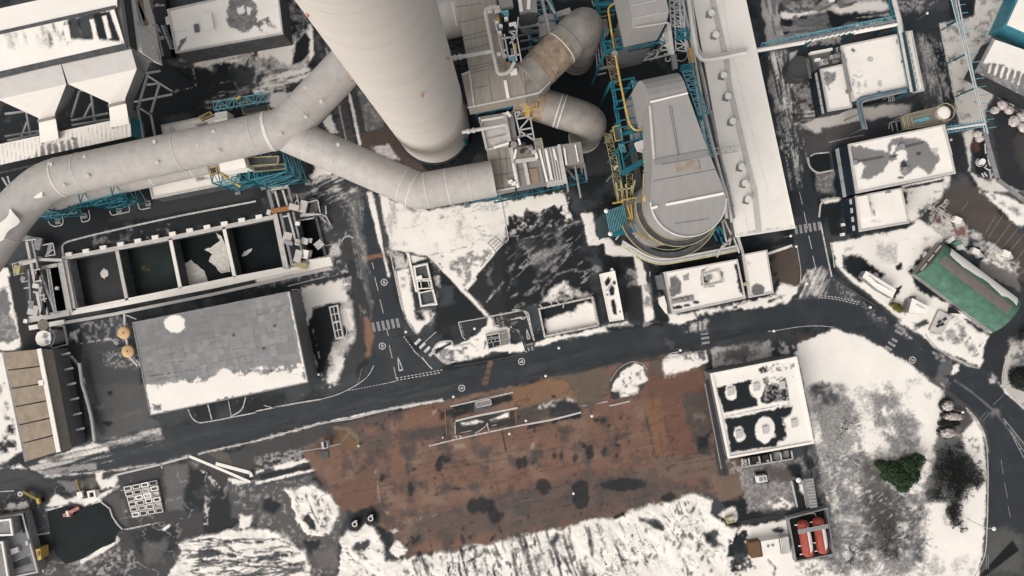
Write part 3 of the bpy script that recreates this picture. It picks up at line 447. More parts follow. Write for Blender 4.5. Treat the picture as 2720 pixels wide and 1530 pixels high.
# --- lower left yard
P_("c1 -60,830 340,760 460,740 760,660 1220,600 1600,560 1900,740 1932,1100 1800,1449 -60,1449", (.042,.041,.041), 4, 6); P_("c1 440,740 570,720 600,800 520,830", (.16,.15,.15), 3, 5); P_("c1 600,730 740,690 720,790 610,810", (.11,.10,.085), 2, 3); P_("c1 380,790 470,750 560,850 430,860", 'K', 4, 8, tex=(8,-.2,.5)); P_("c1 340,920 420,830 500,870 620,820 620,870 900,770 760,870 640,920 540,890 480,900 380,940", 'S', 3, 5); P_("c1 720,660 780,650 770,720 880,700 870,780 760,800 740,740", 'S', 4, 6); P_("c1 -60,870 340,790 340,900 200,940 -60,960", (.028,.028,.028), 4, 5); P_("c1 100,900 200,890 210,930 -60,960 -60,930", 'S', 2, 4, tex=(9,-.1,.4)); P_("c1 240,930 360,920 390,1130 280,1140", 'D', 3, 3); P_("c1 260,1140 380,1130 410,1250 320,1270", 'K', 3, 4)
P_("c1 770,870 940,860 960,1060 920,1090 850,960", (.085,.083,.082), 4, 4); P_("c1 1240,620 1500,580 1480,740 1380,800 1400,960 1250,940", (.105,.10,.098), 6, 8); P_("c1 1420,600 1570,680 1560,900 1480,1000 1380,980 1400,800", 'K', 5, 8, tex=(30,-.2,.5)); P_("c1 1560,820 1700,770 1830,1020 1740,1130 1530,1120", (.013,.015,.017), 3, 4); P_("c1 1450,600 1660,760 1640,800 1560,700", 'T', 3, 5, tex=(6,.25,.4)); P_("c1 1550,850 1580,860 1560,1060 1540,1060", 'T', 2, 4, tex=(6,0,.4)); P_("c1 1730,720 1900,740 1780,770", 'S', 3, 5); P_("c1 1700,780 1932,740 1932,1000 1850,1000", (.075,.073,.072), 5, 6); P_("c1 1700,780 1932,740 1932,1000 1850,1000", 'U', 5, 8, tex=(6,.3,.5))
P_("c1 500,1340 860,1190 930,1200 870,1260 620,1449 480,1449", 'Q', 5, 8); P_("c1 550,1320 900,1230 1000,1449 500,1449", 'U', 6, 12, tex=(9,.2,.5)); P_("c1 960,1100 1300,1060 1380,1200 1250,1310 1000,1300", 'K', 6, 12, tex=(40,-.1,.6)); P_("c1 1080,1200 1260,1160 1240,1330 1100,1340", (.085,.08,.077), 10, 12); P_("c1 600,1340 780,1220 880,1190 850,1230 700,1320 620,1350", 'S', 2, 3); P_("c1 1220,1100 1310,1030 1290,1060 1240,1110", 'S', 2, 3, tex=(8,-.2,.4,-20,4)); P_("c1 320,1280 440,1340 400,1449 320,1449", (.10,.088,.083), 6, 6)
P_("f6 560,620 760,590 880,640 960,600 1060,600 1200,540 1260,490 1255,535 1080,625 900,665 600,655", 'S', 2, 3); P_("f6 1000,1250 1260,1130 1420,1030 1440,1065 1280,1160 1040,1285", 'S', 2, 4); P_("f6 1440,950 1500,990 1460,1070 1420,1020", 'T', 2, 4); P_("f6 600,1170 700,1300 800,1449 600,1449 560,1300", 'Q', 6, 8); P_("f6 900,1290 1250,1180 1500,1080 1700,1100 1600,1449 850,1449", 'U', 8, 14, tex=(9,.15,.5)); P_("f6 1250,480 1480,420 1560,800 1520,850 1400,680", (.075,.07,.068), 4, 5)
# --- apron between road kerb and snow piles
P_("c2 -440,540 -150,510 0,430 470,300 720,280 620,420 480,480 0,610 -100,700 -380,640", (.048,.048,.047), 3, 3); P_("c1 1530,500 1640,480 1740,540 1760,610 1640,580", (.15,.12,.095), 4, 5, op=.5); P_("c2 0,560 400,470 480,520 480,560 130,640 0,650", 'U', 4, 6, tex=(7,0,.5)); P_("c2 130,620 480,540 480,570 150,650", 'S', 2, 3); P_("c2 0,655 60,640 60,660 0,680", 'S', 2, 2); P_("c2 560,540 670,510 660,540 580,560", 'S', 3, 4); P_("c2 20,680 700,560 700,590 40,720", 'K', 2, 2); P_("c2 0,740 330,660 700,585 700,605 330,680 0,760", 'S', 1.5, 2.5, tex=(14,-.5,.4))
P_("c2 0,770 430,690 620,760 620,900 700,1000 640,1100 600,1449 400,1449 380,1300 250,1180 0,1100", (.082,.076,.072), 5, 6); P_("c2 0,770 430,690 620,760 620,900 700,1000 640,1100 600,1449 400,1449 380,1300 250,1180 0,1100", 'U', 5, 8, tex=(7,.45,.5)); P_("c2 40,860 110,860 200,900 190,960 60,970", 'K', 4, 6); P_("c2 440,700 560,680 590,740 580,820 500,780 430,720", 'K', 4, 5); P_("c2 350,1180 480,1170 500,1220 420,1280", 'K', 5, 7); P_("c2 0,1060 0,860 -200,840 -180,1000", (.072,.069,.067), 5, 6); P_("c2 440,1260 600,1240 620,1380 480,1400", (.12,.105,.10), 8, 8)
# --- rust-brown concrete
P_(YARD, 'R', 6, 7); P_(YARD, (.185,.118,.085), 6, 6, tex=(55,.2,.9)); P_(YARD, (.075,.055,.048), 6, 6, tex=(34,.35,.8)); P_("c3 0,800 500,700 1100,620 1500,830 1100,900 500,1040 100,1120 -900,1180 -700,1000", (.070,.062,.058), 14, 12, op=.6); P_("c2 640,740 900,640 920,900 640,960", (.14,.075,.053), 6, 6); P_("c2 700,280 1000,200 1040,460 800,520 640,480 600,360", (.095,.07,.058), 5, 6, op=.8)
P_("c2 620,350 780,430 790,490 650,490", (.15,.085,.045), 3, 3); L_("c2 590,330 690,340 760,400 790,460", 9, (.16,.125,.085), amp=1); L_("c2 700,370 640,450", 4, (.17,.13,.09)); P_("c2 820,330 910,330 900,380 815,370", (.17,.09,.065), 4, 4)
P_("c3 990,80 1110,60 1210,600 1100,620 1040,300", (.185,.095,.055), 3, 3); P_("c3 1100,20 1300,20 1400,560 1220,560 1150,300", (.14,.072,.05), 5, 7); P_("c3 1250,20 1480,0 1520,560 1400,560 1330,300", (.075,.058,.05), 6, 9); P_("c3 1400,400 1500,360 1480,520 1400,500", 'K', 8, 9); P_("c3 1260,0 1400,-30 1430,60 1280,60", 'K', 5, 8); P_("c3 1040,560 1540,540 1580,680 1240,740 1130,690", (.145,.098,.075), 4, 7); P_("c3 1370,200 1450,190 1470,330 1390,350", (.16,.125,.10), 6, 9, tex=(12,0,.6))
P_("b3 -40,1500 280,1405 400,1420 490,1540 520,1640 250,1760 -40,1700", (.19,.107,.063), 3, 3); P_("b3 280,1400 700,1310 740,1400 700,1550 600,1640 520,1640 500,1560 420,1430", (.115,.088,.066), 3, 4); P_("b3 1030,1250 1120,1240 1160,1400 1000,1480", (.105,.075,.06), 4, 4); P_("b3 1000,1400 1400,1370 1450,1500 1000,1560", (.13,.07,.052), 6, 8)
P_("c2 1200,340 1420,310 1440,390 1180,440 1060,460", (.05,.046,.044), 7, 8, op=.85); P_("c2 1060,300 1420,250 1420,300 1060,360", (.165,.09,.06), 4, 4); P_("c2 1130,200 1400,150 1400,230 1140,280", (.165,.085,.055), 4, 4); P_("c2 1370,190 1640,150 1640,220 1400,260", 'K', 5, 7, op=.9); P_("g4 300,400 1140,250 1150,330 330,560", 'K', 3, 4, op=.9); P_("g4 330,600 1180,450 1190,660 380,790", (.032,.031,.03), 3, 3); P_("g4 1180,450 1640,330 2080,430 2070,500 1300,640 1190,640", (.072,.058,.05), 4, 5); P_("g4 1640,340 1900,290 2080,430 2060,490 1650,560", (.026,.028,.03), 5, 6); P_("g4 1500,400 1800,300 1860,240 1970,340 1800,330 1560,450 1480,450", 'T', 4, 6, tex=(10,-.1,.6)); P_("g4 440,640 640,590 740,620 620,650 480,660", 'S', 3, 3); P_("g4 820,590 1090,490 1090,550 860,600", 'S', 3, 3); P_("g4 1400,660 2060,510 2080,560 1700,640 1350,700", 'K', 4, 5); P_("g4 1320,300 1600,330 1900,300 1940,240 1640,60 1480,100", (.19,.112,.068), 3, 3, op=.7)
P_("c2 1480,170 1932,70 1932,110 1500,230", 'K', 4, 5, op=.8); P_("g4 0,300 180,310 0,370", 'A', 2, 0)
# joints, stains, marks on the slab
for s_ in ("c2 640,840 920,780 1400,640 1932,560", "c2 660,700 920,620", "c2 1080,1050 1360,990 1610,930 1932,840", "c3 0,840 440,760 900,680 1300,600 1540,560", "c3 150,520 1000,350", "c3 1000,190 1040,380 1100,610", "c3 1150,240 1220,520", "c3 210,660 820,540", "c3 0,1000 450,910", "c2 800,520 1040,480 1060,370"): L_(s_, 2.2, (.035,.032,.03), amp=1.2, tex=(18,-.35,.5), op=.85)
for s_ in ("c2 900,640 920,790 940,940", "c2 940,940 1100,1050 1370,985", "c3 540,165 730,130", "c3 1580,730 1600,820 1740,800"): L_(s_, 2, 'T', tex=(8,0,.5), op=.6)
rs = np.random.RandomState(4)
for i in range(9):                                     # slab joints, two ways
    x0 = 940+i*112; L_([(x0, 1085-(x0-1000)*.08), (x0+22, 1200-(x0-1000)*.1), (x0+62, 1420-(x0-1000)*.12)], 1.8, (.05,.042,.038), amp=.8, tex=(26, -.1, .5, 0, 1, i+2), op=.8)
    y0 = 1120+i*38; L_([(880, y0+60), (1400, y0-45), (1880, y0-140)], 1.6, (.05,.042,.038), amp=.8, tex=(30, .0, .5, 0, 1, i+5), op=.7)
for i in range(70):                                    # drag marks and wet streaks
    x, y = rs.uniform(900, 1850), rs.uniform(1050, 1420); l = rs.uniform(15, 90); L_([(x, y), (x+l, y-l*.2+rs.uniform(-4, 4))], rs.uniform(1.2, 4), ('K', (.06,.05,.046), (.20,.13,.10))[i % 3], soft=1.5, amp=1.5, tex=(10, -.1, .6, 0, 1, i % 5), op=.6)
for (x, y, a, b) in ((1380,610,30,50),(1420,570,45,22),(1165,790,24,60),(1240,745,16,16),(1190,640,12,12),(950,700,14,30),(1780,780,8,8),(1520,790,60,14)): E_("c2 %d,%d" % (x, y), a*_q, b*_q, 'K', soft=2.5, amp=4, op=.9)
for (x, y, a, b) in ((660,270,50,20),(740,310,22,18),(320,545,10,24),(375,540,14,40),(470,560,24,40),(585,520,24,50),(700,510,16,40),(790,540,20,20),(800,460,20,16),(50,600,24,40),(95,590,16,50),(320,100,14,10),(545,460,12,16),(520,830,70,110),(830,760,180,50),(240,770,60,60),(880,440,8,20),(1190,860,60,40)): E_("c3 %d,%d" % (x, y), a*_q, b*_q, 'K', soft=3, amp=5, op=.85)
for (x, y, a, b) in ((700,920,110,60),(1800,990,60,60),(870,300,40,12),(965,330,22,14)): E_("c2 %d,%d" % (x+(1000 if x == 700 else 0), y), a*_q, b*_q, 'K', soft=5, amp=7, op=.9)
for i in range(150):
    E_((rs.uniform(900,1900), rs.uniform(1080,1420)), rs.uniform(1,4), rs.uniform(1.5,7), 'K', rot=rs.uniform(-20,20), soft=2, amp=2, op=.55)
P_("c2 330,470 720,440 710,480 650,500", 'K', 4, 4, op=.0); P_("c2 755,960 880,920 940,1000 920,1050 700,1090 710,1010", 'K', 4, 5); P_("c2 1330,200 1370,195 1350,220 1330,240", (.30,.24,.19), 2, 2); P_("c2 1490,460 1570,450 1580,480 1500,490", (.25,.18,.14), 3, 3); P_("c3 150,440 175,440 160,490 140,490", (.28,.19,.15), 2, 2)
P_("b2 1755,1270 1790,1270 1750,1449 1705,1449", (.155,.088,.06), 2, 2)
# --- D-shaped island & neighbours
P_("b3 735,1430 800,1320 900,1270 985,1290 1025,1400 990,1480 870,1560 740,1560", (.05,.048,.046), 2, 2); P_("b3 770,1449 830,1350 920,1300 990,1310 1025,1420 950,1460 945,1520 800,1560 760,1500", 'S', 2, 4); P_("b3 800,1380 1000,1330 1010,1400 850,1480", 'G', 4, 8, tex=(9,.35,.4)); P_("b3 1130,1290 1180,1230 1460,1200 1480,1280 1420,1310 1160,1390 1150,1350", 'S', 2, 4); P_("b3 1280,1230 1440,1210 1450,1260 1300,1270", 'G', 4, 7, tex=(10,-.1,.6)); P_("b3 1500,1180 1932,1130 1990,1100 1990,1240 1520,1330", (.45,.42,.39), 2, 4); P_("b3 1590,1190 1780,1160 1810,1220 1760,1270 1600,1290", (.10,.095,.09), 5, 7); P_("b3 1500,1180 1932,1120 1932,1240 1520,1330", 'G', 4, 8, tex=(14,.2,.6)); P_("b4 0,1100 200,1080 330,1230 220,1260 0,1240", 'D', 4, 7); P_("b4 0,1130 130,1130 150,1210 0,1240", 'T', 4, 9, tex=(9,0,.5)); P_("b4 180,1080 480,1060 540,1250 600,1370 420,1330 280,1200", (.062,.048,.043), 6, 9); P_("b4 180,1160 300,1200 320,1240 230,1250", 'S', 3, 7, tex=(7,.1,.4))
# --- snow field, lower right
P_(LAWN, 'S', 3, 4); P_("c4 300,0 560,0 700,260 660,480 560,560 340,560 300,200", 'G', 14, 16, tex=(40,-.35,.9), op=.8); P_("c4 330,0 520,20 560,160 400,180", 'D', 12, 14, tex=(22,-.2,.7), op=.9); P_("c4 650,60 1150,0 1180,300 1100,470 900,430 760,250", 'U', 16, 16, tex=(26,-.35,.9)); P_("c4 700,100 1000,80 1100,420 900,400", 'G', 14, 14, tex=(6,-.1,.7), op=.6); P_("c4 860,400 1150,420 1100,500 960,520", 'G', 10, 9, op=.7)
P_("c4 330,480 800,520 900,800 1000,840 1180,830 1190,1449 500,1449 420,1000", 'U', 18, 20, tex=(30,-.4,1.0)); P_("c4 700,560 830,560 960,800 980,1000 960,1300 830,1320 760,1100 680,860", (.075,.068,.064), 20, 18, op=.85); P_("c4 700,840 1180,820 1200,1100 1000,1320 720,1200", 'D', 20, 20, tex=(10,.05,.8), op=.8); P_("c4 760,860 960,800 1000,1000 960,1290 850,1310 800,1100", (.062,.056,.053), 22, 18, op=.8); P_("c4 1090,860 1200,900 1190,1400 1090,1440", 'D', 14, 16, tex=(20,0,.8), op=.8); P_("c4 380,560 700,560 690,900 400,930", 'G', 16, 16, tex=(7,.1,.8), op=.65); P_("c4 400,960 700,900 740,1300 580,1300 480,1200", 'G', 16, 16, tex=(7,.05,.8), op=.65); P_("c4 200,1330 700,1290 760,1449 220,1449", 'G', 14, 16, tex=(7,.15,.7), op=.8)
P_("c4 1310,80 1340,100 1420,180 1500,300 1480,340 1460,400 1500,500 1600,600 1650,740 1500,800 1470,900 1440,1080 1370,1060 1340,880 1200,900 1180,800 1240,600 1250,420 1300,300", 'D', 12, 10, op=.85); P_("c4 1200,1120 1620,1060 1620,1300 1560,1449 1200,1449", 'S', 6, 8); P_("c4 1200,1300 1600,1300 1540,1449 1200,1449", 'T', 8, 10, tex=(20,.2,.8)); P_("c4 1400,140 1560,280 1500,330 1460,400 1440,250", 'Q', 5, 6); P_("c4 1470,380 1555,290 1620,470 1620,700 1560,590 1500,520", 'S', 4, 4); P_("c4 1490,420 1580,400 1600,520 1520,500", 'G', 7, 8, tex=(9,0,.6))
P_("c4 1180,320 1300,100 1310,300 1260,440 1140,500", 'S', 4, 4); P_("c4 940,0 1240,0 1310,90 1300,270 1190,330 1000,150", 'S', 6, 6); P_("c4 940,60 1250,60 1180,240 1040,130", 'T', 6, 6, tex=(14,.15,.7,60,3))
# field texture: twiggy grass through the snow
P_("c4 300,500 1200,500 1200,1449 220,1449 500,1200", (.16,.145,.14), 14, 20, tex=(5,.45,.5,35,3), op=.6); P_("c4 300,500 1200,500 1200,1449 220,1449 500,1200", 'S', 14, 20, tex=(5,.55,.5,-35,3), op=.5)
# --- lower yard of the substation
P_("f7 60,160 250,130 330,300 300,560 60,640 0,560 0,300", (.15,.105,.08), 4, 6); P_("f7 250,250 850,180 960,120 1060,370 860,400 900,700 350,760 320,560", (.15,.137,.13), 4, 6); P_("f7 250,250 850,180 960,120 1060,370 860,400 900,700 350,760 320,560", 'U', 4, 8, tex=(6,.05,.6)); P_("f7 560,250 900,260 850,420 600,400", (.085,.072,.066), 8, 8); P_("f7 100,180 260,200 340,300 240,330 110,310", 'T', 4, 7, tex=(9,0,.5)); P_("f7 430,290 560,260 590,420 430,420", 'K', 3, 3); P_("f7 780,220 950,190 960,380 860,400", 'K', 6, 7); P_("f7 860,420 930,400 1010,600 980,680 900,690", 'K', 3, 2); P_("f7 930,430 970,430 1000,560 960,560", 'S', 3, 4); P_("f7 60,640 300,610 360,680 240,740 120,720", 'K', 4, 6); P_("f7 520,680 740,580 860,640 900,700 600,740", 'S', 4, 8, tex=(14,-.1,.5)); P_("f7 250,850 480,800 880,740 820,790 480,880 300,890", (.03,.031,.032), 4, 5); P_("f7 90,720 220,700 240,860 0,780", 'S', 3, 5); P_("f7 300,900 820,830 830,1000 340,1080 220,960", 'S', 4, 5); P_("f7 610,920 780,940 770,970 620,960", 'D', 4, 5); P_("f7 200,960 340,960 380,1340 260,1440 130,1440 220,1200", 'K', 5, 12, tex=(16,-.05,.5)); P_("f7 340,1200 880,1180 900,1300 760,1449 380,1449", 'S', 4, 6); L_("f7 580,1270 660,1350 640,1449", 2, 'D', amp=2)
P_("f7 1260,690 1400,1240 1340,1250 1240,760", 'G', 6, 8, tex=(14,-.1,.6))
P_("c3 1480,0 1540,0 1610,560 1640,680 1560,700 1530,560", (.055,.05,.046), 3, 3); P_("c3 1700,580 1932,540 1932,640 1720,650", 'G', 3, 6, tex=(9,-.1,.6))
# --- snow heaps along the bottom
HEAPS = ["g3 1210,640 1300,650 1400,595 1500,610 1680,700 1760,820 1755,960 1680,1110 1590,1140 1440,1130 1330,980 1270,770",
         "g3 60,1220 180,1160 320,1120 470,1110 720,1060 980,1060 1150,1110 1260,1190 1400,1290 1470,1449 1480,1600 -40,1600 0,1449 100,1300",
         "c2 640,1180 700,1100 770,1110 840,1050 910,1090 960,1200 985,1330 1000,1500 560,1560 640,1400",
         "c2 600,1500 985,1335 1150,1310 1560,1240 1690,1210 1740,1205 1932,1160 2000,1120 2130,1110 2280,1090 2380,1060 2490,1020 2580,1010 2680,1000 2810,960 3060,900 3200,850 3290,820 3400,840 3440,880 3440,970 3540,1060 3650,1080 3560,1220 3540,1560 500,1560",
         "c1 1820,990 1900,990 1890,1060 1830,1110 1800,1060", "c2 1010,1240 1060,1180 1110,1220 1140,1250 1080,1310 1030,1280"]
for i, hp in enumerate(HEAPS): P_(hp, 'S', 3, 6, h=1.2 if i < 4 else .5)
P_("c2 1000,1110 1050,1090 1080,1110 1040,1130", 'T', 2, 4, h=.3)
def scars(poly, ang, wl, th, st=7, col='K', op=.85): P_(poly, col, 5, 6, tex=(wl, th+.12, .3, ang, st, wl), op=op)
scars("g3 300,1260 1000,1200 1350,1310 1440,1449 1440,1600 100,1600 150,1330", -4, 13, .35); P_("g3 280,1290 460,1270 680,1350 500,1350 280,1360", 'D', 3, 6); P_("g3 900,1190 980,1190 960,1220 890,1210", 'D', 2, 4); P_("g3 560,1449 800,1380 1280,1310 1290,1340 900,1420", (.05,.052,.055), 3, 5, tex=(8,-.2,.5)); scars("g3 0,1380 1400,1340 1440,1600 0,1600", -6, 10, .45, 9)
P_("g3 1390,970 1450,890 1480,920 1520,1010 1540,1080 1480,1060", 'K', 3, 4); L_("g3 1430,720 1500,880 1560,1000 1640,1060", 3, 'D', amp=2); scars("g3 1380,650 1740,720 1740,980 1500,1100 1480,900", 60, 9, .45, 4); P_("g3 1560,960 1680,900 1700,940 1640,1060", 'D', 3, 6, tex=(9,.1,.4))
P_("c2 720,1240 760,1180 850,1180 860,1220 770,1270", 'D', 4, 6, tex=(12,-.3,.5)); P_("c2 800,1280 900,1340 910,1360 830,1320", 'D', 3, 5, tex=(8,0,.4)); scars("c2 640,1340 1000,1360 1000,1530 600,1530", 40, 10, .5, 5)
scars("c2 1150,1330 1932,1200 1932,1530 1100,1530", 72, 12, .3, 6); scars("c3 0,1130 730,1040 760,1449 720,1530 0,1530", 76, 13, .28, 8); scars("c3 560,1100 1050,1000 1000,1300 760,1400", 45, 14, .5, 4); P_("c3 960,1010 1100,1030 1150,1090 1080,1100 1020,1060", (.045,.047,.05), 4, 6); P_("c3 740,1000 850,960 860,990 760,1030", 'K', 3, 5); P_("c3 1420,1120 1560,1090 1570,1130 1530,1170 1590,1210 1500,1240 1470,1180", 'D', 4, 7); P_("c3 1320,960 1370,920 1380,940 1350,990", 'D', 3, 4); P_("c3 980,1320 1050,1250 1040,1330 1000,1380", 'D', 4, 6, tex=(8,-.2,.5)); scars("c3 760,1200 1000,1150 960,1449 760,1449", 60, 10, .45, 4); P_("c3 1640,1180 1760,1120 1750,1260 1680,1300", 'K', 4, 9, tex=(12,-.15,.5)); P_("c3 1620,1300 1780,1250 1830,1380 1700,1449", 'D', 5, 10, tex=(14,0,.5)); scars("c3 1180,880 1480,850 1500,960 1200,1000", 70, 9, .55, 6); P_("c2 1660,1260 1640,1240 1710,1200 1740,1260 1680,1360 1600,1340", 'D', 4, 7, tex=(14,0,.5)); P_("c3 270,1180 340,1120 380,1170 290,1230", 'D', 3, 6, tex=(12,-.1,.4))
for i in range(110): E_((rs.uniform(1060,1900), rs.uniform(1400,1530)), rs.uniform(1.5,5), rs.uniform(3,14), 'K', rot=rs.uniform(-30,40), soft=2, amp=4, op=.8)
V_ = lambda s_, col, wl, w_, ang=0, st=1, op=.8, sd=0: P_(s_, col, 8, 8, tex=(wl, 0, -w_, ang, st, sd), op=op)
V_("c2 1150,1330 1932,1200 3400,850 3540,1100 3540,1560 1000,1560", 'D', 34, .045, 70, 4, .9, 5); V_("c2 1150,1330 1932,1200 3400,850 3540,1100 3540,1560 1000,1560", 'G', 26, .05, 40, 3, .6, 6); V_("c2 620,1150 980,1120 1000,1530 600,1530", 'D', 26, .09, 40, 2, .8, 7)
V_("g3 60,1230 1300,1180 1480,1600 0,1600", 'D', 26, .11, -6, 5, .85, 8); V_("g3 1250,640 1720,700 1740,1000 1450,1120", 'D', 24, .10, 60, 2, .8, 9)
V_("c4 250,520 1250,480 1250,1449 200,1449", 'D', 26, .08, 30, 1.6, .55, 3); V_("c4 250,520 1250,480 1250,1449 200,1449", 'D', 30, .07, -40, 1.6, .5, 4); V_("c4 320,0 1100,0 1150,500 340,520", 'D', 30, .06, 20, 2, .4, 5)
V_("b3 -50,250 600,200 600,800 0,900", 'T', 30, .07, -35, 3, .5, 6); V_("b3 -50,250 600,200 600,800 0,900", 'K', 20, .1, -35, 3, .6, 2); V_("b2 640,0 790,0 880,960 800,960", 'T', 14, .12, 78, 7, .35, 3); V_("a4 0,350 150,380 260,1400 150,1449", 'S', 14, .14, 78, 9, .6, 4); V_("b4 240,600 470,600 420,790 250,790", 'S', 14, .16, -62, 9, .6, 2); V_("a4 1100,250 1320,260 1420,900 1200,950", 'T', 12, .10, 76, 7, .4, 3)
V_("a2 0,500 420,540 330,700 0,720", 'D', 14, .2, -12, 7, .8, 3); V_("b2 330,0 740,0 700,130 500,60", 'T', 14, .14, -28, 6, .6, 3); V_("c1 200,600 1200,340 1230,420 400,700", 'D', 16, .2, -14, 12, .7, 3); V_("c1 -60,830 1932,600 1932,1449 -60,1449", 'T', 60, .03, 20, 1.5, .45, 3); V_("b2 950,40 1900,40 1880,400 1240,480", 'U', 40, .05, -8, 3, .5, 4)
V_("p 20,1290 800,1130 1700,930 2100,830 2100,810 1700,905 800,1100 20,1260", (.05,.052,.055), 22, .2, -13, 14, .6, 4); V_("p 0,1320 900,1130 1800,950 2080,880 2060,800 1700,880 900,1060 0,1230", (.022,.024,.026), 26, .16, -13, 12, .7, 6)
V_("c2 640,330 1932,60 c3 700,0 1400,0 1540,560 700,900 -900,1250", (.05,.042,.04), 44, .05, -12, 3, .55, 4)
for i in range(75):                                    # plough lines in the heaps
    x = 1090+790*rs.beta(1.2, 1.8); y = 1470-(x-1090)*.16+rs.uniform(-5, 90); a_ = R(85-(x-1090)*.05+rs.uniform(-14, 14)); l = rs.uniform(8, 30)*rs.uniform(.6, 3.4); L_([(x, y), (x+l*.5*math.cos(a_)+rs.uniform(-4, 4), y+l*.5*math.sin(a_)), (x+l*math.cos(a_), y+l*math.sin(a_))], rs.uniform(1.2, 4.5), 'K' if i % 3 else 'D', soft=1, amp=2, op=.9)
for i in range(38):
    x, y = rs.uniform(490, 790), rs.uniform(1430, 1530); l = rs.uniform(20, 110); L_([(x, y), (x+l*.5, y-rs.uniform(2, 8)), (x+l, y+rs.uniform(-4, 10))], rs.uniform(1.2, 5), 'K' if i % 2 else 'D', soft=1, amp=2, op=.9)
# roadside slush on kerb lines
for s_, c_ in (("c1 1500,525 1932,430", 'T'), ("c2 0,430 470,300 940,200 1410,120", 'S'), ("c1 340,700 800,660 1220,600 1420,545", 'T')): L_(s_, 5, c_, amp=2, tex=(10,-.3,.5))
# grainy, feathered edges: every cover edge breaks up over a few decimetres
rj = np.random.RandomState(9); amp_ = (.4+1.5*np.clip(fbm(GU, GV, 60, 21)+.1, 0, 1))
ny, nx = GU.shape; JJ, II = np.mgrid[0:ny, 0:nx]
J2 = np.clip(np.rint(JJ+rj.normal(0, 1, GU.shape)*amp_).astype(int), 0, ny-1); I2 = np.clip(np.rint(II+rj.normal(0, 1, GU.shape)*amp_).astype(int), 0, nx-1)
def soft3(z): z = (z+np.roll(z, 1, 0)+np.roll(z, -1, 0)+np.roll(z, 1, 1)+np.roll(z, -1, 1))/5; return z
keep = np.clip(fbm(GU, GV, 40, 33)*.9+.25, 0, 1)[..., None]
Cj = soft3(g.C[J2, I2]); g.C = (g.C*(1-keep)+Cj*keep).astype(np.float32); g.A = (g.A*(1-keep[..., 0])+soft3(g.A[J2, I2])*keep[..., 0]).astype(np.float32)
# ------------------------------------------------------------------ holes of the basins and sheets by class
BASINS = ["p 176,690 306,664 333,796 200,822", "p 318,662 448,637 475,765 345,793", "p 460,635 590,607 620,735 487,762", "p 601,606 728,579 754,712 631,733"]
PITS = ["e8 600,545 735,520 840,1085 730,1100", "f1 830,640 1100,600 1220,1200 980,1250"]
cls = np.zeros(GU.shape, np.int8)
for i, pl in enumerate((YARD, LAWN, MAINROAD, NROAD, EROAD, NEROAD, SPUR)): cls[inside(pl)] = (1, 2, 3, 4, 4, 5, 5)[i]
for b in BASINS+PITS: cls[inside(q(b))] = 9
rel = fbm(GU, GV, 60, 5)*.5+fbm(GU, GV, 14, 8)*.12
Zg = g.A*.05+g.H*np.clip(.55+rel, .1, 1.6)*.6+(g.A*(fbm(GU, GV, 22, 3))*.03)
Xg = (GU-CX)*S; Yg = (CY-GV)*S
cc = cls[:-1, :-1]
for k, nm in enumerate(("ground", "brown_yard", "snow_field", "main_road", "side_road", "access_road")):
    o = struct(grid_mesh(nm, Xg, Yg, Zg, g.C, g.A, cc == k, PAINT))
me = bpy.data.meshes.new("terrain")
hx = [(-2000,-2000),(2000,-2000),(2000,2000),(-2000,2000)]; ix = [(Xg.min()+.5,Yg.min()+.5),(Xg.max()-.5,Yg.min()+.5),(Xg.max()-.5,Yg.max()-.5),(Xg.min()+.5,Yg.max()-.5)]
me.from_pydata([(x, y, -.06) for x, y in hx+ix], [], [(0,1,5,4),(1,2,6,5),(2,3,7,6),(3,0,4,7)]); me.materials.append(mat('far_ground', (.22,.21,.20), .9, var=.6, scale=.03))
o = bpy.data.objects.new("terrain", me); COL.objects.link(o); struct(o)
# ------------------------------------------------------------------ buildings
def inset(pts, d):
    """move a convex/concave plan polygon inward by d (Vectors, any winding)"""
    n = len(pts); ar = sum(pts[i].x*pts[(i+1) % n].y-pts[(i+1) % n].x*pts[i].y for i in range(n)); sg = 1 if ar > 0 else -1; out = []
    for i in range(n):
        a, b, c = pts[i-1], pts[i], pts[(i+1) % n]
        e1 = (b-a).to_2d().normalized(); e2 = (c-b).to_2d().normalized(); n1 = Vector((-e1.y, e1.x))*sg; n2 = Vector((-e2.y, e2.x))*sg
        m = n1+n2; m = m/max(.3, (1+n1.dot(n2))); out.append(Vector((b.x+m.x*d, b.y+m.y*d, b.z)))
    return out
def rim(mb, pts, wd, z0, z1, out=.06):
    o = inset(pts, -out); i = inset(pts, wd); n = len(pts)
    for k in range(n):
        j = (k+1) % n; A, B, Cc, D = o[k], o[j], i[j], i[k]
        f = lambda p, z: Vector((p.x, p.y, z))
        mb.add([f(A,z0),f(B,z0),f(Cc,z0),f(D,z0),f(A,z1),f(B,z1),f(Cc,z1),f(D,z1)], [(0,1,5,4),(2,3,7,6),(4,5,6,7)])
    return mb
def building(name, label, cat, quad, z, fn=None, wall='dconc', base='S', par=.25, parm='trim', group=None, z0=0, seed=5, pw=.35):
    Q = q(quad) if isinstance(quad, str) else quad; top = [W(p, z) for p in Q]; c = sum(top, Vector())/len(top)
    t = thing(name, label, cat, (c.x, c.y, z0), group)
    MB().prism([Vector((p.x, p.y, z-.15)) for p in top], z0).build('wall', wall, t)
    painted_quad('roof', Q, z, base, fn, t, seed=seed)
    if par: rim(MB(), top, pw, z-.3, z+par).build('parapet', parm, t)
    return t
def on_roof(t, name, s, z, h, m='trim', r=None):
    """box or drum standing on a roof: quad outline, or centre with radius r"""
    mb = MB(); t = next((o for o in t.children if o.name.split('.')[0] == 'roof'), t)
    if r: mb.cyl(W(q(s)[0], z), r, h, 16)
    else: mb.prism(WL(s, z+h), z)
    return mb.build(name, m, t)
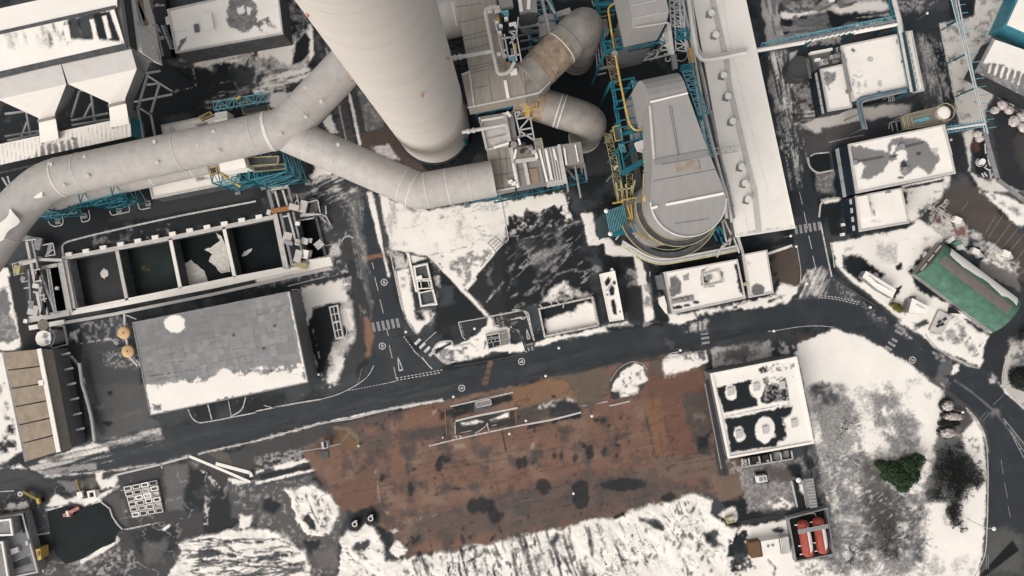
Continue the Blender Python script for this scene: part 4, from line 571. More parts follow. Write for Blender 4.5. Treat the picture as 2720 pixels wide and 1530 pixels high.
def wallstrips(t, p0, p1, z, n, m='white', w_=1.4, zz=(.5, .8), name='window'):
    """windows on the wall below roof edge p0-p1"""
    a, b = W(p0, z), W(p1, z); d = (b-a).normalized(); nn = Vector((-d.y, d.x, 0))
    mid = (a+b)/2; t = next((o for o in t.children if o.name.split('.')[0] == 'wall'), t)
    if nn.dot(-mid) < 0: nn = -nn
    for i in range(n):
        c = lerp(a, b, (i+.5)/n); c.z = z*zz[0]
        pts = [c-d*w_/2+nn*.0, c+d*w_/2, c+d*w_/2+nn*.06, c-d*w_/2+nn*.06]
        MB().prism([Vector((p.x, p.y, z*zz[1])) for p in pts], z*zz[0]).build(name, m, t)
# --- north-west offices
def f1(P):
    P.ell("a1 1830,100", 42, 48, 'G', amp=6, soft=3); P.ell("a1 1830,100", 42, 48, 'U', amp=6, soft=3, tex=(9,0,.8), op=.5); P.poly("a1 1780,60 1840,40 1850,100 1800,110", 'S', 2, 2); P.poly("a1 1860,50 1900,60 1890,120 1870,110", 'S', 2, 2)
    P.poly("a1 1340,385 1360,310 1410,275 1400,310", 'G', 2, 2); P.line("a1 1290,245 1520,215", 1, 'T'); P.poly("a1 1932,170 2030,120 2100,230 1990,260", 'G', 3, 6, tex=(16,-.2,.6))
t = building('office_block', 'flat snowy roofed block with one round melted grey patch, left of the chimney', 'building', "p 445,26 737,-38 752,90 468,141", 8, f1, 'dconc')
on_roof(t, 'roof_hatch', "a1 1515,105 1590,92 1612,215 1535,232", 8, .9, 'snow'); on_roof(t, 'skylight', "a1 1460,185 1495,178 1502,238 1468,243", 8, .4, 'cladd'); on_roof(t, 'vent', "a1 1245,130 1280,120 1285,180 1255,185", 5, .3, 'white')
def f2(P): P.poly("e7 180,1215 420,1195 420,1240 200,1250", 'U', 4, 5)
t = building('service_block', 'snow covered flat block mostly hidden above the big horizontal duct', 'building', "p 429,333 600,298 630,440 455,475", 7, None, 'dconc'); on_roof(t, 'roof_kerb', "p 450,338 458,336 464,352 456,354", 7, .5)
t = building('service_block', 'snow covered flat block showing below the big horizontal duct', 'building', "p 385,440 600,400 640,482 405,528", 6, f2, 'dconc'); on_roof(t, 'roof_kerb', "p 585,470 600,467 602,477 588,480", 6, .5)
# --- grey tiled workshop
def f3(P):
    for i in range(26):
        for j in range(16):
            x0 = 352+i*17+j*2.9; y0 = 857+j*16-i*3.4; v = .235*random.uniform(.84, 1.12)
            P.poly([(x0, y0), (x0+17, y0-3.4), (x0+20, y0+12.6), (x0+3, y0+16)], (v, v*.985, v*.97), 1, 1.2)
    for i in range(70): x, y = random.uniform(360, 800), random.uniform(780, 1060); P.line([(x, y), (x+random.uniform(6, 40), y-random.uniform(1, 8))], random.uniform(1.5, 5), (.10,.098,.096) if i % 3 else 'U', soft=2, amp=2, op=.6)
    P.poly("b1 1000,985 1932,800 1932,1000 1050,1250", (.17,.166,.162), 14, 12, op=.5); P.ell("b1 1315,995", 27, 24, 'S', amp=4); P.poly("p 380,1030 470,1014 560,1010 600,975 640,1000 760,985 800,1000 819,1016 399,1104", 'S', 3, 9); P.poly("p 375,1025 560,1000 640,985 800,965 812,1000 390,1050", 'S', 4, 7, tex=(16,.25,.4)); P.poly("c1 1150,150 1220,150 1220,200 1160,200", 'G', 3, 3)
    P.line("p 768,776 817,1014", 7, 'S', amp=2.5); P.line("b1 1050,1400 1540,1330", 3, (.07,.07,.07), amp=1, tex=(9,0,.4)); P.line("b1 1060,1300 1500,1270", 2, (.09,.09,.09), amp=1, tex=(12,0,.5))
    for x, y in ((680+20,925), (470,1000), (620,890), (720,985), (730,866)): P.ell((x, y), 4, 3, (.06,.06,.06))
building('workshop', 'wide grey tiled roof workshop with snow along its lower eave, beside the main road', 'building', "p 352,857 769,774 819,1016 399,1104", 9, f3, 'cladd', base='G', par=.12, parm='conc', pw=.2)
# --- beige shed on the left edge (two roof slopes and a snowy ridge)
RB = [W(p, z) for p, z in zip(q("p 10,935 106,926 158,1200 70,1226"), (6,8.2,8.2,6))]; RE = [W(p, 6) for p in q("p 141,929 190,1189")]
t = thing('storage_shed', 'long tan sheeted shed with a snowy ridge at the left edge', 'shed', ((RB[0].x+RE[0].x)/2, (RB[0].y+RB[3].y)/2, 0))
MB().prism([Vector((RB[0].x, RB[0].y, 5.9)), Vector((RE[0].x, RE[0].y, 5.9)), Vector((RE[1].x, RE[1].y, 5.9)), Vector((RB[3].x, RB[3].y, 5.9))], 0).build('wall', 'cladd', t)
mb = MB()
for i in range(6):
    a0, a1 = i/6+.006, (i+1)/6-.006; A = [lerp(RB[0], RB[3], a0), lerp(RB[1], RB[2], a0), lerp(RB[1], RB[2], a1), lerp(RB[0], RB[3], a1)]; u = Vector((0,0,.12)); mb.hexa([p for p in A], [p+u for p in A])
mb.build('roof_slope', 'beige', t)
A = [RB[1], RE[0], RE[1], RB[2]]; MB().hexa(A, [p+Vector((0,0,.1)) for p in A]).build('roof_slope', 'beige2', t)
MB().bar(RB[1]+Vector((0,0,.25)), RB[2]+Vector((0,0,.25)), 1.1, .3).build('ridge_snow', 'snow', t)
MB().bar(RB[0]+Vector((0,0,.05)), RB[3]+Vector((0,0,.05)), .7, .25).build('gutter', 'conc', t)
MB().prism(WL("b1 285,1425 330,1415 340,1452 295,1462", 8.6), 7.2).build('roof_hatch', 'snow', t)
for i in range(6):
    c = lerp(RE[0], RE[1], (i+.4)/6.4); MB().bar(Vector((c.x, c.y, 3)), Vector((c.x+2.2, c.y+.5, 3)), .5, .3).build('canopy_bracket', 'trim', t)
# --- grey stack of roofs in the lower left corner
def f5(P): P.poly("f6 60,980 400,900 480,1390 100,1500", (.17,.172,.175), 2, 2); P.poly("f6 130,1270 360,1200 400,1290 160,1370", 'D', 2, 1); P.line("f6 100,1300 380,1180", 1.5, 'T', tex=(12,-.2,.4)); P.line("f6 130,1430 460,1340", 1.5, 'U')
t = building('plant_building', 'grey stepped roof building with pale edges in the lower left corner', 'building', "f6 -300,760 290,670 480,1400 -300,1560", 3, f5, 'conc', base='G', par=.3, parm='trim')
on_roof(t, 'raised_roof', "f6 -300,790 140,735 170,940 -300,960", 3, 2.2, 'conc'); on_roof(t, 'raised_roof', "f6 -300,1030 40,1020 120,1500 -300,1560", 3, 2, 'conc'); on_roof(t, 'skylight', "f6 235,680 300,665 350,890 280,915", 3, .2, 'black'); on_roof(t, 'roof_unit', "f6 120,1120 215,1090 235,1150 140,1190", 3, .8, 'trim'); on_roof(t, 'vent', "f6 310,1020 345,1010 352,1060 318,1072", 3, .8, 'trim')
mb = MB(); rim(mb, WL("f6 -300,790 140,735 170,940 -300,960", 5.2), .4, 5, 5.5); mb.build('snow_edge', 'snow', t)
mb = MB(); rim(mb, WL("f6 -300,1030 40,1020 120,1500 -300,1560", 5), .4, 4.8, 5.3); mb.build('snow_edge', 'snow', t)
# --- long white annex roof with vents
Q8 = q("p 1834,-40 1972,-40 2112,606 1955,630")
def f8(P):
    P.line("a3 1590,0 1660,400 1760,800 1932,1449", 1.5, 'T', soft=2, op=.5); P.poly("a3 1840,260 1932,230 1990,420 1932,450", 'T', 6, 9, tex=(14,0,.6)); P.line("b3 1750,130 1790,300", 1, 'U', op=.6)
    P.line("p 1950,-40 1962,60 2100,604", 26, 'S', soft=10, op=.6); P.line("p 1955,622 2112,598", 5, 'T', amp=2, tex=(10,0,.5))
t = building('long_annex', 'long narrow white snowy roof running down beside the grey tower duct', 'building', Q8, 10, f8, 'cladd', par=.15, parm='snow', pw=.25)
wk = [W(p, 10.25) for p in q("a3 1500,-60 1530,60 1600,370 1625,480 1640,640 1760,1160 1830,1449"+" b3 1860,300")]
mb = MB()
for a, b in zip(wk, wk[1:]): mb.bar(a, b, 1.25, .12)
mb.build('roof_walkway', 'trim', t)
for i, s_ in enumerate(("a3 1505,100", "a3 1538,262", "a3 1598,568", "a3 1630,727", "a3 1666,915", "a3 1732,1258", "a3 1757,1382", "b3 1782,55")):
    c = q(s_)[0]; v = thing('roof_vent', 'round white vent on the long annex roof, %s from its upper end' % ('topmost', 'second', 'third', 'fourth', 'fifth', 'sixth', 'seventh', 'eighth and last')[i], 'vent', W(c, 10), 'round vents on the long annex roof')
    MB().box(W((c[0]-7, c[1]+5), 10), 1.5, 1.5, .5, R(-10)).build('base', 'conc', v); MB().cyl(W(c, 10.0), .5, 1.6).build('neck', 'steel', v); MB().cyl(W(c, 11.6), .82, .35).build('cap', 'lampw', v, True)
# --- blocks beside the main road
def f9(P):
    P.poly("e5 800,870 890,860 930,960 930,1030 870,1070 820,1080", 'G', 3, 4); P.poly("e5 940,860 1000,840 1010,910 950,915", 'U', 2, 2); P.poly("e5 1110,800 1190,780 1130,830 1130,960 1250,960 1150,975", 'U', 2, 4); P.poly("e5 1290,820 1340,830 1320,930", 'U', 2, 4); P.poly("e5 1140,880 1200,900 1200,960 1140,960", 'D', 3, 6, tex=(7,0,.5)); P.poly("e5 1450,750 1490,750 1550,1060 1510,1040", 'K', 3, 3)
    P.poly("e5 830,1085 1050,1050 1060,1110 830,1140", 'U', 2, 2)
    for i in range(4): P.ell("e5 %d,%d" % (855+i*55, 1115-i*12), 5, 6, 'G')
    for x, y in ((870,1180),(905,1170),(985,1155),(1070,1125)): P.ell("e5 %d,%d" % (x, y), 9, 4, 'K', amp=2)
t = building('control_block', 'flat snowy block with a square roof frame and four grey vents by the main road', 'building', "e5 755,830 1480,700 1560,1085 840,1240", 5, f9, 'cladd', par=.25)
mb = MB(); rim(mb, WL("e5 1130,850 1300,800 1340,930 1150,975", 5.5), .3, 5, 5.5); mb.build('roof_frame', 'trim', t)
for i in range(4): on_roof(t, 'vent', "e5 %d,%d" % (855+i*55, 1115-i*12), 5, .5, 'steel', .42)
on_roof(t, 'roof_unit', "e5 1170,870 1220,860 1230,900 1180,910", 5, .7, 'conc')
MB().prism(WL("e5 690,860 740,850 780,1000 720,1000", 3.5), 0).build('lean_to', 'cladd', t)
MB().prism(WL("e5 715,1080 760,1060 785,1150 790,1240 720,1140", 2), 0).build('porch', 'snow', t)
def f10(P): P.ell("e5 1685,1000", 19, 16, 'G', -15, amp=3); P.ell("e5 1685,1030", 17, 8, 'G'); P.poly("e5 1560,700 1620,740 1590,760", 'T', 3, 4)
t = building('annex_block', 'small white roofed block with one melted grey half circle, right of the control block', 'building', "e5 1530,655 1770,610 1835,1035 1595,1080", 5, f10, 'cladd', par=.3)
on_roof(t, 'roof_unit', "e5 1535,935 1580,925 1590,955 1545,965", 4.8, .6, 'ylight')
def f11(P):
    for s_ in ("e5 170,930 210,870 235,890 220,940 185,970", "e5 215,1000 240,960 265,980 270,1060 225,1070", "e5 225,1100 270,1080 275,1130 290,1180 290,1250 260,1240 240,1150"): P.poly(s_, 'K', 2, 2)
    P.line("e5 185,1015 265,910", 2, 'D'); P.poly("e5 215,880 232,885 225,900", 'S', 1, 1)
    for x, y in ((268,935),(195,1050),(325,1215)): P.ell("e5 %d,%d" % (x, y), 2.6, 2.6, 'K')
    P.poly("e5 235,1075 262,1072 258,1088 236,1090", 'S', 1, 1)
t = building('kiosk_building', 'narrow white roofed cabin with black melted shapes on top', 'building', "e5 120,850 270,815 360,1295 220,1315", 4, f11, 'dark', par=.15, parm='snow', pw=.2)
on_roof(t, 'roof_vent', "e5 240,803", 3.6, .6, 'white', .4)
# --- open snow filled bund
QB = WL("b3 200,880 610,790 655,1010 245,1095", 1.6)
t = thing('snow_filled_bund', 'open walled bund half filled with snow beside the main road', 'bund', sum(QB, Vector())/4*Vector((1,1,0)) if False else ((QB[0].x+QB[2].x)/2, (QB[0].y+QB[2].y)/2, 0))
mb = MB(); rim(mb, QB, .35, 0, 1.6, .1); mb.build('wall', 'kerb', t)
painted_quad('floor', q("b3 208,885 603,797 648,1003 253,1087"), .25, 'K', lambda P: P.poly("b3 250,960 470,900 500,840 560,830 640,850 650,1010 260,1090", 'S', 5, 5, tex=(12,-.9,.7)), t, PAINT)
for s_ in ("b3 205,850 235,880", "b3 290,825 300,850", "b3 330,820 365,850", "b3 390,850 385,875"):
    a, b = WL(s_, 1.9); MB().bar(a, b, .25).build('pipe_stub', 'trim', t)
# --- two pit tank
def pit_tank(label, s_outer, pits, zt, zi, fm='conc'):
    O = WL(s_outer, zt); t = thing('concrete_tank', label, 'tank', ((O[0].x+O[2].x)/2, (O[0].y+O[2].y)/2, 0))
    mb = MB(); rim(mb, O, .5, 0, zt, .05); mb.build('wall', 'trim', t)
    for s_, m in pits:
        I = WL(s_, zt+.06); mb = MB(); rim(mb, I, -.35, zt-.3, zt+.06, 0) if False else rim(mb, inset(I, -.3), .3, zt-.4, zt+.06, 0); mb.build('pit_kerb', 'snow', t)
        MB().prism([Vector((p.x, p.y, zi)) for p in inset(I, -.05)], zi-.3).build('liquid', m, t)
    return t
t = pit_tank('concrete tank with two grey pits and white snowy rims, beside the side road', "g2 630,440 890,380 1055,1100 775,1160", [("g2 680,465 880,420 925,655 705,660", 'dconc'), ("g2 725,710 945,705 950,815 730,830", 'black'), ("g2 760,920 985,870 1045,1105 785,1125", 'dconc')], 1.3, .7)
MB().prism(WL("g2 700,620 790,600 800,660 720,680", 1.6), .7).build('snow_heap', 'snow', t); MB().bar(W(q("g2 770,700")[0], 1.5), W(q("g2 790,830")[0], 1.5), .25).build('ladder', 'white', t); MB().bar(W(q("g2 905,710")[0], 1.5), W(q("g2 925,800")[0], 1.5), .25).build('ladder', 'white', t)
MB().prism(WL("g2 540,205 570,210 715,900 680,890 620,560", .5), 0).build('side_channel', 'snow', t)
# --- framed pit on the traffic island
O = WL("g1 925,735 1500,605 1575,1010 1000,1125", 1.0); t = thing('weigh_pit', 'square framed glass pit beside a ribbed grey cover on the traffic island', 'pit', ((O[0].x+O[2].x)/2, (O[0].y+O[2].y)/2, 0))
mb = MB(); rim(mb, WL("g1 940,745 1290,665 1350,1030 1010,1100", 1.0), -.25, .0, 1.0, 0) if False else rim(mb, WL("g1 925,735 1300,655 1360,1035 1000,1125", 1.0), .25, 0, 1.0); mb.build('frame', 'trim', t)
MB().prism(WL("g1 940,745 1290,668 1350,1030 1010,1105", .5), .1).build('glass', 'glass', t)
mb = MB()
for a, b in (("970,800", "1290,770"), ("990,850", "1300,800"), ("1000,950", "1310,880"), ("990,850", "1005,945"), ("1080,835", "1095,930"), ("1190,815", "1200,905"), ("1130,930", "1150,1060"), ("1200,1030", "1350,1000"), ("1070,700", "1100,770")): mb.bar(*WL("g1 %s %s" % (a, b), .75), .14)
mb.build('glazing_bars', 'rail', t)
for i in range(4):
    y = 640+i*95; MB().prism(WL("g1 %d,%d %d,%d %d,%d %d,%d" % (1315+i*17, y, 1490+i*17, y-38, 1506+i*17, y+50, 1332+i*17, y+88), .9), .1).build('cover_plate', ('conc', 'beige2', 'conc', 'beige2')[i], t)
# --- skylight frame in the garden
O = WL("b2 550,868 615,852 660,1095 600,1110", 1.1); t = thing('skylight_frame', 'long white framed skylight of eight dark panes in the snowy garden strip', 'skylight', ((O[0].x+O[2].x)/2, (O[0].y+O[2].y)/2, 0))
MB().prism([Vector((p.x, p.y, .7)) for p in inset(O, .1)], 0).build('glass', 'glass', t); mb = MB(); rim(mb, O, .3, 0, 1.1); mb.build('frame', 'seam', t); mb = MB(); mb.bar(lerp(O[0], O[1], .5), lerp(O[3], O[2], .5), .22)
for k in (1, 2, 3): mb.bar(lerp(O[0], O[3], k/4), lerp(O[1], O[2], k/4), .25 if k != 2 else .45)
mb.build('mullion', 'seam', t); MB().tube(bez(WL("b2 640,860 655,960 690,1060 670,1100 600,1112", 1.0)), .13, 8).build('handrail', 'white', t, True)
# --- eastern blocks
def f13(P):
    P.poly("f3 1150,640 1180,610 1240,660 1190,670", 'D', 2, 3); P.ell("f3 1405,760", 7, 6, 'U', amp=2); P.ell("f3 1410,755", 4, 3, 'S'); P.poly("f3 1055,750 1120,740 1100,800 1065,810", 'U', 2, 2); P.poly("f3 1190,960 1240,970 1220,980", 'D', 1, 1)
    for s_ in ("f3 1180,1080 1195,1050", "f3 1320,1040 1340,1110", "f3 1240,990 1290,990", "f3 1235,1190 1265,1190", "f3 1255,1060 1275,1160"): P.line(s_, 3, 'U', amp=1.5)
    P.ell("f3 1530,1070", 6, 8, 'T', amp=2); P.poly("f3 1150,930 1340,930 1370,1180 1190,1220", 'T', 6, 8, tex=(10,.3,.5)); P.ell("f3 1520,1190", 8, 6, 'U', amp=3); P.poly("f3 1730,490 1790,500 1780,570 1740,560", 'U', 2, 3)
t = building('switch_hall', 'large snowy flat roof between two pipe bridges at the upper right', 'building', "f3 1030,590 1760,440 1890,1130 1180,1300", 8, f13, 'dconc', par=.3)
on_roof(t, 'roof_hatch', "f3 1380,738 1430,735 1435,775 1385,780", 8, .3, 'trim')
t2 = building('switch_annex', 'lower snowy roof with one grey melted patch, left of the large snowy hall', 'building', "f3 765,890 1060,820 1170,1380 865,1430", 7, lambda P: (P.poly("f3 810,920 960,930 950,1050 880,1090 880,1150 830,1040", 'U', 3, 4), P.poly("f3 820,930 950,940 930,1040 870,1070", 'G', 8, 8, op=.4)), 'navy', par=.25)
wallstrips(t2, q("f3 765,890")[0], q("f3 865,1430")[0], 7, 5, 'white', 2.0, (.55, .72)); on_roof(t2, 'roof_unit', "f3 1100,1150 1160,1140 1165,1190 1110,1195", 7, .6, 'conc')
MB().bar(W(q("f3 1050,690")[0], 8.35), W(q("f3 1150,1180")[0], 8.35), .8, .4).build('roof_duct', 'conc', t)
t3 = building('side_bay', 'narrow snowy strip roof with ring shaped vents, right of the pipe rack', 'building', "f4 400,408 490,398 645,1165 510,1190", 7, None, 'dconc', par=.25)
for i in range(9):
    c = lerp(Vector(q("f4 402,465")[0]+(0,)), Vector(q("f4 540,1125")[0]+(0,)), i/8); MB().ring(W(c, 7.05), .55, .75, .25, 16).build('ring_vent', 'trim', t3)
# equipment deck left of the hall
O = WL("f3 640,680 1030,600 1060,810 760,880", 5); t = thing('cooler_deck', 'dark roof deck crowded with fan coolers at the hall corner', 'deck', ((O[0].x+O[2].x)/2, (O[0].y+O[2].y)/2, 0))
MB().prism(O, 0).build('deck', 'cladd', t)
for s_, h, m in (("f3 640,665 920,612 930,640 650,690", 1.2, 'snow'), ("f3 780,760 860,745 870,820 790,835", 1.4, 'trim'), ("f3 700,750 770,740 775,775 705,785", .8, 'snow'), ("f3 905,705 1030,690 1040,730 910,755", 1.3, 'trim'), ("f3 920,770 1040,750 1045,795 925,825", .9, 'steel'), ("f3 930,615 960,610 970,670 940,675", 1.5, 'dark'), ("f3 975,610 1010,605 1020,660 985,668", 1.1, 'seam')): MB().prism(WL(s_, 5+h), 5).build('cooler_unit', m, t)
for x, y in ((825,790), (950,725), (1000,712)): MB().cyl(W(q("f3 %d,%d" % (x, y))[0], 6.2), .6, .5, 16).build('fan', 'conc', t)
# round dark tank
c = q("f3 500,870")[0]; t = thing('round_tank', 'dark round open tank beside the east road', 'tank', W(c, 0)*Vector((1,1,0)) if False else tuple(W(c, 4))[:2]+(0,))
MB().ring((t.location.x, t.location.y, 0), 2.85, 3.0, 4.3).build('shell', 'dconc', t, True); MB().cyl((t.location.x, t.location.y, 0), 2.85, 3.7).build('cover', mat('tank_cover', (.07,.068,.067), .8, var=.15), t)
mb = MB(); mb.bar(W(q("f3 590,750")[0], 4.4), W(q("f3 630,1010")[0], 4.4), .15); mb.bar(W(q("f3 610,750")[0], 4.4), W(q("f3 650,1010")[0], 4.4), .15); mb.each('ladder', 'steel', t)
def f14(P):
    P.poly("f5 170,500 220,440 320,410 480,420 600,415 680,470 720,540 820,640 840,700 790,770 770,850 700,865 640,830 560,790 470,870 400,900 330,850 330,760 200,720 120,850 -40,950 -200,960 -120,780 -180,700 -330,690 -300,560 -100,560 90,570 180,590", (.20,.19,.185), 3, 5)
    P.poly("f5 280,600 400,570 460,680 440,740 370,700 340,740 250,800 150,900 200,740 300,690", 'S', 2, 4); P.poly("f5 230,520 300,510 250,640 210,620", 'S', 3, 5); P.poly("f5 380,520 640,450 660,480 390,550", (.085,.085,.085), 1.5, 1); P.poly("f5 -210,700 130,640 140,670 -200,740", (.085,.085,.085), 1.5, 1); P.poly("f5 200,650 310,625 310,650 200,680", 'K', 2, 3); P.poly("f5 340,760 380,700 430,720 430,800 320,790", 'D', 2, 2); P.ell("f5 575,620", 6, 4, 'D', amp=3); P.ell("f5 340,925", 9, 4, 'D', amp=3); P.poly("a4 640,1110 740,1120 750,1170 660,1180", (.2,.19,.18), 2, 6); P.poly("f5 740,560 820,560 800,640", 'T', 3, 5)
t = building('water_treatment_block', 'big snowy roof with a sprawling grey melted patch near the right edge', 'building', "a4 605,1090 1330,940 1410,1310 665,1460", 9, f14, 'navy', par=.35)
for s_ in ("f5 345,535", "f5 400,830"): on_roof(t, 'roof_fan', s_, 9, .7, 'conc', .8)
on_roof(t, 'roof_hatch', "a4 645,1210 675,1205 680,1240 650,1245", 9, .5, 'steel'); MB().bar(*WL("f5 895,250 1000,640", 9.4), .5, .3).build('edge_rail', 'trim', t); wallstrips(t, q("a4 605,1090")[0], q("a4 665,1460")[0], 9, 3, 'rail', 4.5, (.25, .45))
def f15(P): P.ell("b4 760,90", 9, 6, 'T', amp=2); P.ell("b4 800,150", 4, 9, 'U', amp=3); P.ell("b4 820,220", 16, 5, 'T', amp=3, op=.6)
t = building('pump_house', 'white snowy roof with a raised white box, below the melted roof block', 'building', "b4 660,30 1005,-30 1062,235 690,300", 6.5, f15, 'navy', par=.3)
on_roof(t, 'raised_roof', "b4 680,35 750,22 782,185 708,205", 6.5, 1.2, 'snow'); wallstrips(t, q("b4 660,30")[0], q("b4 690,300")[0], 6.5, 4, 'white', 1.3, (.5, .68)); on_roof(t, 'roof_hatch', "b4 885,-15 925,-20 930,5 890,10", 6.5, .4, 'steel')
# small cubes beside it
for s_, lb in (("b4 565,235 580,235 585,255 568,258", 'small white topped box on the dark strip, upper one of two'), ("b4 558,310 580,308 580,330 560,332", 'small white topped box on the dark strip, lower one of two')):
    o = MB().prism(WL(s_, 1.2), 0).build('meter_box', 'snow'); tag(o, lb, 'box', 'white boxes beside the pump house')
# --- barrel roofed store
a0, a1 = q("b4 1110,622")[0], q("b4 1305,378")[0]; ax = Vector((580, 433)).normalized(); Lz = 72.0
z_e = 2.2; A0, A1 = W(a0, z_e), W(a1, z_e); w2 = (A1-A0)/2; half = w2.length; mid = (A0+A1)/2; d = Vector((ax.x, -ax.y, 0)); across = w2.normalized()
ln = (W(q("b4 1690,1055")[0], z_e)-A0).dot(d); rise = 3.3; t = thing('barrel_roof_store', 'green barrel roofed store with a brown ridge strip and snow on one side', 'building', (mid.x+d.x*ln/2, mid.y+d.y*ln/2, 0))
def bv(a, u, off=0): return mid+d*(ln*u)+across*((half+off)*math.cos(a))+Vector((0, 0, (rise+off)*math.sin(a)))
MB().prism([Vector((p.x, p.y, z_e)) for p in (A0, A1, A1+d*ln, A0+d*ln)], 0).build('wall', 'conc', t)
def arc(mat_, name, s0, s1, u0, u1, off=0, jag=0):
    mb = MB(); n = 14; m = 40; pts = []
    for i in range(m+1):
        for k in range(n+1):
            e0 = s0+(jag*(vnoise(np.array(i*.35), np.array(3.), 3)-.5) if jag else 0); a = lerp(e0, s1, k/n); pts.append(bv(a, lerp(u0, u1, i/m), off))
    mb.add(pts, [(i*(n+1)+k, (i+1)*(n+1)+k, (i+1)*(n+1)+k+1, i*(n+1)+k+1) for i in range(m) for k in range(n)]); return mb.build(name, mat_, t, True)
arc('groof', 'roof', math.pi, 0, 0, 1); arc('gstripe', 'ridge_strip', R(97), R(69), .06, .93, .05); arc('snow', 'snow_cover', R(61), R(1), .10, .96, .12, R(12))
for u, nm in ((0, 'gable'), (1, 'gable')):
    MB().add([bv(math.pi*k/16, u) for k in range(17)], [tuple(range(17)) if u else tuple(reversed(range(17)))]).build(nm, 'gbrown' if not u else 'groof', t)
mb = MB()
for x in range(3): mb.box(mid+across*((x-1)*half*.55)-d*.0+Vector((0,0,1.0)), .3, 2.2, .7, math.atan2(across.y, across.x)-math.pi/2)
mb.each('door_band', 'seam', t)
# --- north-east corner sheds
PT = [W(p, 6) for p in q("f4 1680,330 1830,0 1890,-140 2500,100 2300,640 1932,440")]
t = thing('teal_hall', 'teal walled hall with a snowy roof in the upper right corner', 'building', ((PT[0].x+PT[3].x)/2, PT[3].y, 0)); MB().prism([Vector((p.x,p.y,5.9)) for p in PT], 0).build('wall', 'tealw', t); MB().prism([Vector((p.x, p.y, 6.1)) for p in inset(PT, .5)], 5.9).build('roof', 'snow', t)
lo = [W(p, .0) for p in q("f4 1520,412 1665,0 1700,-100 2100,-200 2300,700 1932,600")]
mb = MB()                                            # sloping skirt panels under the eave
mb.add([PT[0]+Vector((0,0,-.1)), PT[1]+Vector((0,0,-.1)), Vector((lo[1].x, lo[1].y, .1)), Vector((lo[0].x, lo[0].y, .1))], [(0,1,2,3)]); mb.add([PT[0]+Vector((0,0,-.1)), PT[5]+Vector((0,0,-.1)), Vector((lo[5].x, lo[5].y, .1)), Vector((lo[0].x, lo[0].y, .1))], [(3,2,1,0)]); mb.each('sloping_wall', 'tealw', t)
def f18(P):
    P.poly("f4 1300,930 1340,860 1500,800 1700,880 1932,960 2000,1300 1932,1250", (.17,.165,.16), 4, 8); P.poly("f4 1400,830 1932,1030 1932,1240 1310,950", 'U', 6, 12, tex=(8,.1,.5,60,5))
    for i in range(12): P.line("f4 %d,%d %d,%d" % (1520+i*38, 800+i*15, 1480+i*38, 930+i*15), 5, (.17,.165,.16) if i % 2 else 'S', amp=2)
t = building('ribbed_shed', 'half snowy ribbed grey roof near the right edge below the teal hall', 'building', "f4 1550,505 2400,800 2200,1390 1315,945", 5, f18, 'dark', par=.0); MB().bar(*WL("f4 1540,500 1310,940", 4.9), .8, .4).build('gutter', 'conc', t); MB().bar(*WL("f4 1310,945 2200,1392", 4.9), .5, .4).build('gutter', 'dark', t)
# --- substation bottom right
def f19(P):
    P.poly("c3 1520,10 1810,-60 1860,170 1590,220", 'K', 3, 5); P.poly("b4 0,1315 0,1449 70,1449 150,1390 200,1360 200,1440 120,1560 0,1610 -60,1600 -60,1330", 'K', 3, 7); P.poly("c3 1590,265 1932,195 2000,190 2000,480 1650,525", 'K', 3, 5); P.poly("c4 -40,230 80,180 190,170 180,220 110,260 150,380 110,430 30,430 -40,420", 'K', 4, 6)
    P.poly("c4 0,0 140,-20 150,120 0,150", 'K', 4, 8, tex=(9,-.2,.6)); P.poly("b4 -40,1310 200,1290 200,1600 -40,1640", 'U', 4, 8, tex=(6,.1,.5), op=.9)
    for x, y, r_ in ((1650,60,15),(1850,30,20),(1715,380,15),(1910,350,26)): P.ell("c3 %d,%d" % (x, y), r_, r_*1.4, 'S', amp=4)
    P.poly("c3 1590,222 1932,150 2040,128 2100,130 2040,160 1932,195 1590,262", 'S', 2, 1); P.poly("c3 1510,0 1932,-90 2300,-110 2300,-60 1900,-50 1520,30", 'S', 2, 3); P.poly("c3 1640,520 2000,470 2330,400 2330,520 1640,570", 'S', 3, 4); P.poly("c4 140,-60 280,-60 330,450 200,470 160,300 190,180", 'S', 3, 5); P.poly("c4 0,280 40,320 60,400 0,420", 'S', 3, 4); P.line("c3 1600,245 1932,180 2010,160", 2, 'G'); P.line("c3 1590,225 1650,545", 6, 'S', amp=3); P.line("c3 1530,0 1590,230", 6, 'S', amp=2)
t = building('substation_building', 'square snowy roof with two dark bays and square vents, right of the brown yard', 'building', "p 1887,992 2115,947 2161,1177 1934,1217", 6, f19, 'cladd', par=.4, parm='snow', pw=.5)
for s_ in ("c3 1650,60", "c3 1845,25", "c3 1714,382", "c3 1914,350", "c4 110,10", "c4 200,300"):
    on_roof(t, 'roof_vent', "p "+" ".join("%f,%f" % (q(s_)[0][0]+dx, q(s_)[0][1]+dy) for dx, dy in ((-8,-9),(6,-12),(9,8),(-6,11))), 6, .6, 'trim')
bars = MB()
for s_ in ("c3 1470,-30 1610,690",): bars.bar(*WL(s_, 3), .5, .6)
bars.build('cable_tray', 'dark', t); MB().bar(*WL("c3 1455,0 1580,640", 2.2), .25, .4).build('wall_pipe', 'steel', t)
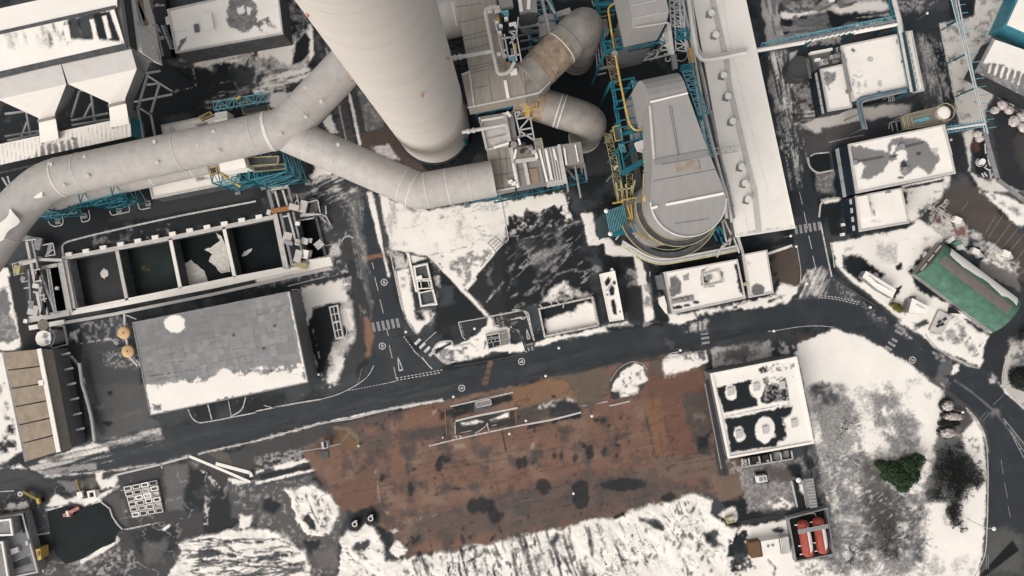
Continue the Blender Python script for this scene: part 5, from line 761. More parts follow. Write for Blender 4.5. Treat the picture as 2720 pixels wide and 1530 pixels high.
# transformer pens
t = thing('transformer_pens', 'row of four framed transformer pens below the substation roof', 'pens', tuple(W(q("f7 600,190")[0], 0)))
mb = MB(); E0, E1 = q("f7 290,165")[0], q("f7 835,70")[0]; F0, F1 = q("f7 300,250")[0], q("f7 850,160")[0]
mb.bar(W(F0, 2.5), W(F1, 2.5), .25, .5)
for u in (0, .14, .35, .58, .78, 1): mb.bar(W((lerp(E0[0], E1[0], u), lerp(E0[1], E1[1], u)), 2.5), W((lerp(F0[0], F1[0], u), lerp(F0[1], F1[1], u)), 2.5), .25, .5)
mb.build('pen_wall', 'trim', t); MB().prism(WL("f7 300,165 835,70 850,158 310,250", .15), 0).build('pen_floor', 'black', t)
for s_, m in (("f7 400,140 470,130 485,225 415,235", 'dark'), ("f7 515,125 580,115 600,200 530,210", 'dark'), ("f7 655,90 715,80 725,170 670,175", 'conc'), ("f7 755,75 805,65 815,145 765,150", 'conc'), ("f7 310,170 345,165 355,230 325,235", 'trim')): MB().prism(WL(s_, 1.8), .1).build('transformer', m, t)
for s_ in ("f7 455,200 480,195 485,222 462,226", "f7 565,175 590,172 594,198 572,202"): MB().prism(WL(s_, 2.1), 1.8).build('snow_cap', 'snow', t)
# red tanks in their bund
BQ = WL("f7 800,815 1230,700 1310,1215 885,1295", 2.0); t = thing('tank_bund', 'dark walled bund holding two red tanks', 'bund', ((BQ[0].x+BQ[2].x)/2, (BQ[0].y+BQ[2].y)/2, 0))
mb = MB(); rim(mb, BQ, .3, 0, 2, .05); mb.build('wall', 'conc', t); MB().prism([Vector((p.x, p.y, .12)) for p in inset(BQ, .2)], 0).build('floor', 'black', t)
mb = MB(); mb.bar(*WL("f7 910,965 1240,900", 4.4), .9, .12); mb.build('access_bridge', 'steel', t); MB().tube(bez(WL("f7 820,800 1090,755 1110,790", 1.6)), .12, 8).build('pipe', 'rail', t, True)
mb = MB(); mb.bar(*WL("f7 905,945 1240,880", 5.2), .08); mb.bar(*WL("f7 915,985 1245,920", 5.2), .08); mb.build('handrail', 'rail', t)
for i, (p0, p1) in enumerate((("f7 965,880", "f7 1020,1190"), ("f7 1130,850", "f7 1180,1155"))):
    a, b = W(q(p0)[0], 2.6), W(q(p1)[0], 2.6); dd = (b-a).normalized(); Rr = 1.48; path = []; rr = []
    for k in range(6): s_ = math.sin(math.pi/2*k/5); path.append(a-dd*Rr*(1-s_)*.8); rr.append(max(.08, Rr*math.sqrt(max(0, 1-(1-s_)**2))))
    for k in range(6): s_ = math.cos(math.pi/2*k/5); path.append(b+dd*Rr*(1-s_)*.8); rr.append(max(.08, Rr*math.sqrt(max(0, 1-(1-s_)**2))))
    tk = thing('red_tank', ('red horizontal tank in the bund, the left one of the two', 'red horizontal tank in the bund, the right one of the two')[i], 'tank', tuple((a+b)/2)[:2]+(.12,), 'red tanks in the bund'); MB().tube(path, rr, 28).build('vessel', 'redb', tk, True)
    sd = dd.cross(Vector((0,0,1))); sd = sd if sd.x > 0 else -sd; mb = MB(); pts = []; n = 18
    for k in range(n+1):
        u = k/n; c = lerp(a+dd*.9, b, u); wd = .05+.95*math.sin(math.pi*min(1, u*1.05+.02))**.5*(.8+.3*random.random())
        for j in range(5): th = R(4)+(j/4)*wd; pts.append(c+sd*math.sin(th)*(Rr+.05)+Vector((0,0,math.cos(th)*(Rr+.05))))
    mb.add(pts, [(k*5+j, k*5+5+j, k*5+6+j, k*5+1+j) for k in range(n) for j in range(4)]); mb.build('snow_streak', 'snow', tk, True)
    mb = MB()
    for u in (.12, .9): mb.box(lerp(a, b, u)+Vector((0,0,-2.5)), .5, 2.2, 1.4, math.atan2(dd.y, dd.x))
    mb.each('saddle', 'dconc', tk); MB().cyl(lerp(a, b, .08)+Vector((sd.x*.5, sd.y*.5, Rr-.15)), .28, .5, 12).build('manhole', 'lampw', tk)
    mb = MB()
    for u in (-.02, .72, 1.02): mb.bar(lerp(a, b, u)-sd*1.5, lerp(a, b, u)-sd*2.2, .25)
    mb.each('nozzle', 'lampw', tk)
# containers and boxes near it
t = thing('site_cabin', 'low white cabin with a brown timber end beside the red tanks', 'cabin', tuple(W(q("f7 600,1130")[0], 0))); MB().prism(WL("f7 370,1085 500,1065 525,1235 400,1255", 2.4), 0).build('timber_end', 'wood', t); MB().prism(WL("f7 500,1068 720,1035 735,1195 525,1232", 2.5), 0).build('body', 'snow', t); MB().prism(WL("f7 720,1030 805,1015 825,1180 735,1195", 2.3), 0).build('body', 'trim', t)
for s_ in ("f7 490,1070 520,1235", "f7 700,1030 725,1200"): MB().bar(*WL(s_, 2.56), .15).build('roof_joint', 'dark', t)
for s_ in ("f7 580,1120", "f7 630,1110"): MB().cyl(W(q(s_)[0], 2.5), .35, .25, 12, .3).build('vent', 'conc', t)
t = thing('shipping_container', 'grey container with a ribbed roof along the substation fence', 'container', tuple(W(q("f7 1060,540")[0], 0))); MB().prism(WL("f7 985,385 1080,372 1125,690 1045,705", 2.6), 0).build('body', 'conc', t); mb = MB()
for k in range(10): a = lerp(Vector(q("f7 990,395")[0]+(0,)), Vector(q("f7 1042,690")[0]+(0,)), k/9); b = lerp(Vector(q("f7 1078,380")[0]+(0,)), Vector(q("f7 1122,680")[0]+(0,)), k/9); mb.bar(W(a, 2.65), W(b, 2.65), .12, .08)
mb.build('roof_rib', 'trim', t)
t = thing('oil_cooler', 'small white framed machine on a dark stained patch', 'machine', tuple(W(q("f7 515,385")[0], 0))); MB().prism(WL("f7 455,355 560,340 575,410 465,428", 1.6), 0).build('housing', 'lampw', t); MB().prism(WL("f7 480,370 520,362 525,405 490,412", 1.75), 1.6).build('grille', 'steel', t); MB().prism(WL("f7 530,360 552,357 560,400 540,402", 1.75), 1.6).build('grille', 'conc', t)
t = thing('skip', 'small yellow rimmed skip at the end of the snow heap', 'skip', tuple(W(q("f7 170,835")[0], 0))); mb = MB(); rim(mb, WL("f7 120,815 205,790 225,850 135,875", 1.3), .2, 0, 1.3); mb.build('body', 'ylight', t); MB().prism(WL("f7 125,820 200,797 218,845 140,868", 1.0), .1).build('snow_load', 'trim', t)
t = thing('small_tank', 'small white topped drum beside the dark substation corner', 'tank', tuple(W(q("f7 915,395")[0], 0))); MB().cyl(W(q("f7 915,395")[0], 0), .68, 2, 18).build('shell', 'steel', t, True); MB().dome(W(q("f7 915,395")[0], 2), .7, .3).build('top', 'lampw', t, True); MB().bar(W(q("f7 885,360")[0], 1.6), W(q("f7 940,380")[0], 1.6), .12).build('pipe', 'dark', t)
# small tanks, left
for s_, lb, r_, h in (("b1 935,1063", 'orange topped round tank at the workshop corner, the upper one', 1.58, 6), ("b1 965,1203", 'orange topped round tank at the workshop corner, the lower one', 1.58, 6)):
    c = W(q(s_)[0], h); t = thing('small_silo', lb, 'tank', (c.x, c.y, 0), 'orange round tanks by the workshop'); MB().cyl((c.x, c.y, 0), r_, h, 28).build('shell', 'steel', t, True); MB().dome((c.x, c.y, h), r_+.05, .35, 28).build('lid', 'tan', t, True); MB().cyl((c.x, c.y, h+.3), .2, .25, 10).build('vent', 'beige', t)
mb = MB(); [mb.bar(W(a, 5), W(b, 5), .5) for a, b in ((q("b1 940,920")[0], q("b1 945,1020")[0]), (q("b1 955,1105")[0], q("b1 965,1165")[0]), (q("b1 975,1240")[0], q("b1 1040,1310")[0]))]; tag(mb.build('feed_pipe', 'trim'), 'pale pipe linking the two orange tanks', 'pipe')
c = W(q("b1 328,1105")[0], 6); t = thing('white_tank', 'round white tank with a grey melt mark, above the tan shed', 'tank', (c.x, c.y, 0)); MB().cyl((c.x, c.y, 0), 2.0, 6, 32).build('shell', 'steel', t, True); painted_quad('lid', q("b1 280,1060 380,1060 380,1150 280,1150"), 6.06, 'S', lambda P: (P.ell("b1 340,1085", 9, 11, 'U', amp=4), P.ell("b1 350,1130", 7, 5, 'U', amp=3)), t); MB().ring((c.x, c.y, 6), 0, 2.02, .05).build('lid_rim', 'snow', t); MB().tube(bez(WL("b1 370,1035 420,1070 400,1150 360,1170", 6.3)), .08, 8).build('guard_rail', 'steel', t, True)
mb = MB(); P8 = WL("b1 380,1005 485,1010 510,1150 395,1180", .3); [mb.bar(P8[i], P8[(i+1) % 4], .35, .6) for i in range(4)]; o = mb.build('bund_wall', 'trim'); tag(o, 'pale bund kerb right of the round white tank', 'kerb wall')
for i in range(3):
    o = MB().tube([W(q("b1 %d,1060" % (400+22*i))[0], 1.0), W(q("b1 %d,1150" % (418+22*i))[0], 1.0)], .35, 10).build('gas_cylinder', 'dark', None, True); tag(o, ('dark cylinder nearest the round white tank', 'dark cylinder in the middle of three by the white tank', 'dark cylinder farthest from the round white tank')[i], 'cylinder', 'dark cylinders in the bund')
# ------------------------------------------------------------------ chimney
CB = Vector((-20.7, 42.5, 0)); HT = 165.0
rad = lambda z: 9.5-.0042*z
t = thing('chimney', 'huge pale concrete chimney rising past the top of the picture', 'chimney', CB)
MB().tube([CB+Vector((0,0,z)) for z in np.linspace(0, HT, 34)], [rad(z) for z in np.linspace(0, HT, 34)], 96).build('shaft', 'chim', t, True)
for z, h, tilt in ((12,.10,0),(17.5,.06,0),(24,.12,0),(30,.07,0),(38,.12,0),(46.5,.08,0),(54,.16,0),(66,.08,0),(74,.12,0),(86,.08,0),(98,.10,0)):
    MB().ring(CB+Vector((0,0,z)), rad(z)-.2, rad(z)+.035, h, 96).build('joint_band', 'chimline', t)
MB().ring(CB, 9.4, 9.95, 1.4, 72).build('base_ring', 'dark', t)
for ang in (-10, 52, 118, 215, 300, 170):
    e = Vector((math.cos(R(ang)), math.sin(R(ang)), 0)); l = MB().box(CB+e*(rad(60)+.2)+Vector((0,0,60)), .3, .3, .6, R(ang)).build('aviation_light', 'rosy', t); MB().box(CB+e*(rad(60)+.3)+Vector((0,0,59.7)), .5, .5, .2, R(ang)).build('bracket', 'beige', l)
for ang in (232, 330):
    e = Vector((math.cos(R(ang)), math.sin(R(ang)), 0)); l = MB().box(CB+e*(rad(93)+.2)+Vector((0,0,93)), .3, .3, .6, R(ang)).build('aviation_light', 'rosy', t)
mb = MB()
for k in range(10):
    a = R(-95+k*14); mb.box(CB+Vector((math.cos(a)*10.6, math.sin(a)*10.6, 0)), .35, .35, .8, a)
mb.each('base_bolt', 'dark', t)
e = Vector((math.cos(R(-28)), math.sin(R(-28)), 0)); MB().box(CB+e*9.5+Vector((0,0,1)), 1.2, .8, 6, R(-28)).build('ladder_cage', 'teal', t)
# ------------------------------------------------------------------ flue ducts
def pathpx(s, z): return bez([W(p, z) for p in q(s)], 10)
t = thing('flue_duct', 'huge grey flue duct with a forked junction left of the chimney', 'duct', tuple(W((740, 345), 0)))
A = pathpx("p -75,725 45,551 128,478 221,458 480,402 700,353 765,337 915,180 1000,88 1240,38", 22); MB().tube(A, 4.57, 48).build('main_duct', 'duct', t, True)
Cc = pathpx("p 735,344 828,384 1050,481 1114,509 1137,505 1312,474", 20); MB().tube(Cc, [4.3]*len(Cc), 48).build('branch_duct', 'duct', t, True)
def collar(pa, pb, z, u, r, ln_=.35, m='seam', nm='seam_ring'):
    a, b = W(pa, z), W(pb, z); c = lerp(a, b, u); d_ = (b-a).normalized()*ln_/2; MB().tube([c-d_, c+d_], r, 48).build(nm, m, t, True)
for pa, pb, u, l_ in (((221,458),(480,402),.0,.12),((221,458),(480,402),-.22,.3),((221,458),(480,402),1.0,.12),((480,402),(700,353),.9,.1),((700,353),(765,337),.25,.7),((45,551),(-75,725),.35,.12),((765,337),(915,180),.25,.1)): collar(pa, pb, 22, u, 4.66, l_)
for pa, pb, u, l_ in (((828,384),(1050,481),.0,.1),((828,384),(1050,481),1.1,.12),((1137,505),(1312,474),-.02,.18),((1137,505),(1312,474),.3,.2),((1137,505),(1312,474),.62,.1),((1050,481),(1114,509),.75,.2)): collar(pa, pb, 20, u, 4.38, l_)
for (x, y), z in (((135,437),26.2),((225,418),26),((233,468),26.4),((418,432),26.2),((410,377),26.3),((525,388),26.4),((580,402),26.2),((567,350),26.3),((745,407-50),26.2),((812,311),26.2),((853,270),26.2),((811,235),26.2),((775,281),26.2),((898,385),23.9),((880,428),23.9),((170,553-60),26)): MB().box(W((x, y), z), .7, .8, .12, R(15)).build('hatch', mat('hatch_sheet', (.54,.50,.46), .7), t)
sp = W((90, 525), 25.6); 
def patch(c, dx, dy, n=12, zf=lambda x, y: 0):
    pts = [c+Vector((dx*math.cos(a)*(.8+.3*random.random()), dy*math.sin(a)*(.8+.3*random.random()), 0)) for a in np.linspace(0, 2*math.pi, n, endpoint=False)]; return MB().prism([p+Vector((0,0,.3)) for p in pts], c.z-.8)
patch(W((97, 516), 25.3), 1.7, 1.0).build('snow_patch', 'snow', t)
cs = Vector(q("e6 250,1000")[0]+(0,)); a, b = W((62, 560), 22), W((25, 628), 22); d_ = (b-a).normalized(); s_ = d_.cross(Vector((0,0,1))); s_ = s_ if s_.x > 0 else -s_
mb = MB(); n = 16; pts = []
for k in range(n+1):
    u = k/n
    for j in range(6):
        th = R(2+math.sin(u*9)*5)+(j/5)*R(26+8*math.sin(u*5))*min(1, 5*(1-u)+.2, 5*u+.2); pts.append(lerp(a, b, u*1.25)+s_*math.sin(th)*4.63+Vector((0,0,math.cos(th)*4.63)))
mb.add(pts, [(k*6+j, k*6+6+j, k*6+7+j, k*6+1+j) for k in range(n) for j in range(5)]); mb.build('snow_streak', 'snow', t, True)
t2 = thing('lower_duct', 'smaller grey duct running under the huge flue duct', 'duct', tuple(W((400, 455), 0))); Ld = pathpx("p 118,532 180,512 300,483 602,416", 11); MB().tube(Ld, 3.3, 32).build('duct_run', 'duct', t2, True)
for u in (.35, .7): c = lerp(W((300,483),11), W((602,416),11), u); d_ = (W((602,416),11)-W((300,483),11)).normalized()*.15; MB().tube([c-d_, c+d_], 3.38, 32).build('seam_ring', 'seam', t2, True)
# expansion joint housings
for i, (s_, z, h, lb) in enumerate((("e7 480,985 800,930 842,1085 512,1140", 20, 5, 'white snow capped box on the lower side of the huge flue duct'), ("e7 440,385 590,360 608,490 450,515", 21, 4, 'grey box with a snowy lip on the upper side of the huge flue duct'))):
    pp = WL(s_, z); o = thing('joint_housing', lb, 'duct box', ((pp[0].x+pp[2].x)/2, (pp[0].y+pp[2].y)/2, z-h)); MB().prism(pp, z-h).build('housing', 'trim' if i else 'snow', o); MB().bar(pp[0 if not i else 3]+Vector((0,0,.2)), pp[1 if not i else 2]+Vector((0,0,.2)), 1.2, .5).build('snow_lip', 'snow', o)
# ------------------------------------------------------------------ steel trestles and racks
def lattice(mb, p, q_, wv, n, th=.17, tb=.09):
    """flat braced frame: chords p-q and p+w - q+w"""
    p, q_, wv = Vector(p), Vector(q_), Vector(wv); mb.bar(p, q_, th); mb.bar(p+wv, q_+wv, th)
    for k in range(n+1): mb.bar(lerp(p, q_, k/n), lerp(p, q_, k/n)+wv, tb)
    for k in range(n):
        a, b = lerp(p, q_, k/n), lerp(p, q_, (k+1)/n); mb.bar(a+(wv if k % 2 else Vector()), b+(Vector() if k % 2 else wv), tb)
def trestle(label, feet, z, m='teal', lvl=3, name='support_trestle', group='teal trestles under the flue ducts', w_=.27, bm=None, splay=0):
    F = [W(p, 0) for p in feet]; c = sum(F, Vector())/4; T = [lerp(p, c, splay)+Vector((0,0,z)) for p in F]; t = thing(name, label, 'steel frame', c, group)
    for a, b in zip(F, T): MB().bar(a, b, w_).build('leg', m, t)
    mb = MB()
    for k in range(4):
        j = (k+1) % 4
        for l in range(lvl):
            a0, a1 = lerp(F[k], T[k], (l+.15)/lvl), lerp(F[k], T[k], (l+1)/lvl); b0, b1 = lerp(F[j], T[j], (l+.15)/lvl), lerp(F[j], T[j], (l+1)/lvl); mb.bar(a1, b1, w_*.8); mb.bar(a0, b1, w_*.55); mb.bar(b0, a1, w_*.55)
    mb.build('bracing', bm or 'teal2', t)
    for a in F: MB().box(a, 1.4, 1.4, .35, .2).build('footing', 'conc', t)
    return t
trestle('leftmost teal trestle under the huge flue duct, near the pale duct elbow', [(155,588),(226,573),(212,515),(141,530)], 16.5)
t = trestle('teal trestle under the middle of the huge flue duct, above the four basins', [(318,560),(395,540),(381,480),(304,500)], 16.5)
trestle('teal trestle under the duct fork, above the gantry of the basins', [(728,506),(818,485),(800,395),(715,415)], 17)
trestle('teal trestle left of the duct fork, behind the white snow capped box', [(632,510),(700,497),(686,440),(618,455)], 15.5)
trestle('short teal trestle under the bend of the branch duct', [(1240,545),(1330,530),(1322,490),(1232,505)], 14, lvl=2)
def girder(label, s, z, ht, n, m='tealsn', wv=None, name='lattice_girder', group='teal lattice girders'):
    a, b = WL(s, z); o = MB(); d_ = (b-a).normalized(); side = Vector((-d_.y, d_.x, 0))
    lattice(o, a, b, (0,0,ht), n); lattice(o, a+side*2, b+side*2, (0,0,ht), n); lattice(o, a, b, side*2, n); lattice(o, a+Vector((0,0,ht)), b+Vector((0,0,ht)), side*2, n, .2, .12)
    r = o.build(name, m); return tag(r, label, 'girder', group)
girder('teal lattice girder linking the two left trestles below the huge duct', "e6 960,850 1700,760", 9, 2.5, 9, 'teal'); girder('teal lattice girder between the trestles by the white snow capped box', "e7 720,1330 1500,1200", 6, 2.5, 8, 'teal'); girder('pale teal girder low beside the leftmost trestle', "e6 480,965 1040,905", 7, 1.6, 7)
girder('teal girder over the brown slush behind the duct fork', "e7 470,375 1150,260", 15, 1.8, 8); girder('teal girder crossing under the small grey hood at the top', "e3 520,660 1290,510", 24, 2.2, 10, 'teal'); girder('teal girder bridging the yellow gas pipe', "e3 215,690 520,615", 24, 2, 4, 'teal'); girder('teal girder along the lower edge of the lower fan house', "e2 640,1350 1830,1085", 11, 1.6, 12, 'teal')
def platform(label, s, z, rail=True, m='steel', rm='ylight', name='access_platform', group='access platforms'):
    pp = WL(s, z); t = thing(name, label, 'platform', (sum(p.x for p in pp)/len(pp), sum(p.y for p in pp)/len(pp), z-.2), group); MB().prism(pp, z-.2).build('deck', m, t)
    if rail:
        mb = MB(); n = len(pp)
        for i in range(n):
            a, b = pp[i], pp[(i+1) % n]; u = Vector((0,0,1.1)); mb.bar(a+u, b+u, .13); mb.bar(a+u*.5, b+u*.5, .08); k = max(1, int((b-a).length/2))
            for j in range(k): c = lerp(a, b, j/k); mb.bar(c, c+u, .1)
        mb.build('handrail', rm, t)
    return t
platform('small railed platform on the lower side of the huge duct, left of the white box', "e7 300,960 420,940 450,1020 330,1045", 18, m='dconc'); platform('yellow railed platform below the white snow capped box', "e7 370,1100 470,1080 490,1160 400,1190", 16, m='dconc', rm='yellow'); platform('railed walkway right of the white snow capped box', "e7 850,970 1270,950 1260,1050 860,1080", 17, m='dconc'); platform('lower railed walkway among the teal trestles by the duct fork', "e7 950,1090 1350,1050 1370,1110 960,1150", 12, m='dconc')
platform('small railed platform on the upper side of the huge duct', "e7 215,545 340,510 360,550 240,590", 18, m='dconc'); platform('yellow stair landing on the upper side of the huge duct', "e7 260,450 400,385 430,430 280,490", 16, m='dconc', rm='yellow'); platform('railed walkway above the huge duct, left of the duct fork', "e7 775,265 1130,245 1150,370 830,420", 13, m='dconc')
o = MB().bar(*WL("e7 715,215 770,175", 17), .5).build('yellow_davit', 'yellow'); tag(o, 'short yellow lifting arm above the huge flue duct', 'davit')
o = MB().tube(bez(WL("e7 470,1150 540,1170 640,1260 770,1330", 10)), .3, 8).build('yellow_stair_rail', 'yellow'); tag(o, 'yellow stair rail curving past the left trestle of the fork', 'rail')
# ------------------------------------------------------------------ hopper house (precipitator), upper left
t = thing('hopper_house', 'big white roofed plant house with funnel shaped hoppers at the upper left', 'plant building', tuple(W((60, 250), 0)))
ZR = 38
def rf(P):
    P.poly("a1 0,255 870,62 940,345 0,560", 'S', 2, 0); P.poly("a1 520,150 860,75 925,325 700,320 540,300 480,260", 'K', 5, 6); P.poly("a1 330,190 620,120 640,330 350,330", 'G', 12, 14, tex=(16,-.1,.7,78,5)); P.poly("a1 480,160 700,110 740,300 500,320", 'D', 6, 8, tex=(14,-.2,.6,78,6)); P.poly("a1 40,250 360,190 360,330 60,380", 'T', 14, 12, tex=(14,.2,.7,78,6)); P.poly("a1 540,295 900,315 945,340 560,380", 'S', 5, 5)
    for s_ in ("a1 685,155 718,150 750,310 715,315", "a1 780,130 812,125 848,290 815,295", "a1 485,200 530,190 545,320 500,320"): P.poly(s_, 'S', 1.5, 1)
    P.poly("a1 830,70 875,58 930,300 915,320", 'S', 2, 2)
Qa = q("a1 -300,130 880,-130 885,52 -300,310"); Qb = q("a1 -300,322 870,62 945,338 -300,625")
top = [W(p, ZR) for p in Qa[:2]]+[W(q("a1 945,338")[0], ZR), W(q("a1 -300,625")[0], ZR)]; MB().prism([Vector((p.x, p.y, ZR-.4)) for p in top], 27).build('wall', 'clad', t)
painted_quad('roof', Qa, ZR+.6, 'S', None, t); painted_quad('roof', Qb, ZR, 'S', rf, t, zf=lambda u, v: .6*(1-v)); mb = MB(); mb.bar(*WL("a1 -300,316 878,55", ZR+.5), .7, .5); mb.build('valley_gutter', 'dconc', t)
mb = MB(); mb.bar(*WL("a1 -300,630 960,345", ZR-.2), 1.0, .6); mb.build('eave_gutter', 'dconc', t); MB().prism(WL("a1 880,-150 925,-150 990,350 950,345", ZR-2), 26).build('recess_shade', 'dark', t); MB().prism(WL("a1 925,-150 970,-150 1075,400 985,365", 33.5), 25).build('side_wall', mat('hopper_grey', (.55,.52,.49), .8, var=.06), t)  # solid dark block fills the recess, its shade put into the colour
def funnel(dx, dy, first):
    z1, z2, z3, z4 = 36, 31, 22, 19.5
    f = lambda x, y, z: W((lambda p: (p[0]+dx, p[1]+dy))(q("a1 %f,%f" % (x, y))[0]), z)
    tl, tr = f(465,485,z1), f(990,370,z1); ml, mr = f(515,635,z2), f(1032,520,z2); nl, nr = f(820,775,z3), f(945,742,z3); ol, orr = f(835,965,z4), f(975,935,z4)
    dn = lambda p, h: Vector((p.x, p.y, p.z-h))
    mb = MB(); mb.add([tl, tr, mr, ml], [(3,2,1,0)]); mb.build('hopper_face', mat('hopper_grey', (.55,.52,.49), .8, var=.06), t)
    mb = MB(); mb.add([ml, mr, nr, nl], [(3,2,1,0)]); mb.build('hopper_slope', 'snow', t)
    mb = MB(); mb.add([nl, nr, orr, ol], [(3,2,1,0)]); mb.build('hopper_neck', 'snow', t)
    mb = MB(); mb.bar(f(818,800,z3+.3), f(945,770,z3+.3), .5, .5); mb.build('neck_flange', 'clad', t)
    mb = MB(); R_ = [tr, mr, nr, orr]; Rb = [f(1140,460,27), f(1100,555,23), f(1010,760,15.5), f(1000,900,14)]
    mb.add(R_+Rb, [(0,4,5,1),(1,5,6,2),(2,6,7,3)]); L__ = [tl, ml, nl, ol]; off = Vector((2,0,0)); mb.add(L__+[dn(p, 9)+off for p in L__], [(0,1,5,4),(1,2,6,5),(2,3,7,6)]); mb.build('hopper_side', mat('hopper_side_shade', (.22,.215,.21), .7, var=.1), t)  # sides use a darker copy of the hopper grey, shade painted in
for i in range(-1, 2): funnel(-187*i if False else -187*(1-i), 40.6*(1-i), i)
RR = WL("a1 -300,1150 0,1085 310,1010 980,880 992,1030 310,1170 0,1250 -300,1310", 18.5); MB().prism(RR, 13).build('outlet_box', 'dark', t); MB().prism([W(p, 18.4) for p in q('a1 955,885 984,879 996,1028 967,1033')], 12.5).build('teal_end', 'teal', t)
def rr_(P):
    for i in range(40): x = -200+i*31; P.line("a1 %d,%d %d,%d" % (x, 1100-x*.2, x+20, 1270-x*.2), 1.5, 'U', op=.7)
    for i in range(12): x = 40+i*52; P.poly("a1 %d,%d %d,%d %d,%d" % (x+6, 1245-x*.21, x+28, 1150-x*.21+20*abs(i-6), x+40, 1240-x*.21), 'G', 2, 2, op=.9)
    for i in range(6): x = 300+i*50; P.poly("a1 %d,%d %d,%d %d,%d %d,%d" % (x, 1100-x*.2+60, x+30, 1090-x*.2+60, x+42, 1240-x*.2, x+14, 1250-x*.2), 'G', 2, 2, op=.85)
    P.ell("a1 550,1045", 6, 3, 'D')
painted_quad('outlet_roof', q("a1 -300,1150 980,880 992,1030 -300,1310"), 18.7, 'S', rr_, t)
mb = MB()
for s_ in ("a1 -300,1330 720,1110", "a1 -300,1375 620,1160"): mb.bar(*WL(s_, 14), .3)
for i in range(14): x = -60+i*52; mb.bar(*WL("a1 %d,%d %d,%d" % (x, 1262-x*.21, x+16, 1310-x*.21), 14), .5, .2)
mb.build('catwalk', 'dconc', t)
mb = MB()
for s_, z in (("a1 540,890 600,690", 14), ("a1 600,690 690,660", 14), ("a1 540,910 820,855", 12), ("a1 545,945 830,900", 10), ("a1 690,720 715,915", 9), ("a1 60,1060 310,1010", 10), ("a1 40,1030 310,985", 12), ("a1 40,860 200,840", 13), ("a1 200,840 230,1020", 10), ("a1 165,1030 215,900", 8), ("a1 630,900 690,780", 8), ("a1 120,790 180,778", 13), ("a1 20,1340 80,1440", 9), ("a1 60,1330 95,1440", 9)): mb.bar(*WL(s_, z), .45)
mb.each('hopper_frame', 'rail', t)
mb = MB()
for s_, z in (("a1 1045,800 1110,575", 16), ("a1 1035,815 1055,790", 16), ("a1 1140,850 1205,630", 12), ("a1 1100,555 1210,535", 14), ("a1 1110,640 1200,630", 12), ("a1 1015,770 1300,712", 9), ("a1 1040,820 1080,1045", 14), ("a1 1140,870 1170,1030", 9), ("a1 1110,570 1300,690", 6), ("a1 1040,660 1060,600", 15), ("a1 1060,820 1140,870", 12)): mb.bar(*WL(s_, z), .42)
mb.build('side_frame', 'rail', t)
F = [W(p, 0) for p in q("a1 1090,1000 560,1090 200,1160")]
for p in F: MB().bar(p, p+Vector((0,0,14)), .6).build('leg', 'steel', t)
# conveyor and stair structure beside it
t = thing('conveyor_rack', 'brown and grey rack of conveyors and stairs beside the hopper house', 'pipe rack', tuple(W((400, 90), 0)))
mb = MB()
for s_, z, w_ in (("a1 975,0 1060,200", 31, .7), ("a1 1000,-60 1110,190", 31, .9), ("a1 1050,-60 1085,160", 31, .9), ("a1 1100,100 1160,-60", 25, 1.0), ("a1 1075,100 1190,440", 25, 1.5), ("a1 1125,80 1150,30", 25, 1.0)): mb.bar(*WL(s_, z), w_, .5)
mb.each('conveyor', 'brown', t)
mb = MB()
for s_, z in (("a1 960,10 1045,190", 33), ("a1 1110,120 1205,450", 26), ("a1 1150,100 1230,420", 20), ("a1 1220,190 1290,370", 14), ("a1 1060,190 1110,400", 27), ("a1 1020,0 1080,180", 32), ("a1 1065,0 1100,160", 31), ("a1 1130,150 1215,430", 24), ("a1 1090,140 1130,330", 26), ("a1 1060,120 1130,110", 26), ("a1 1080,200 1160,190", 26), ("a1 1110,330 1190,310", 25), ("a1 1040,240 1100,230", 18), ("a1 1140,200 1190,190", 13), ("a1 1170,300 1240,280", 11), ("a1 1210,40 1180,30", 12), ("a1 1150,45 1240,40", 12)): mb.bar(*WL(s_, z), .35)
mb.each('frame', 'steel', t)
for s0, s1, z in (("a1 1225,200 1300,370", "a1 1250,195 1320,360", 7), ("a1 1165,190 1215,300", "a1 1190,185 1240,290", 8)):
    mb = MB(); a, b = WL(s0, z); c, d_ = WL(s1, z+1)
    for k in range(13): mb.bar(lerp(a, b, k/12), lerp(c, d_, k/12), .18, .1)
    mb.build('stair_flight', 'steel', t)
for s_ in ("a1 1065,155", "a1 1070,235", "a1 1080,330", "a1 1125,195", "a1 1155,365", "a1 1130,280"): MB().box(W(q(s_)[0], 28), .6, .6, .8).build('lamp', 'lampw', t)
for s_ in ("a1 1000,40", "a1 1100,180", "a1 1190,440"): p = W(q(s_)[0], 16); MB().bar(p, Vector((p.x, p.y, 0)), .5).build('post', 'dark', t)
mb = MB(); mb.prism(WL("a1 1130,-80 1240,-80 1290,420 1190,420", 2.5), 0); mb.build('stair_base', 'black', t)
# ------------------------------------------------------------------ fan houses with their elbows
def house(label, polys, z, z0, wm='clad', name='fan_house', legs=(), cat='plant building'):
    pp = WL(polys[0][0], z); t = thing(name, label, cat, (sum(p.x for p in pp)/len(pp), sum(p.y for p in pp)/len(pp), 0))
    for s_, m, dz, nm in polys: MB().prism(WL(s_, z+dz), z0).build(nm, m, t)
    for s_ in legs:
        for p in q(s_): c = W(p, z0); MB().bar(Vector((c.x, c.y, 0)), c, .5).build('leg', 'teal', t)
    return t
t = house('upper tan clad fan house right of the chimney, joined to a stained elbow duct', [("p 1200,-60 1306,-60 1330,60 1346,172 1387,166 1399,253 1244,284 1226,199 1246,188", 'tanclad', 0, 'casing'), ("p 1388,166 1402,153 1464,215 1433,246 1400,253", 'rustduct', -.1, 'transition')], 28, 21, legs=("p 1215,20 1300,40 1260,265 1390,235",))
mb = MB()
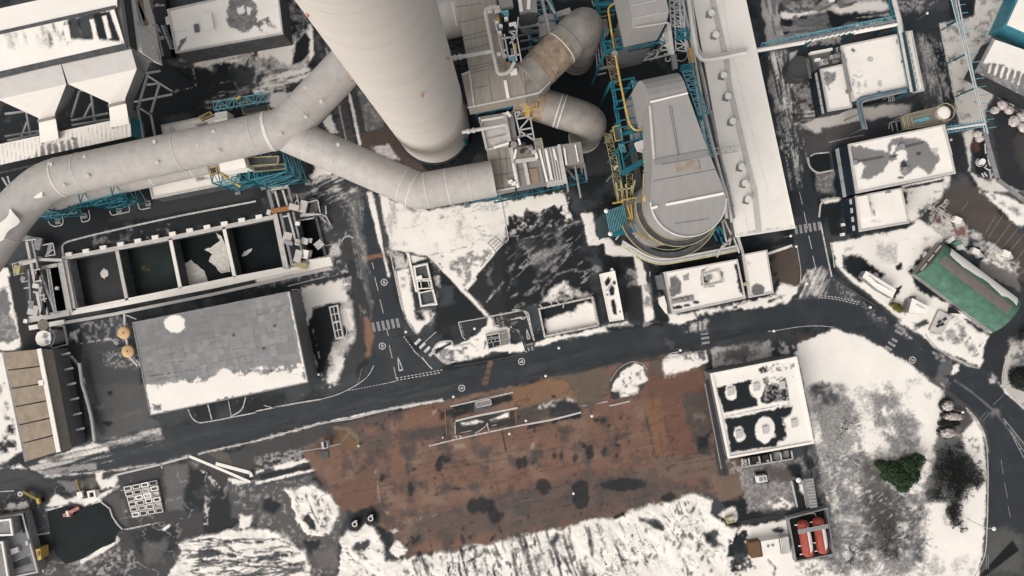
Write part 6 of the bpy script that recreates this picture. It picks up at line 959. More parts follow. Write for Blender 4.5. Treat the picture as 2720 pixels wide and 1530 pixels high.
for s_ in ("e1 150,90 490,40", "e1 180,290 510,220", "e1 235,475 560,390", "e1 240,520 600,440", "e1 280,640 590,560", "e1 330,860 740,765", "e1 335,900 740,800", "e1 330,940 1000,790", "e1 340,1140 560,1100", "e1 560,930 620,1310", "e1 780,960 830,1270", "e1 980,950 1050,1220", "e1 1080,760 1260,1010", "e1 1220,900 1370,1050", "e1 1040,1080 1220,920"): mb.bar(*WL(s_, 28.02), .09, .08)
mb.build('casing_joint', 'cladd', t)
mb = MB()
for s_ in ("e1 320,900 380,1350", "e1 300,1380 1050,1230", "e1 1050,1230 1220,1190", "e1 1220,1190 1360,1040", "e1 220,960 320,920", "e1 100,30 160,330"): mb.bar(*WL(s_, 28.1), .35, .2)
mb.each('edge_trim', 'trim', t)
for s_, w_ in (("e1 780,1030 820,1260", .7), ("e1 1350,920 1410,940", .9)): MB().bar(*WL(s_, 28.2), w_, .15).build('snow_strip', 'snow', t)
el = thing('elbow_duct', 'big stained elbow duct curving down from the upper fan house', 'duct', tuple(W((1525, 178), 0))); E1 = bez([W((1405,212),26.5), W((1480,138),26.5), W((1558,60),26.5), Vector((*W((1558,60),26.5)[:2], 2))], 12); MB().tube(E1, 4.3, 40).build('duct_run', 'rustduct', el, True)
MB().tube([W((1428,189),26.5), W((1480,138),26.5), W((1497,121),26.5)], 4.33, 40, False).build('stained_band', mat('rust_stained_sheet', (.27,.205,.145), .65, var=.4, scale=.5), el, True)
a, b = W((1480,138),26.5), W((1558,60),26.5); d_ = (b-a).normalized()
for u, l_, m in ((.12,.25,'seam'), (.42,.12,'cladd'), (-.5,.1,'cladd')): c = lerp(a, b, u); MB().tube([c-d_*l_/2, c+d_*l_/2], 4.37, 40).build('seam_ring', m, el, True)
c = W((1558,60),26.5); 
for z in (4, 8, 14): MB().ring((c.x, c.y, z), 4.2, 4.42, .3, 40).build('seam_ring', 'cladd', el, True)
el = thing('elbow_duct', 'smaller brown stained elbow duct right of the lower fan house', 'duct', tuple(W((1538, 367), 0))); E2 = bez([W((1375,258),18.5), W((1470,290),18.5), W((1572,322),18.5), Vector((*W((1572,322),18.5)[:2], 0))], 12); MB().tube(E2, 4.05, 40).build('duct_run', 'rustduct', el, True)
MB().tube([W((1380,260),18.5), W((1450,283),18.5)], 4.08, 40, False).build('stained_band', mat('rust_stained_sheet', ()), el, True)
a, b = W((1470,290),18.5), W((1572,322),18.5); d_ = (b-a).normalized()
for u in (.12, .22): c = lerp(a, b, u); MB().tube([c-d_*.12, c+d_*.12], 4.12, 40).build('seam_ring', 'seam', el, True)
for z in (1.5, 3.2): MB().ring(tuple(W((1572,322),18.5)[:2])+(z,), 3.9, 4.2, .2, 40).build('seam_ring', 'trim', el, True)
t = house('lower patchwork clad fan house below the chimney base', [("e2 540,660 855,640 910,1150 620,1212", 'tanclad', 0, 'casing'), ("e2 450,245 765,195 860,640 545,655", 'trim', -.3, 'glazed_casing'), ("e2 765,195 880,170 935,540 860,560", 'clad', -.4, 'casing'), ("e2 860,565 1265,655 1335,1080 940,1150", 'clad', -.2, 'casing'), ("e2 1185,660 1480,612 1555,1062 1335,1095", 'trim', .1, 'ribbed_casing'), ("e2 1500,600 1750,562 1795,828 1560,872", 'clad', .3, 'end_drum')], 20, 13.5, legs=("e2 470,300 1000,620 1500,700 660,1190 1500,1050",))
MB().prism(WL("e2 1060,920 1190,905 1225,1085 1085,1110", 20.05), 19.5).build('rust_panel', mat('tan_panel', (.27,.195,.135), .7, var=.12), t); MB().prism(WL("e2 900,640 1130,600 1160,760 920,800", 20.3), 19.5).build('equipment_floor', 'ylight' if False else 'beige2', t)
mb = MB()
for s_, w_ in (("e2 450,250 545,665", .5), ("e2 770,190 850,640", .9), ("e2 840,560 945,1150", .9), ("e2 900,820 1190,780", .9), ("e2 540,670 850,590", .4), ("e2 460,300 760,245", .7), ("e2 620,1205 910,1150", .4), ("e2 1470,600 1560,1100", .7), ("e2 1030,830 1085,1110", .8)): mb.bar(*WL(s_, 20.35), w_, .35)
mb.each('pipe_run', 'trim', t)
mb = MB()
for s_, w_ in (("e2 880,840 945,1150", .8), ("e2 1220,660 1320,1080", .8), ("e2 1300,660 1380,1050", .9), ("e2 1170,680 1190,780", 1.0), ("e2 640,640 830,580", 1.0), ("e2 470,290 760,245", .8), ("e2 800,180 850,240", 1.2), ("e2 1400,650 1440,800", .6), ("e2 540,850 600,1060", .5), ("e2 920,660 900,780", .9), ("e2 1540,640 1570,860", .6), ("e2 1680,600 1720,820", .5)): mb.bar(*WL(s_, 20.55), w_*.6, .1)
mb.each('snow_strip', 'snow', t)
mb = MB()
for k in range(9): mb.bar(*WL("e2 %d,%d %d,%d" % (1210+k*32, 655-k*5, 1285+k*32, 1095-k*6), 20.12), .18, .12)
for s_ in ("e2 600,800 870,770", "e2 620,1000 890,960", "e2 700,660 760,1180", "e2 780,650 830,1160", "e2 930,930 1210,900", "e2 560,410 810,360", "e2 560,520 830,460"): mb.bar(*WL(s_, 20.06), .12, .08)
mb.build('casing_joint', 'cladd', t)
MB().cyl(W(q("e2 890,610")[0], 19.8), .8, 1.0, 16).build('valve', 'steel', t); MB().bar(*WL("e2 950,520 975,600", 21.5), .5).build('actuator', 'lampw', t)
for s_, m in (("e2 1010,600", 'dark'), ("e2 1060,700", 'beige2'), ("e2 1110,660", 'steel'), ("e2 1150,700", 'trim'), ("e2 1000,690", 'dark'), ("e2 850,1080", 'snow'), ("e2 890,1105", 'snow')): MB().box(W(q(s_)[0], 20.2), 1.1, .8, .8, .3).build('machinery', m, t)
# pipes to the chimney
for lb, pts, z, r_ in (('pale pipe looping along the upper fan house roof', "e1 700,90 515,105 570,380 620,650 690,950 790,945 850,900 900,800", 30, .42), ('pale pipe from the upper fan house into the chimney', "e1 60,755 320,710 620,655", 30, .45), ('pale pipe from the lower fan house into the chimney', "e2 225,440 500,395 790,340", 22, .45)):
    tp = thing('steam_pipe', lb, 'pipe', W(q(pts)[0], z-1), 'pale pipes around the chimney'); MB().tube(bez(WL(pts, z)), r_, 12).build('pipe_run', 'trim', tp, True); a, b = WL(" ".join(pts.split()[:3]), z)
    for u in (.3, .55): c = lerp(a, b, u); d_ = (b-a).normalized()*.3; MB().tube([c-d_, c+d_], r_*1.45, 12).build('flange', 'trim', tp, True)
# lattice and plant between the fan house and the elbow
t = thing('lattice_tower', 'pale lattice walkway tower on the upper fan house', 'steel frame', W(q("e1 840,560")[0], 21))
mb = MB(); p = lambda x, y, z=31: W(q("e1 %d,%d" % (x, y))[0], z)
for a, b in (((700,480),(760,735)), ((770,440),(820,720)), ((930,460),(990,790)), ((860,470),(930,780)), ((740,495),(930,465)), ((760,735),(960,700)), ((950,220),(925,460)), ((830,410),(920,400)), ((840,560),(920,470)), ((760,660),(800,630)), ((760,690),(830,740)), ((840,410),(930,470)), ((690,430),(640,250))): mb.bar(p(*a), p(*b), .28)
mb.build('frame', 'rail', t); MB().prism([p(880,560,29), p(920,555,29), p(935,690,29), p(895,695,29)], 28.4).build('walkway_plate', 'yellow', t); MB().prism([p(850,620,28.5), p(880,615,28.5), p(900,800,28.5), p(870,800,28.5)], 28).build('walkway_plate', 'steel', t)
t = thing('valve_group', 'cluster of dark valves, white boxes and yellow rails on the upper fan house', 'valves', W(q("e1 730,260")[0], 28))
for s_, m, w_, h in (("e1 690,250", 'yellow', 1.0, .5), ("e1 735,230", 'dark', 1.0, 1.2), ("e1 780,190", 'tealsn', 1.6, 1), ("e1 795,260", 'lampw', .8, 1.2), ("e1 680,310", 'lampw', .7, 1.3), ("e1 725,360", 'lampw', .8, 1.4), ("e1 710,440", 'lampw', .8, 1.2), ("e1 660,390", 'conc', 1.2, .8), ("e1 880,340", 'snow', 1.6, .8), ("e1 860,390", 'dark', 1.4, .8), ("e1 870,780", 'tealsn', 1.4, .8), ("e1 830,850", 'brown', 2.0, .8), ("e1 890,930", 'snow', 1.6, .6), ("e1 700,700", 'snow', .9, .4), ("e1 790,60", 'clad', 3.0, 1.6), ("e1 570,140", 'snow', 1.6, .4), ("e1 690,130", 'snow', 1.8, .5)): MB().box(W(q(s_)[0], 28.05), w_, w_*.8, h, .2).build('valve_box', m, t)
t = thing('silencer_box', 'ribbed grey inlet box with a dark face and snow streaks at the top edge', 'duct box', W(q("e1 1080,100")[0], 14)); MB().prism(WL("e1 950,-120 1170,-120 1195,155 975,190", 26), 19).build('body', 'cladd', t); MB().prism(WL("e1 945,-120 1172,-120 1197,160 1080,150 972,190", 26.4), 26).build('lid', 'clad', t)
for s_ in ("e1 960,-60 990,150", "e1 1090,-60 1080,120"): MB().bar(*WL(s_, 26.6), .8, .15).build('snow_strip', 'snow', t)
mb = MB(); mb.bar(*WL("e1 970,355 1220,310", 18), .6); mb.bar(*WL("e1 965,300 970,360", 18), .5); mb.build('snowy_rail', 'trim', t)
t = thing('inlet_ducts', 'pair of pale tapered inlet ducts left of the big stained elbow', 'duct', W(q("e1 1320,300")[0], 5)); MB().prism(WL("e1 1205,215 1300,170 1400,180 1440,340 1360,430 1230,470", 16), 12).build('duct_top', 'trim', t); MB().prism(WL("e1 1440,150 1610,95 1640,180 1560,190 1500,200 1420,230", 13), 9).build('duct_top', 'trim', t)
mb = MB(); mb.bar(*WL("e1 1240,-60 1350,430", 20), .7); mb.bar(*WL("e1 1290,-60 1420,180", 20), .5); mb.each('post', 'rail', t)
t = trestle('teal frame with pale braces between the inlet box and the inlet ducts', [(1410,130),(1470,118),(1452,68),(1392,80)], 17, 'teal', 3, 'steel_frame', None, .35, 'tealsn')
mb = MB()
for s_, z in (("e1 980,380 1210,400", 15), ("e1 950,460 1200,410", 13), ("e1 980,530 1190,490", 10), ("e1 980,640 1190,590", 7), ("e1 960,250 1000,200", 15)): mb.bar(*WL(s_, z), .4)
t = thing('beam_stack', 'grey crossbeams in the dark gap beside the lattice tower', 'beams', W(q('e1 1080,500')[0], 7)); mb.each('crossbeam', 'steel', t)
t = thing('red_hoist', 'small red machine squeezed between chimney and fan house', 'machine', W(q("e2 285,110")[0], 0)); MB().prism(WL("e2 240,60 290,50 320,210 260,200", 6), 0).build('body', mat('dull_red', (.13,.035,.035), .6), t); mb = MB(); [mb.bar(*WL("e2 250,%d 305,%d" % (y, y-8), 6.3), .2) for y in (100, 130, 160)]; mb.build('rail', 'trim', t); MB().prism(WL("e2 275,220 320,215 330,310 285,315", 4), 0).build('panel', 'dark', t)
t = thing('dark_lattice', 'black lattice frame between the chimney and the upper fan house', 'steel frame', W(q("e1 200,650")[0], 0)); mb = MB()
for a, b in (((195,340),(310,900)), ((30,460),(200,460)), ((60,560),(230,540)), ((80,580),(240,640)), ((90,690),(260,740)), ((130,860),(310,830)), ((100,760),(260,700)), ((140,830),(300,900))): mb.bar(W(q("e1 %d,%d" % a)[0], 18), W(q("e1 %d,%d" % b)[0], 18), .5)
mb.build('frame', 'dark', t); MB().prism(WL("e1 20,360 190,335 215,460 40,470", 17), 8).build('duct_end', 'dark', t)
girder('teal beam frame under the upper fan house edge', "e2 400,225 890,140", 19, 1.5, 5, 'teal')
t = thing('lattice_walkway', 'pale lattice walkway below the brown stained elbow', 'steel frame', W(q("e2 1020,360")[0], 10)); mb = MB()
for a, b in (((905,190),(980,510)), ((1100,240),(1160,560)), ((900,190),(1090,160)), ((930,270),(1095,245)), ((965,415),(1125,385)), ((960,410),(1100,250)), ((975,430),(1155,545)), ((940,500),(1140,460)), ((925,260),(990,170))): mb.bar(W(q("e2 %d,%d" % a)[0], 21), W(q("e2 %d,%d" % b)[0], 21), .32)
mb.build('frame', 'rail', t)
for s_ in ("e2 905,190", "e2 1160,560"): c = W(q(s_)[0], 21); MB().bar(c, Vector((c.x, c.y, 0)), .3).build('leg', 'steel', t)
t = thing('yellow_platform', 'yellow railed platform where the brown elbow meets the fan house', 'platform', W(q("e2 1080,150")[0], 20)); MB().prism(WL("e2 1040,90 1090,80 1110,150 1100,230 1040,240", 22), 21.5).build('deck', 'yellow', t); mb = MB(); [mb.bar(*WL(s_, 23), .22) for s_ in ("e2 1100,155 1190,140", "e2 1190,140 1180,60", "e2 1045,90 1050,70", "e2 1120,270 1150,220")]; mb.build('handrail', 'yellow', t)
platform('yellow railed deck corner on the lower fan house', "e2 1150,545 1245,530 1270,650 1170,670", 21, m='steel'); 
t = thing('drum_supports', 'grey braced posts under the end drum of the lower fan house', 'steel frame', W(q("e2 1680,950")[0], 0)); mb = MB()
for a, b in (((1550,890),(1560,1060)), ((1555,890),(1680,1040)), ((1740,830),(1770,960)), ((1790,840),(1760,930)), ((1790,840),(1830,1060)), ((1670,850),(1750,1280)), ((1540,880),(1590,1200))): mb.bar(W(q("e2 %d,%d" % a)[0], 18), W(q("e2 %d,%d" % b)[0], 12), .4)
mb.build('frame', 'steel', t)
# ------------------------------------------------------------------ absorber tower with hood
def hoodprof(L0, R0, d, prof, name, m, t):
    n = len(prof); P_L = [L0+d*a+Vector((0,0,z-L0.z)) for a, z in prof]; P_R = [R0+d*a+Vector((0,0,z-R0.z)) for a, z in prof]
    MB().add(P_L+P_R, [tuple(range(n)), tuple(reversed(range(n, 2*n)))]+[((k+1) % n, k, n+k, n+(k+1) % n) for k in range(n)]).build(name, m, t)
SC = W((1828,528), 40); t = thing('absorber_tower', 'tall grey round tower with a long tapering hood duct bending down behind', 'plant tower', (SC.x, SC.y, 0))
MB().cyl((SC.x, SC.y, 0), 7.8, 39.9, 64).build('shell', 'clad', t, True)
hm = mat('hood_sheet', (.30,.283,.27), .65, var=.06, scale=.7, streak=(12,1.2,.3)); circ = [(1828+100*math.cos(R(a)), 528+100*math.sin(R(a))) for a in range(-8, 190, 6)]
HP = [W(p, 40.1) for p in [(1728,274),(1828,253),(1881,401)]+circ+[(1733,422)]]; MB().prism(HP, 31).build('hood', hm, t)
L0, R0 = W((1728,274), 40.1), W((1828,253), 40.1); v = (R0-L0).to_2d().normalized(); d_ = Vector((-v.y, v.x, 0)); hoodprof(L0, R0, d_, [(0,31), (0,40.1)]+[(6.5*math.sin(R(a)), 40.1-6.5*(1-math.cos(R(a)))) for a in (15,30,45,60,75,90)]+[(6.5,14), (-2,14), (-2,31)], 'hood_elbow', hm, t)
mb = MB()
for s_ in ("e3 720,990 1160,890", "e3 770,1150 1230,1050"): pass
for s_, z, w_, m in (("e4 800,0 855,685", 40.25, .5, 'trim'), ): MB().bar(*WL(s_, z), w_, .2).build('edge_angle', m, t)
mb = MB(); mb.bar(*WL("e3 810,1310 1290,1195", 40.3), .35, .2); mb.bar(*WL("e4 820,1325 900,1295", 40.3), .5, .3)
mb.bar(*WL("e4 1010,1275 1750,1130", 40.3), .5, .3); mb.each('snow_strip', 'snow', t)
mb = MB()
for s_ in ("e4 1050,0 1170,670", "e4 1080,0 1190,690", "e4 850,700 1530,570", "e4 950,760 1600,640", "e4 850,970 1640,820", "e4 1430,700 1450,830", "e5 870,350 1200,300"): mb.bar(*WL(s_, 40.14), .09, .08)
mb.build('sheet_joint', 'cladd', t); MB().prism(WL("e4 860,690 1530,570 1560,650 870,760", 40.3), 40.1).build('roof_walkway', 'clad', t); MB().prism(WL("e4 1120,740 1420,700 1430,830 1140,870", 40.14), 40.1).build('stained_panel', mat('stain_panel', (.30,.255,.21), .7, var=.25), t)
MB().ring((SC.x, SC.y, 39.6), 7.75, 7.95, .75, 72, R(185), R(360)).build('rim', 'seam', t, True); MB().ring((SC.x, SC.y, 31), 7.8, 9.4, .25, 72, R(178), R(352)).build('gallery_deck', 'dconc', t)
mb = MB()
for r_, zz in ((9.4, 32.1), (9.4, 31.6), (8.0, 32)): mb.ring((SC.x, SC.y, zz), r_-.06, r_+.06, .1, 60, R(178), R(352))
for k in range(26): a = R(178+k*7); mb.bar(Vector((SC.x+9.4*math.cos(a), SC.y+9.4*math.sin(a), 31)), Vector((SC.x+9.4*math.cos(a), SC.y+9.4*math.sin(a), 32.1)), .1)
mb.build('gallery_rail', 'ylight', t)
MB().ring((SC.x, SC.y, 22), 10.2, 11.6, .25, 72, R(200), R(335)).build('gallery_deck', 'dconc', t); mb = MB()
for r_, zz in ((11.6, 23.1), (11.6, 22.6), (9.6, 22.6)): mb.ring((SC.x, SC.y, zz), r_-.06, r_+.06, .12, 60, R(200), R(335))
mb.build('gallery_rail', 'ylight', t)
mb = MB(); [mb.bar(*WL(s_, z), .35) for s_, z in (("e5 545,340 620,480", 28), ("e5 545,340 690,510", 24), ("e5 705,495 760,560", 24), ("e5 620,480 760,560", 26), ("e5 705,495 730,470", 28), ("e5 480,440 590,500", 20))]; mb.each('stair_rail', 'yellow', t)
MB().cyl(W(q("e4 750,1200")[0], 33), .75, 1.5, 16).build('valve_cap', 'tan', t); MB().bar(*WL("e4 760,1210 850,1215", 33), .4).build('valve_arm', 'yellow', t)
MB().prism(WL("e4 700,560 760,550 800,820 740,830", 33), 32.6).build('side_platform', 'steel', t); MB().prism(WL("e4 620,470 770,430 790,600 660,570", 31), 29).build('snow_box', 'trim', t); mb = MB()
for k in range(12): y = 600+k*60; mb.bar(*WL("e4 %d,%d %d,%d" % (715, y, 790, y-12), 33), .14)
mb.bar(*WL("e4 720,880 710,1350", 33), .2); mb.bar(*WL("e4 780,600 800,830", 33), .2); mb.build('ladder', 'ylight', t)
# second hood at the top edge
L0, R0 = W((1681,50), 40), W((1777,29), 40); v = (R0-L0).to_2d().normalized(); d2 = Vector((v.y, -v.x, 0)); t = thing('hood_duct', 'second grey hood duct with a dark end face at the top edge', 'duct', (L0.x, L0.y, 0)); hoodprof(L0, R0, d2, [(-14,27), (-14,40), (-.0,40), (1.0,37), (1.3,27)], 'hood', hm, t)
hoodprof(L0+Vector((.2,-.1,-1)), R0+Vector((-.2,-.1,-1)), d2, [(-5,10), (-5,26.9), (1.0,26.9), (1.0,10)], 'leg_duct', 'cladd', t); mb = MB(); [mb.bar(*WL(s_, 40.08), .15, .08) for s_ in ("e3 570,75 880,5", "e3 570,240 1045,150")]; mb.build('sheet_joint', 'trim', t); MB().bar(*WL("e3 620,355 1040,290", 38), .2).build('edge_angle', 'trim', t)
MB().prism(WL("e3 960,460 1040,290 1075,340 1090,530 1050,520", 26), 22).build('snow_gusset', 'snow', t)
# ------------------------------------------------------------------ teal pipe rack with the yellow gas pipe
t = thing('pipe_rack', 'teal open pipe rack frame carrying a yellow gas pipe', 'pipe rack', tuple(W((1640, 250), 0)))
ZB = 24; mb = MB(); mb2 = MB()
for s_ in ("e3 100,-40 215,690", "e3 130,-40 245,670", "e3 355,-40 480,610", "e3 395,-40 515,600", "e3 300,1060 370,1449", "e3 330,1060 400,1449", "e3 565,1000 660,1449", "e3 595,990 700,1449", "e4 340,0 450,490", "e4 380,0 455,470", "e4 610,0 700,440", "e4 660,0 730,430", "e4 560,230 600,430", "e4 410,480 480,830", "e4 390,590 440,880"): mb.bar(*WL(s_, ZB), .32)
for s_ in ("e3 90,80 480,35", "e3 100,65 400,20", "e3 140,165 425,120", "e3 175,410 465,360", "e3 220,665 520,590", "e3 225,690 525,610", "e3 300,1060 595,995", "e3 300,1160 560,1125", "e3 350,1305 610,1260", "e4 400,200 750,130", "e4 430,380 745,275", "e4 450,490 700,420", "e4 400,290 660,240", "e3 380,1400 600,1350"): mb.bar(*WL(s_, ZB+.3), .3)
mb.bar(*WL("e4 430,370 720,280", ZB-1), 1.2, .4); mb.bar(*WL("e3 95,75 300,45", ZB-1), 1.4, .4)
mb.build('frame', 'teal', t)
for s_ in ("e3 400,150 460,330", "e3 430,370 470,600", "e3 570,1040 600,1200", "e3 600,1180 650,1449", "e4 600,0 660,120", "e4 400,500 430,600"): lattice(mb2, *WL(s_, ZB+.6), Vector((1.2,0,0)), 5, .12, .08)
mb2.build('side_truss', 'tealsn', t)
for s_ in ("e3 110,60", "e3 215,690", "e3 515,600", "e3 400,20", "e3 300,1060", "e3 595,995", "e4 450,490", "e4 700,430", "e4 400,200"): c = W(q(s_)[0], ZB); MB().bar(Vector((c.x, c.y, 0)), c, .5).build('post', 'teal', t)
MB().tube(bez(WL("e3 470,30 330,45 265,110 345,620 415,1010 505,1449 545,1600 620,1680 760,1640", ZB+1.2)), .25, 12).build('gas_pipe', 'yellow', t, True)
mb = MB(); [mb.bar(*WL(s_, 20), .18) for s_ in ("e3 180,215 340,185", "e4 470,300 640,260", "e4 290,330 330,320")]; mb.each('yellow_rail', 'yellow', t); MB().prism(WL("e3 315,655 380,650 390,700 325,705", ZB+1.9), ZB+.5).build('pipe_shroud', 'steel', t)
mb = MB(); lattice(mb, *WL("e3 235,700 320,1070", 15), Vector((2.2,-.4,0)), 8, .3, .16); mb.build('lower_walkway', 'brown', t)
mb = MB(); [mb.bar(*WL(s_, 12), .3) for s_ in ("e3 100,560 130,870", "e3 130,540 165,860", "e3 165,520 200,840", "e3 60,10 130,200", "e3 130,900 440,830", "e3 130,960 240,935", "e3 120,880 400,820")]; mb.each('low_beam', 'steel', t)
MB().prism(WL("e3 170,250 250,240 280,420 220,470 190,400", 16), 14).build('snowy_equipment', 'conc', t)
platform('yellow railed side platform of the teal pipe rack', "e4 320,290 410,270 440,450 355,470", 23, m='dconc', rm='yellow'); mb = MB()
t = thing('lower_pipework', 'jumble of pale pipes and dark braces under the teal girder', 'pipework', W(q("e3 750,700")[0], 2)); mb = MB()
for a, b, z in (((430,790),(890,660),14), ((560,720),(1050,630),14), ((640,800),(850,690),8), ((400,850),(1060,700),7), ((980,700),(1060,690),9), ((840,650),(1050,640),12), ((560,740),(640,800),8), ((870,740),(980,560),14)): mb.bar(W(q("e3 %d,%d" % a)[0], z), W(q("e3 %d,%d" % b)[0], z), .38)
mb.each('pipe_run', 'rail', t); MB().tube(bez(WL("e3 1010,740 1000,780 1050,790 1070,740", 8)), .18, 8).build('hose_loop', 'trim', t, True); MB().prism(WL("e3 1075,700 1140,690 1165,870 1100,890", 16), 15).build('grating', 'steel', t); MB().ring(W(q("e3 1195,700")[0], 8), 1.6, 1.8, .3, 24).build('ring_rail', 'rail', t)
mb = MB(); [mb.bar(*WL("e3 %d,%d %d,%d" % (980+k*5, 420+k*24, 1060+k*5, 405+k*24), 27), .25) for k in range(12)]; mb.bar(*WL("e3 1040,300 1090,700", 27), .9, .5); mb.build('snowy_stair', 'trim', t)
t = thing('lattice_column', 'pale lattice frame right of the grey hoods beside the pipes', 'steel frame', tuple(W((1820, 200), 0))); mb = MB()
for s_, n in (("e3 1050,-60 1075,330", 6), ("e3 1110,-60 1135,640", 8)): lattice(mb, *WL(s_, 26), Vector((2.2,-.4,0)), n, .28, .2)
mb.build('upper_bracing', 'rail', t); mb = MB(); lattice(mb, *WL("e3 1215,900 1420,1449", 26), Vector((2.4,-.3,0)), 9, .28, .2); lattice(mb, *WL("e4 1400,60 1560,650", 22), Vector((1.2,-.2,0)), 9, .25, .14); mb.build('lower_bracing', 'tealsn', t)
mb = MB(); lattice(mb, *WL("e3 1130,520 1300,490", 26), Vector((.3,1.8,0)), 5, .3, .2); lattice(mb, *WL("e3 1190,910 1370,880", 26), Vector((.2,1.2,0)), 5, .3, .2); mb.bar(*WL("e4 1400,150 1480,165", 24), .9, .5); mb.bar(*WL("e3 1150,150 1240,500", 25), .35); mb.bar(*WL("e3 1340,900 1430,1449", 25), .35); mb.each('teal_node', 'teal', t)
for s_ in ("e3 1110,300", "e3 1300,1100", "e4 1450,300"): c = W(q(s_)[0], 26); MB().bar(Vector((c.x, c.y, 0)), c, .4).build('post', 'steel', t)
# long pipes between hoods and annex
lbs = ['pale pipe nearest the grey hoods beside the long annex', 'second pale pipe from the grey hoods beside the long annex', 'grey pipe in the middle of the bundle beside the long annex', 'frosted pipe running next to the annex wall, bending over its roof', 'outer frosted pipe hugging the annex wall']
for i, (s_, z, r_, m) in enumerate((("e3 1150,-60 1290,640 1380,1080 1449,1449"+" e4 1540,640 1760,1130 1790,1449", 13, .42, 'trim'), ("e3 1205,-60 1340,560 1420,1000 1500,1449"+" e4 1480,0 1640,640 1800,1200 1860,1500", 12, .4, 'trim'), ("e3 1255,-60 1400,640 1470,1000 1570,1449 e4 1580,60 1700,640 1830,1130 1880,1449", 11, .34, 'steel'), ("e3 1290,-60 1330,250 1380,560 1400,690 1470,770 1560,770 1760,735 1960,690 2040,675", 12.3, .5, 'snow'), ("e3 1330,-60 1400,500 1430,640 1480,720 1560,725 1760,690 1960,640 2040,628", 12.2, .35, 'trim'))):
    tp = thing('long_pipe', lbs[i], 'pipe', W(q(s_)[0], z-2), 'long pipes beside the annex'); MB().tube(bez(WL(s_, z)), r_, 10).build('pipe_run', m, tp, True); mb = MB(); a = q(s_)
    for k in range(len(a)-1):
        if math.hypot(a[k+1][0]-a[k][0], a[k+1][1]-a[k][1]) > 60: c = W(((a[k][0]+a[k+1][0])/2, (a[k][1]+a[k+1][1])/2), z-.3); mb.box(c-Vector((0,0,.4)), .9, .4, .5, R(-15))
    if mb.v: mb.each('pipe_shoe', 'dark', tp)
for i, s_ in enumerate(("e3 1440,790 1600,1449 e4 1620,100 1760,640 1880,1200 1960,1600", "e3 1480,800 1640,1449 e4 1650,100 1780,640 1900,1150 2000,1600")):
    o = MB().tube(bez(WL(s_, 8-i)), .38, 10).build('wall_pipe', 'snow' if not i else 'dark', None, True); tag(o, ('snow covered pipe along the lower half of the annex wall', 'dark pipe tight against the lower half of the annex wall')[i], 'pipe')
o = MB().tube(WL("e3 1310,620 1360,860", 14), .45, 10).build('yellow_pipe_end', 'yellow', None, True); tag(o, 'short yellow pipe beside the frosted pipe bend', 'pipe')
mb = MB(); lattice(mb, *WL("e4 1560,640 1932,590", 12), Vector((.3,1.5,0)), 7, .2, .12); tag(mb.build('foot_bridge', 'trim'), 'narrow grey footbridge from the hood to the annex roof', 'bridge')
# bundle sweeping round the tower foot
lbs = ('innermost', 'second', 'third', 'outermost yellowish')
for i in range(4):
    o_ = i*14; s_ = "e5 %d,%d %d,%d %d,%d %d,%d" % (350-o_*.3, 520+o_, 680-o_*.5, 722+o_*1.1, 1200, 625+o_*1.1, 1500, 560+o_*1.2)
    o = MB().tube(bez(WL(s_, 6-i*.3)), .28, 8).build('ground_pipe', ('trim', 'steel', 'rail', 'ylight')[i], None, True); tag(o, '%s pipe of the bundle sweeping round the foot of the grey tower' % lbs[i], 'pipe', 'pipes round the tower foot')
o = MB().prism(WL("e5 330,520 680,770 1200,660 1500,580 1480,520 1100,600 720,690 420,450", 4.6), 4.2).build('cable_tray', 'dconc'); tag(o, 'dark cable tray under the pipe bundle at the tower foot', 'tray')
mb = MB(); [mb.bar(*WL(s_, 7), .35) for s_ in ("e5 1330,320 1380,560", "e5 1350,310 1430,480", "e5 1330,600 1450,440", "e5 1400,560 1440,400", "e5 1290,640 1350,540", "e5 1420,420 1500,640", "e5 1440,380 1540,660", "e5 1380,100 1540,640", "e5 1280,680 1300,640")]; tag(mb.build('pipe_tangle', 'trim'), 'tangle of pale pipes at the corner between tower and annex', 'pipework')
mb = MB(); [mb.bar(*WL(s_, 9), .3) for s_ in ("e5 1230,420 1280,520", "e5 1260,390 1330,500", "e5 1300,370 1350,470", "e5 1280,380 1340,560")]; tag(mb.build('teal_braces', 'teal'), 'dark teal braces behind the tower foot', 'steel frame')
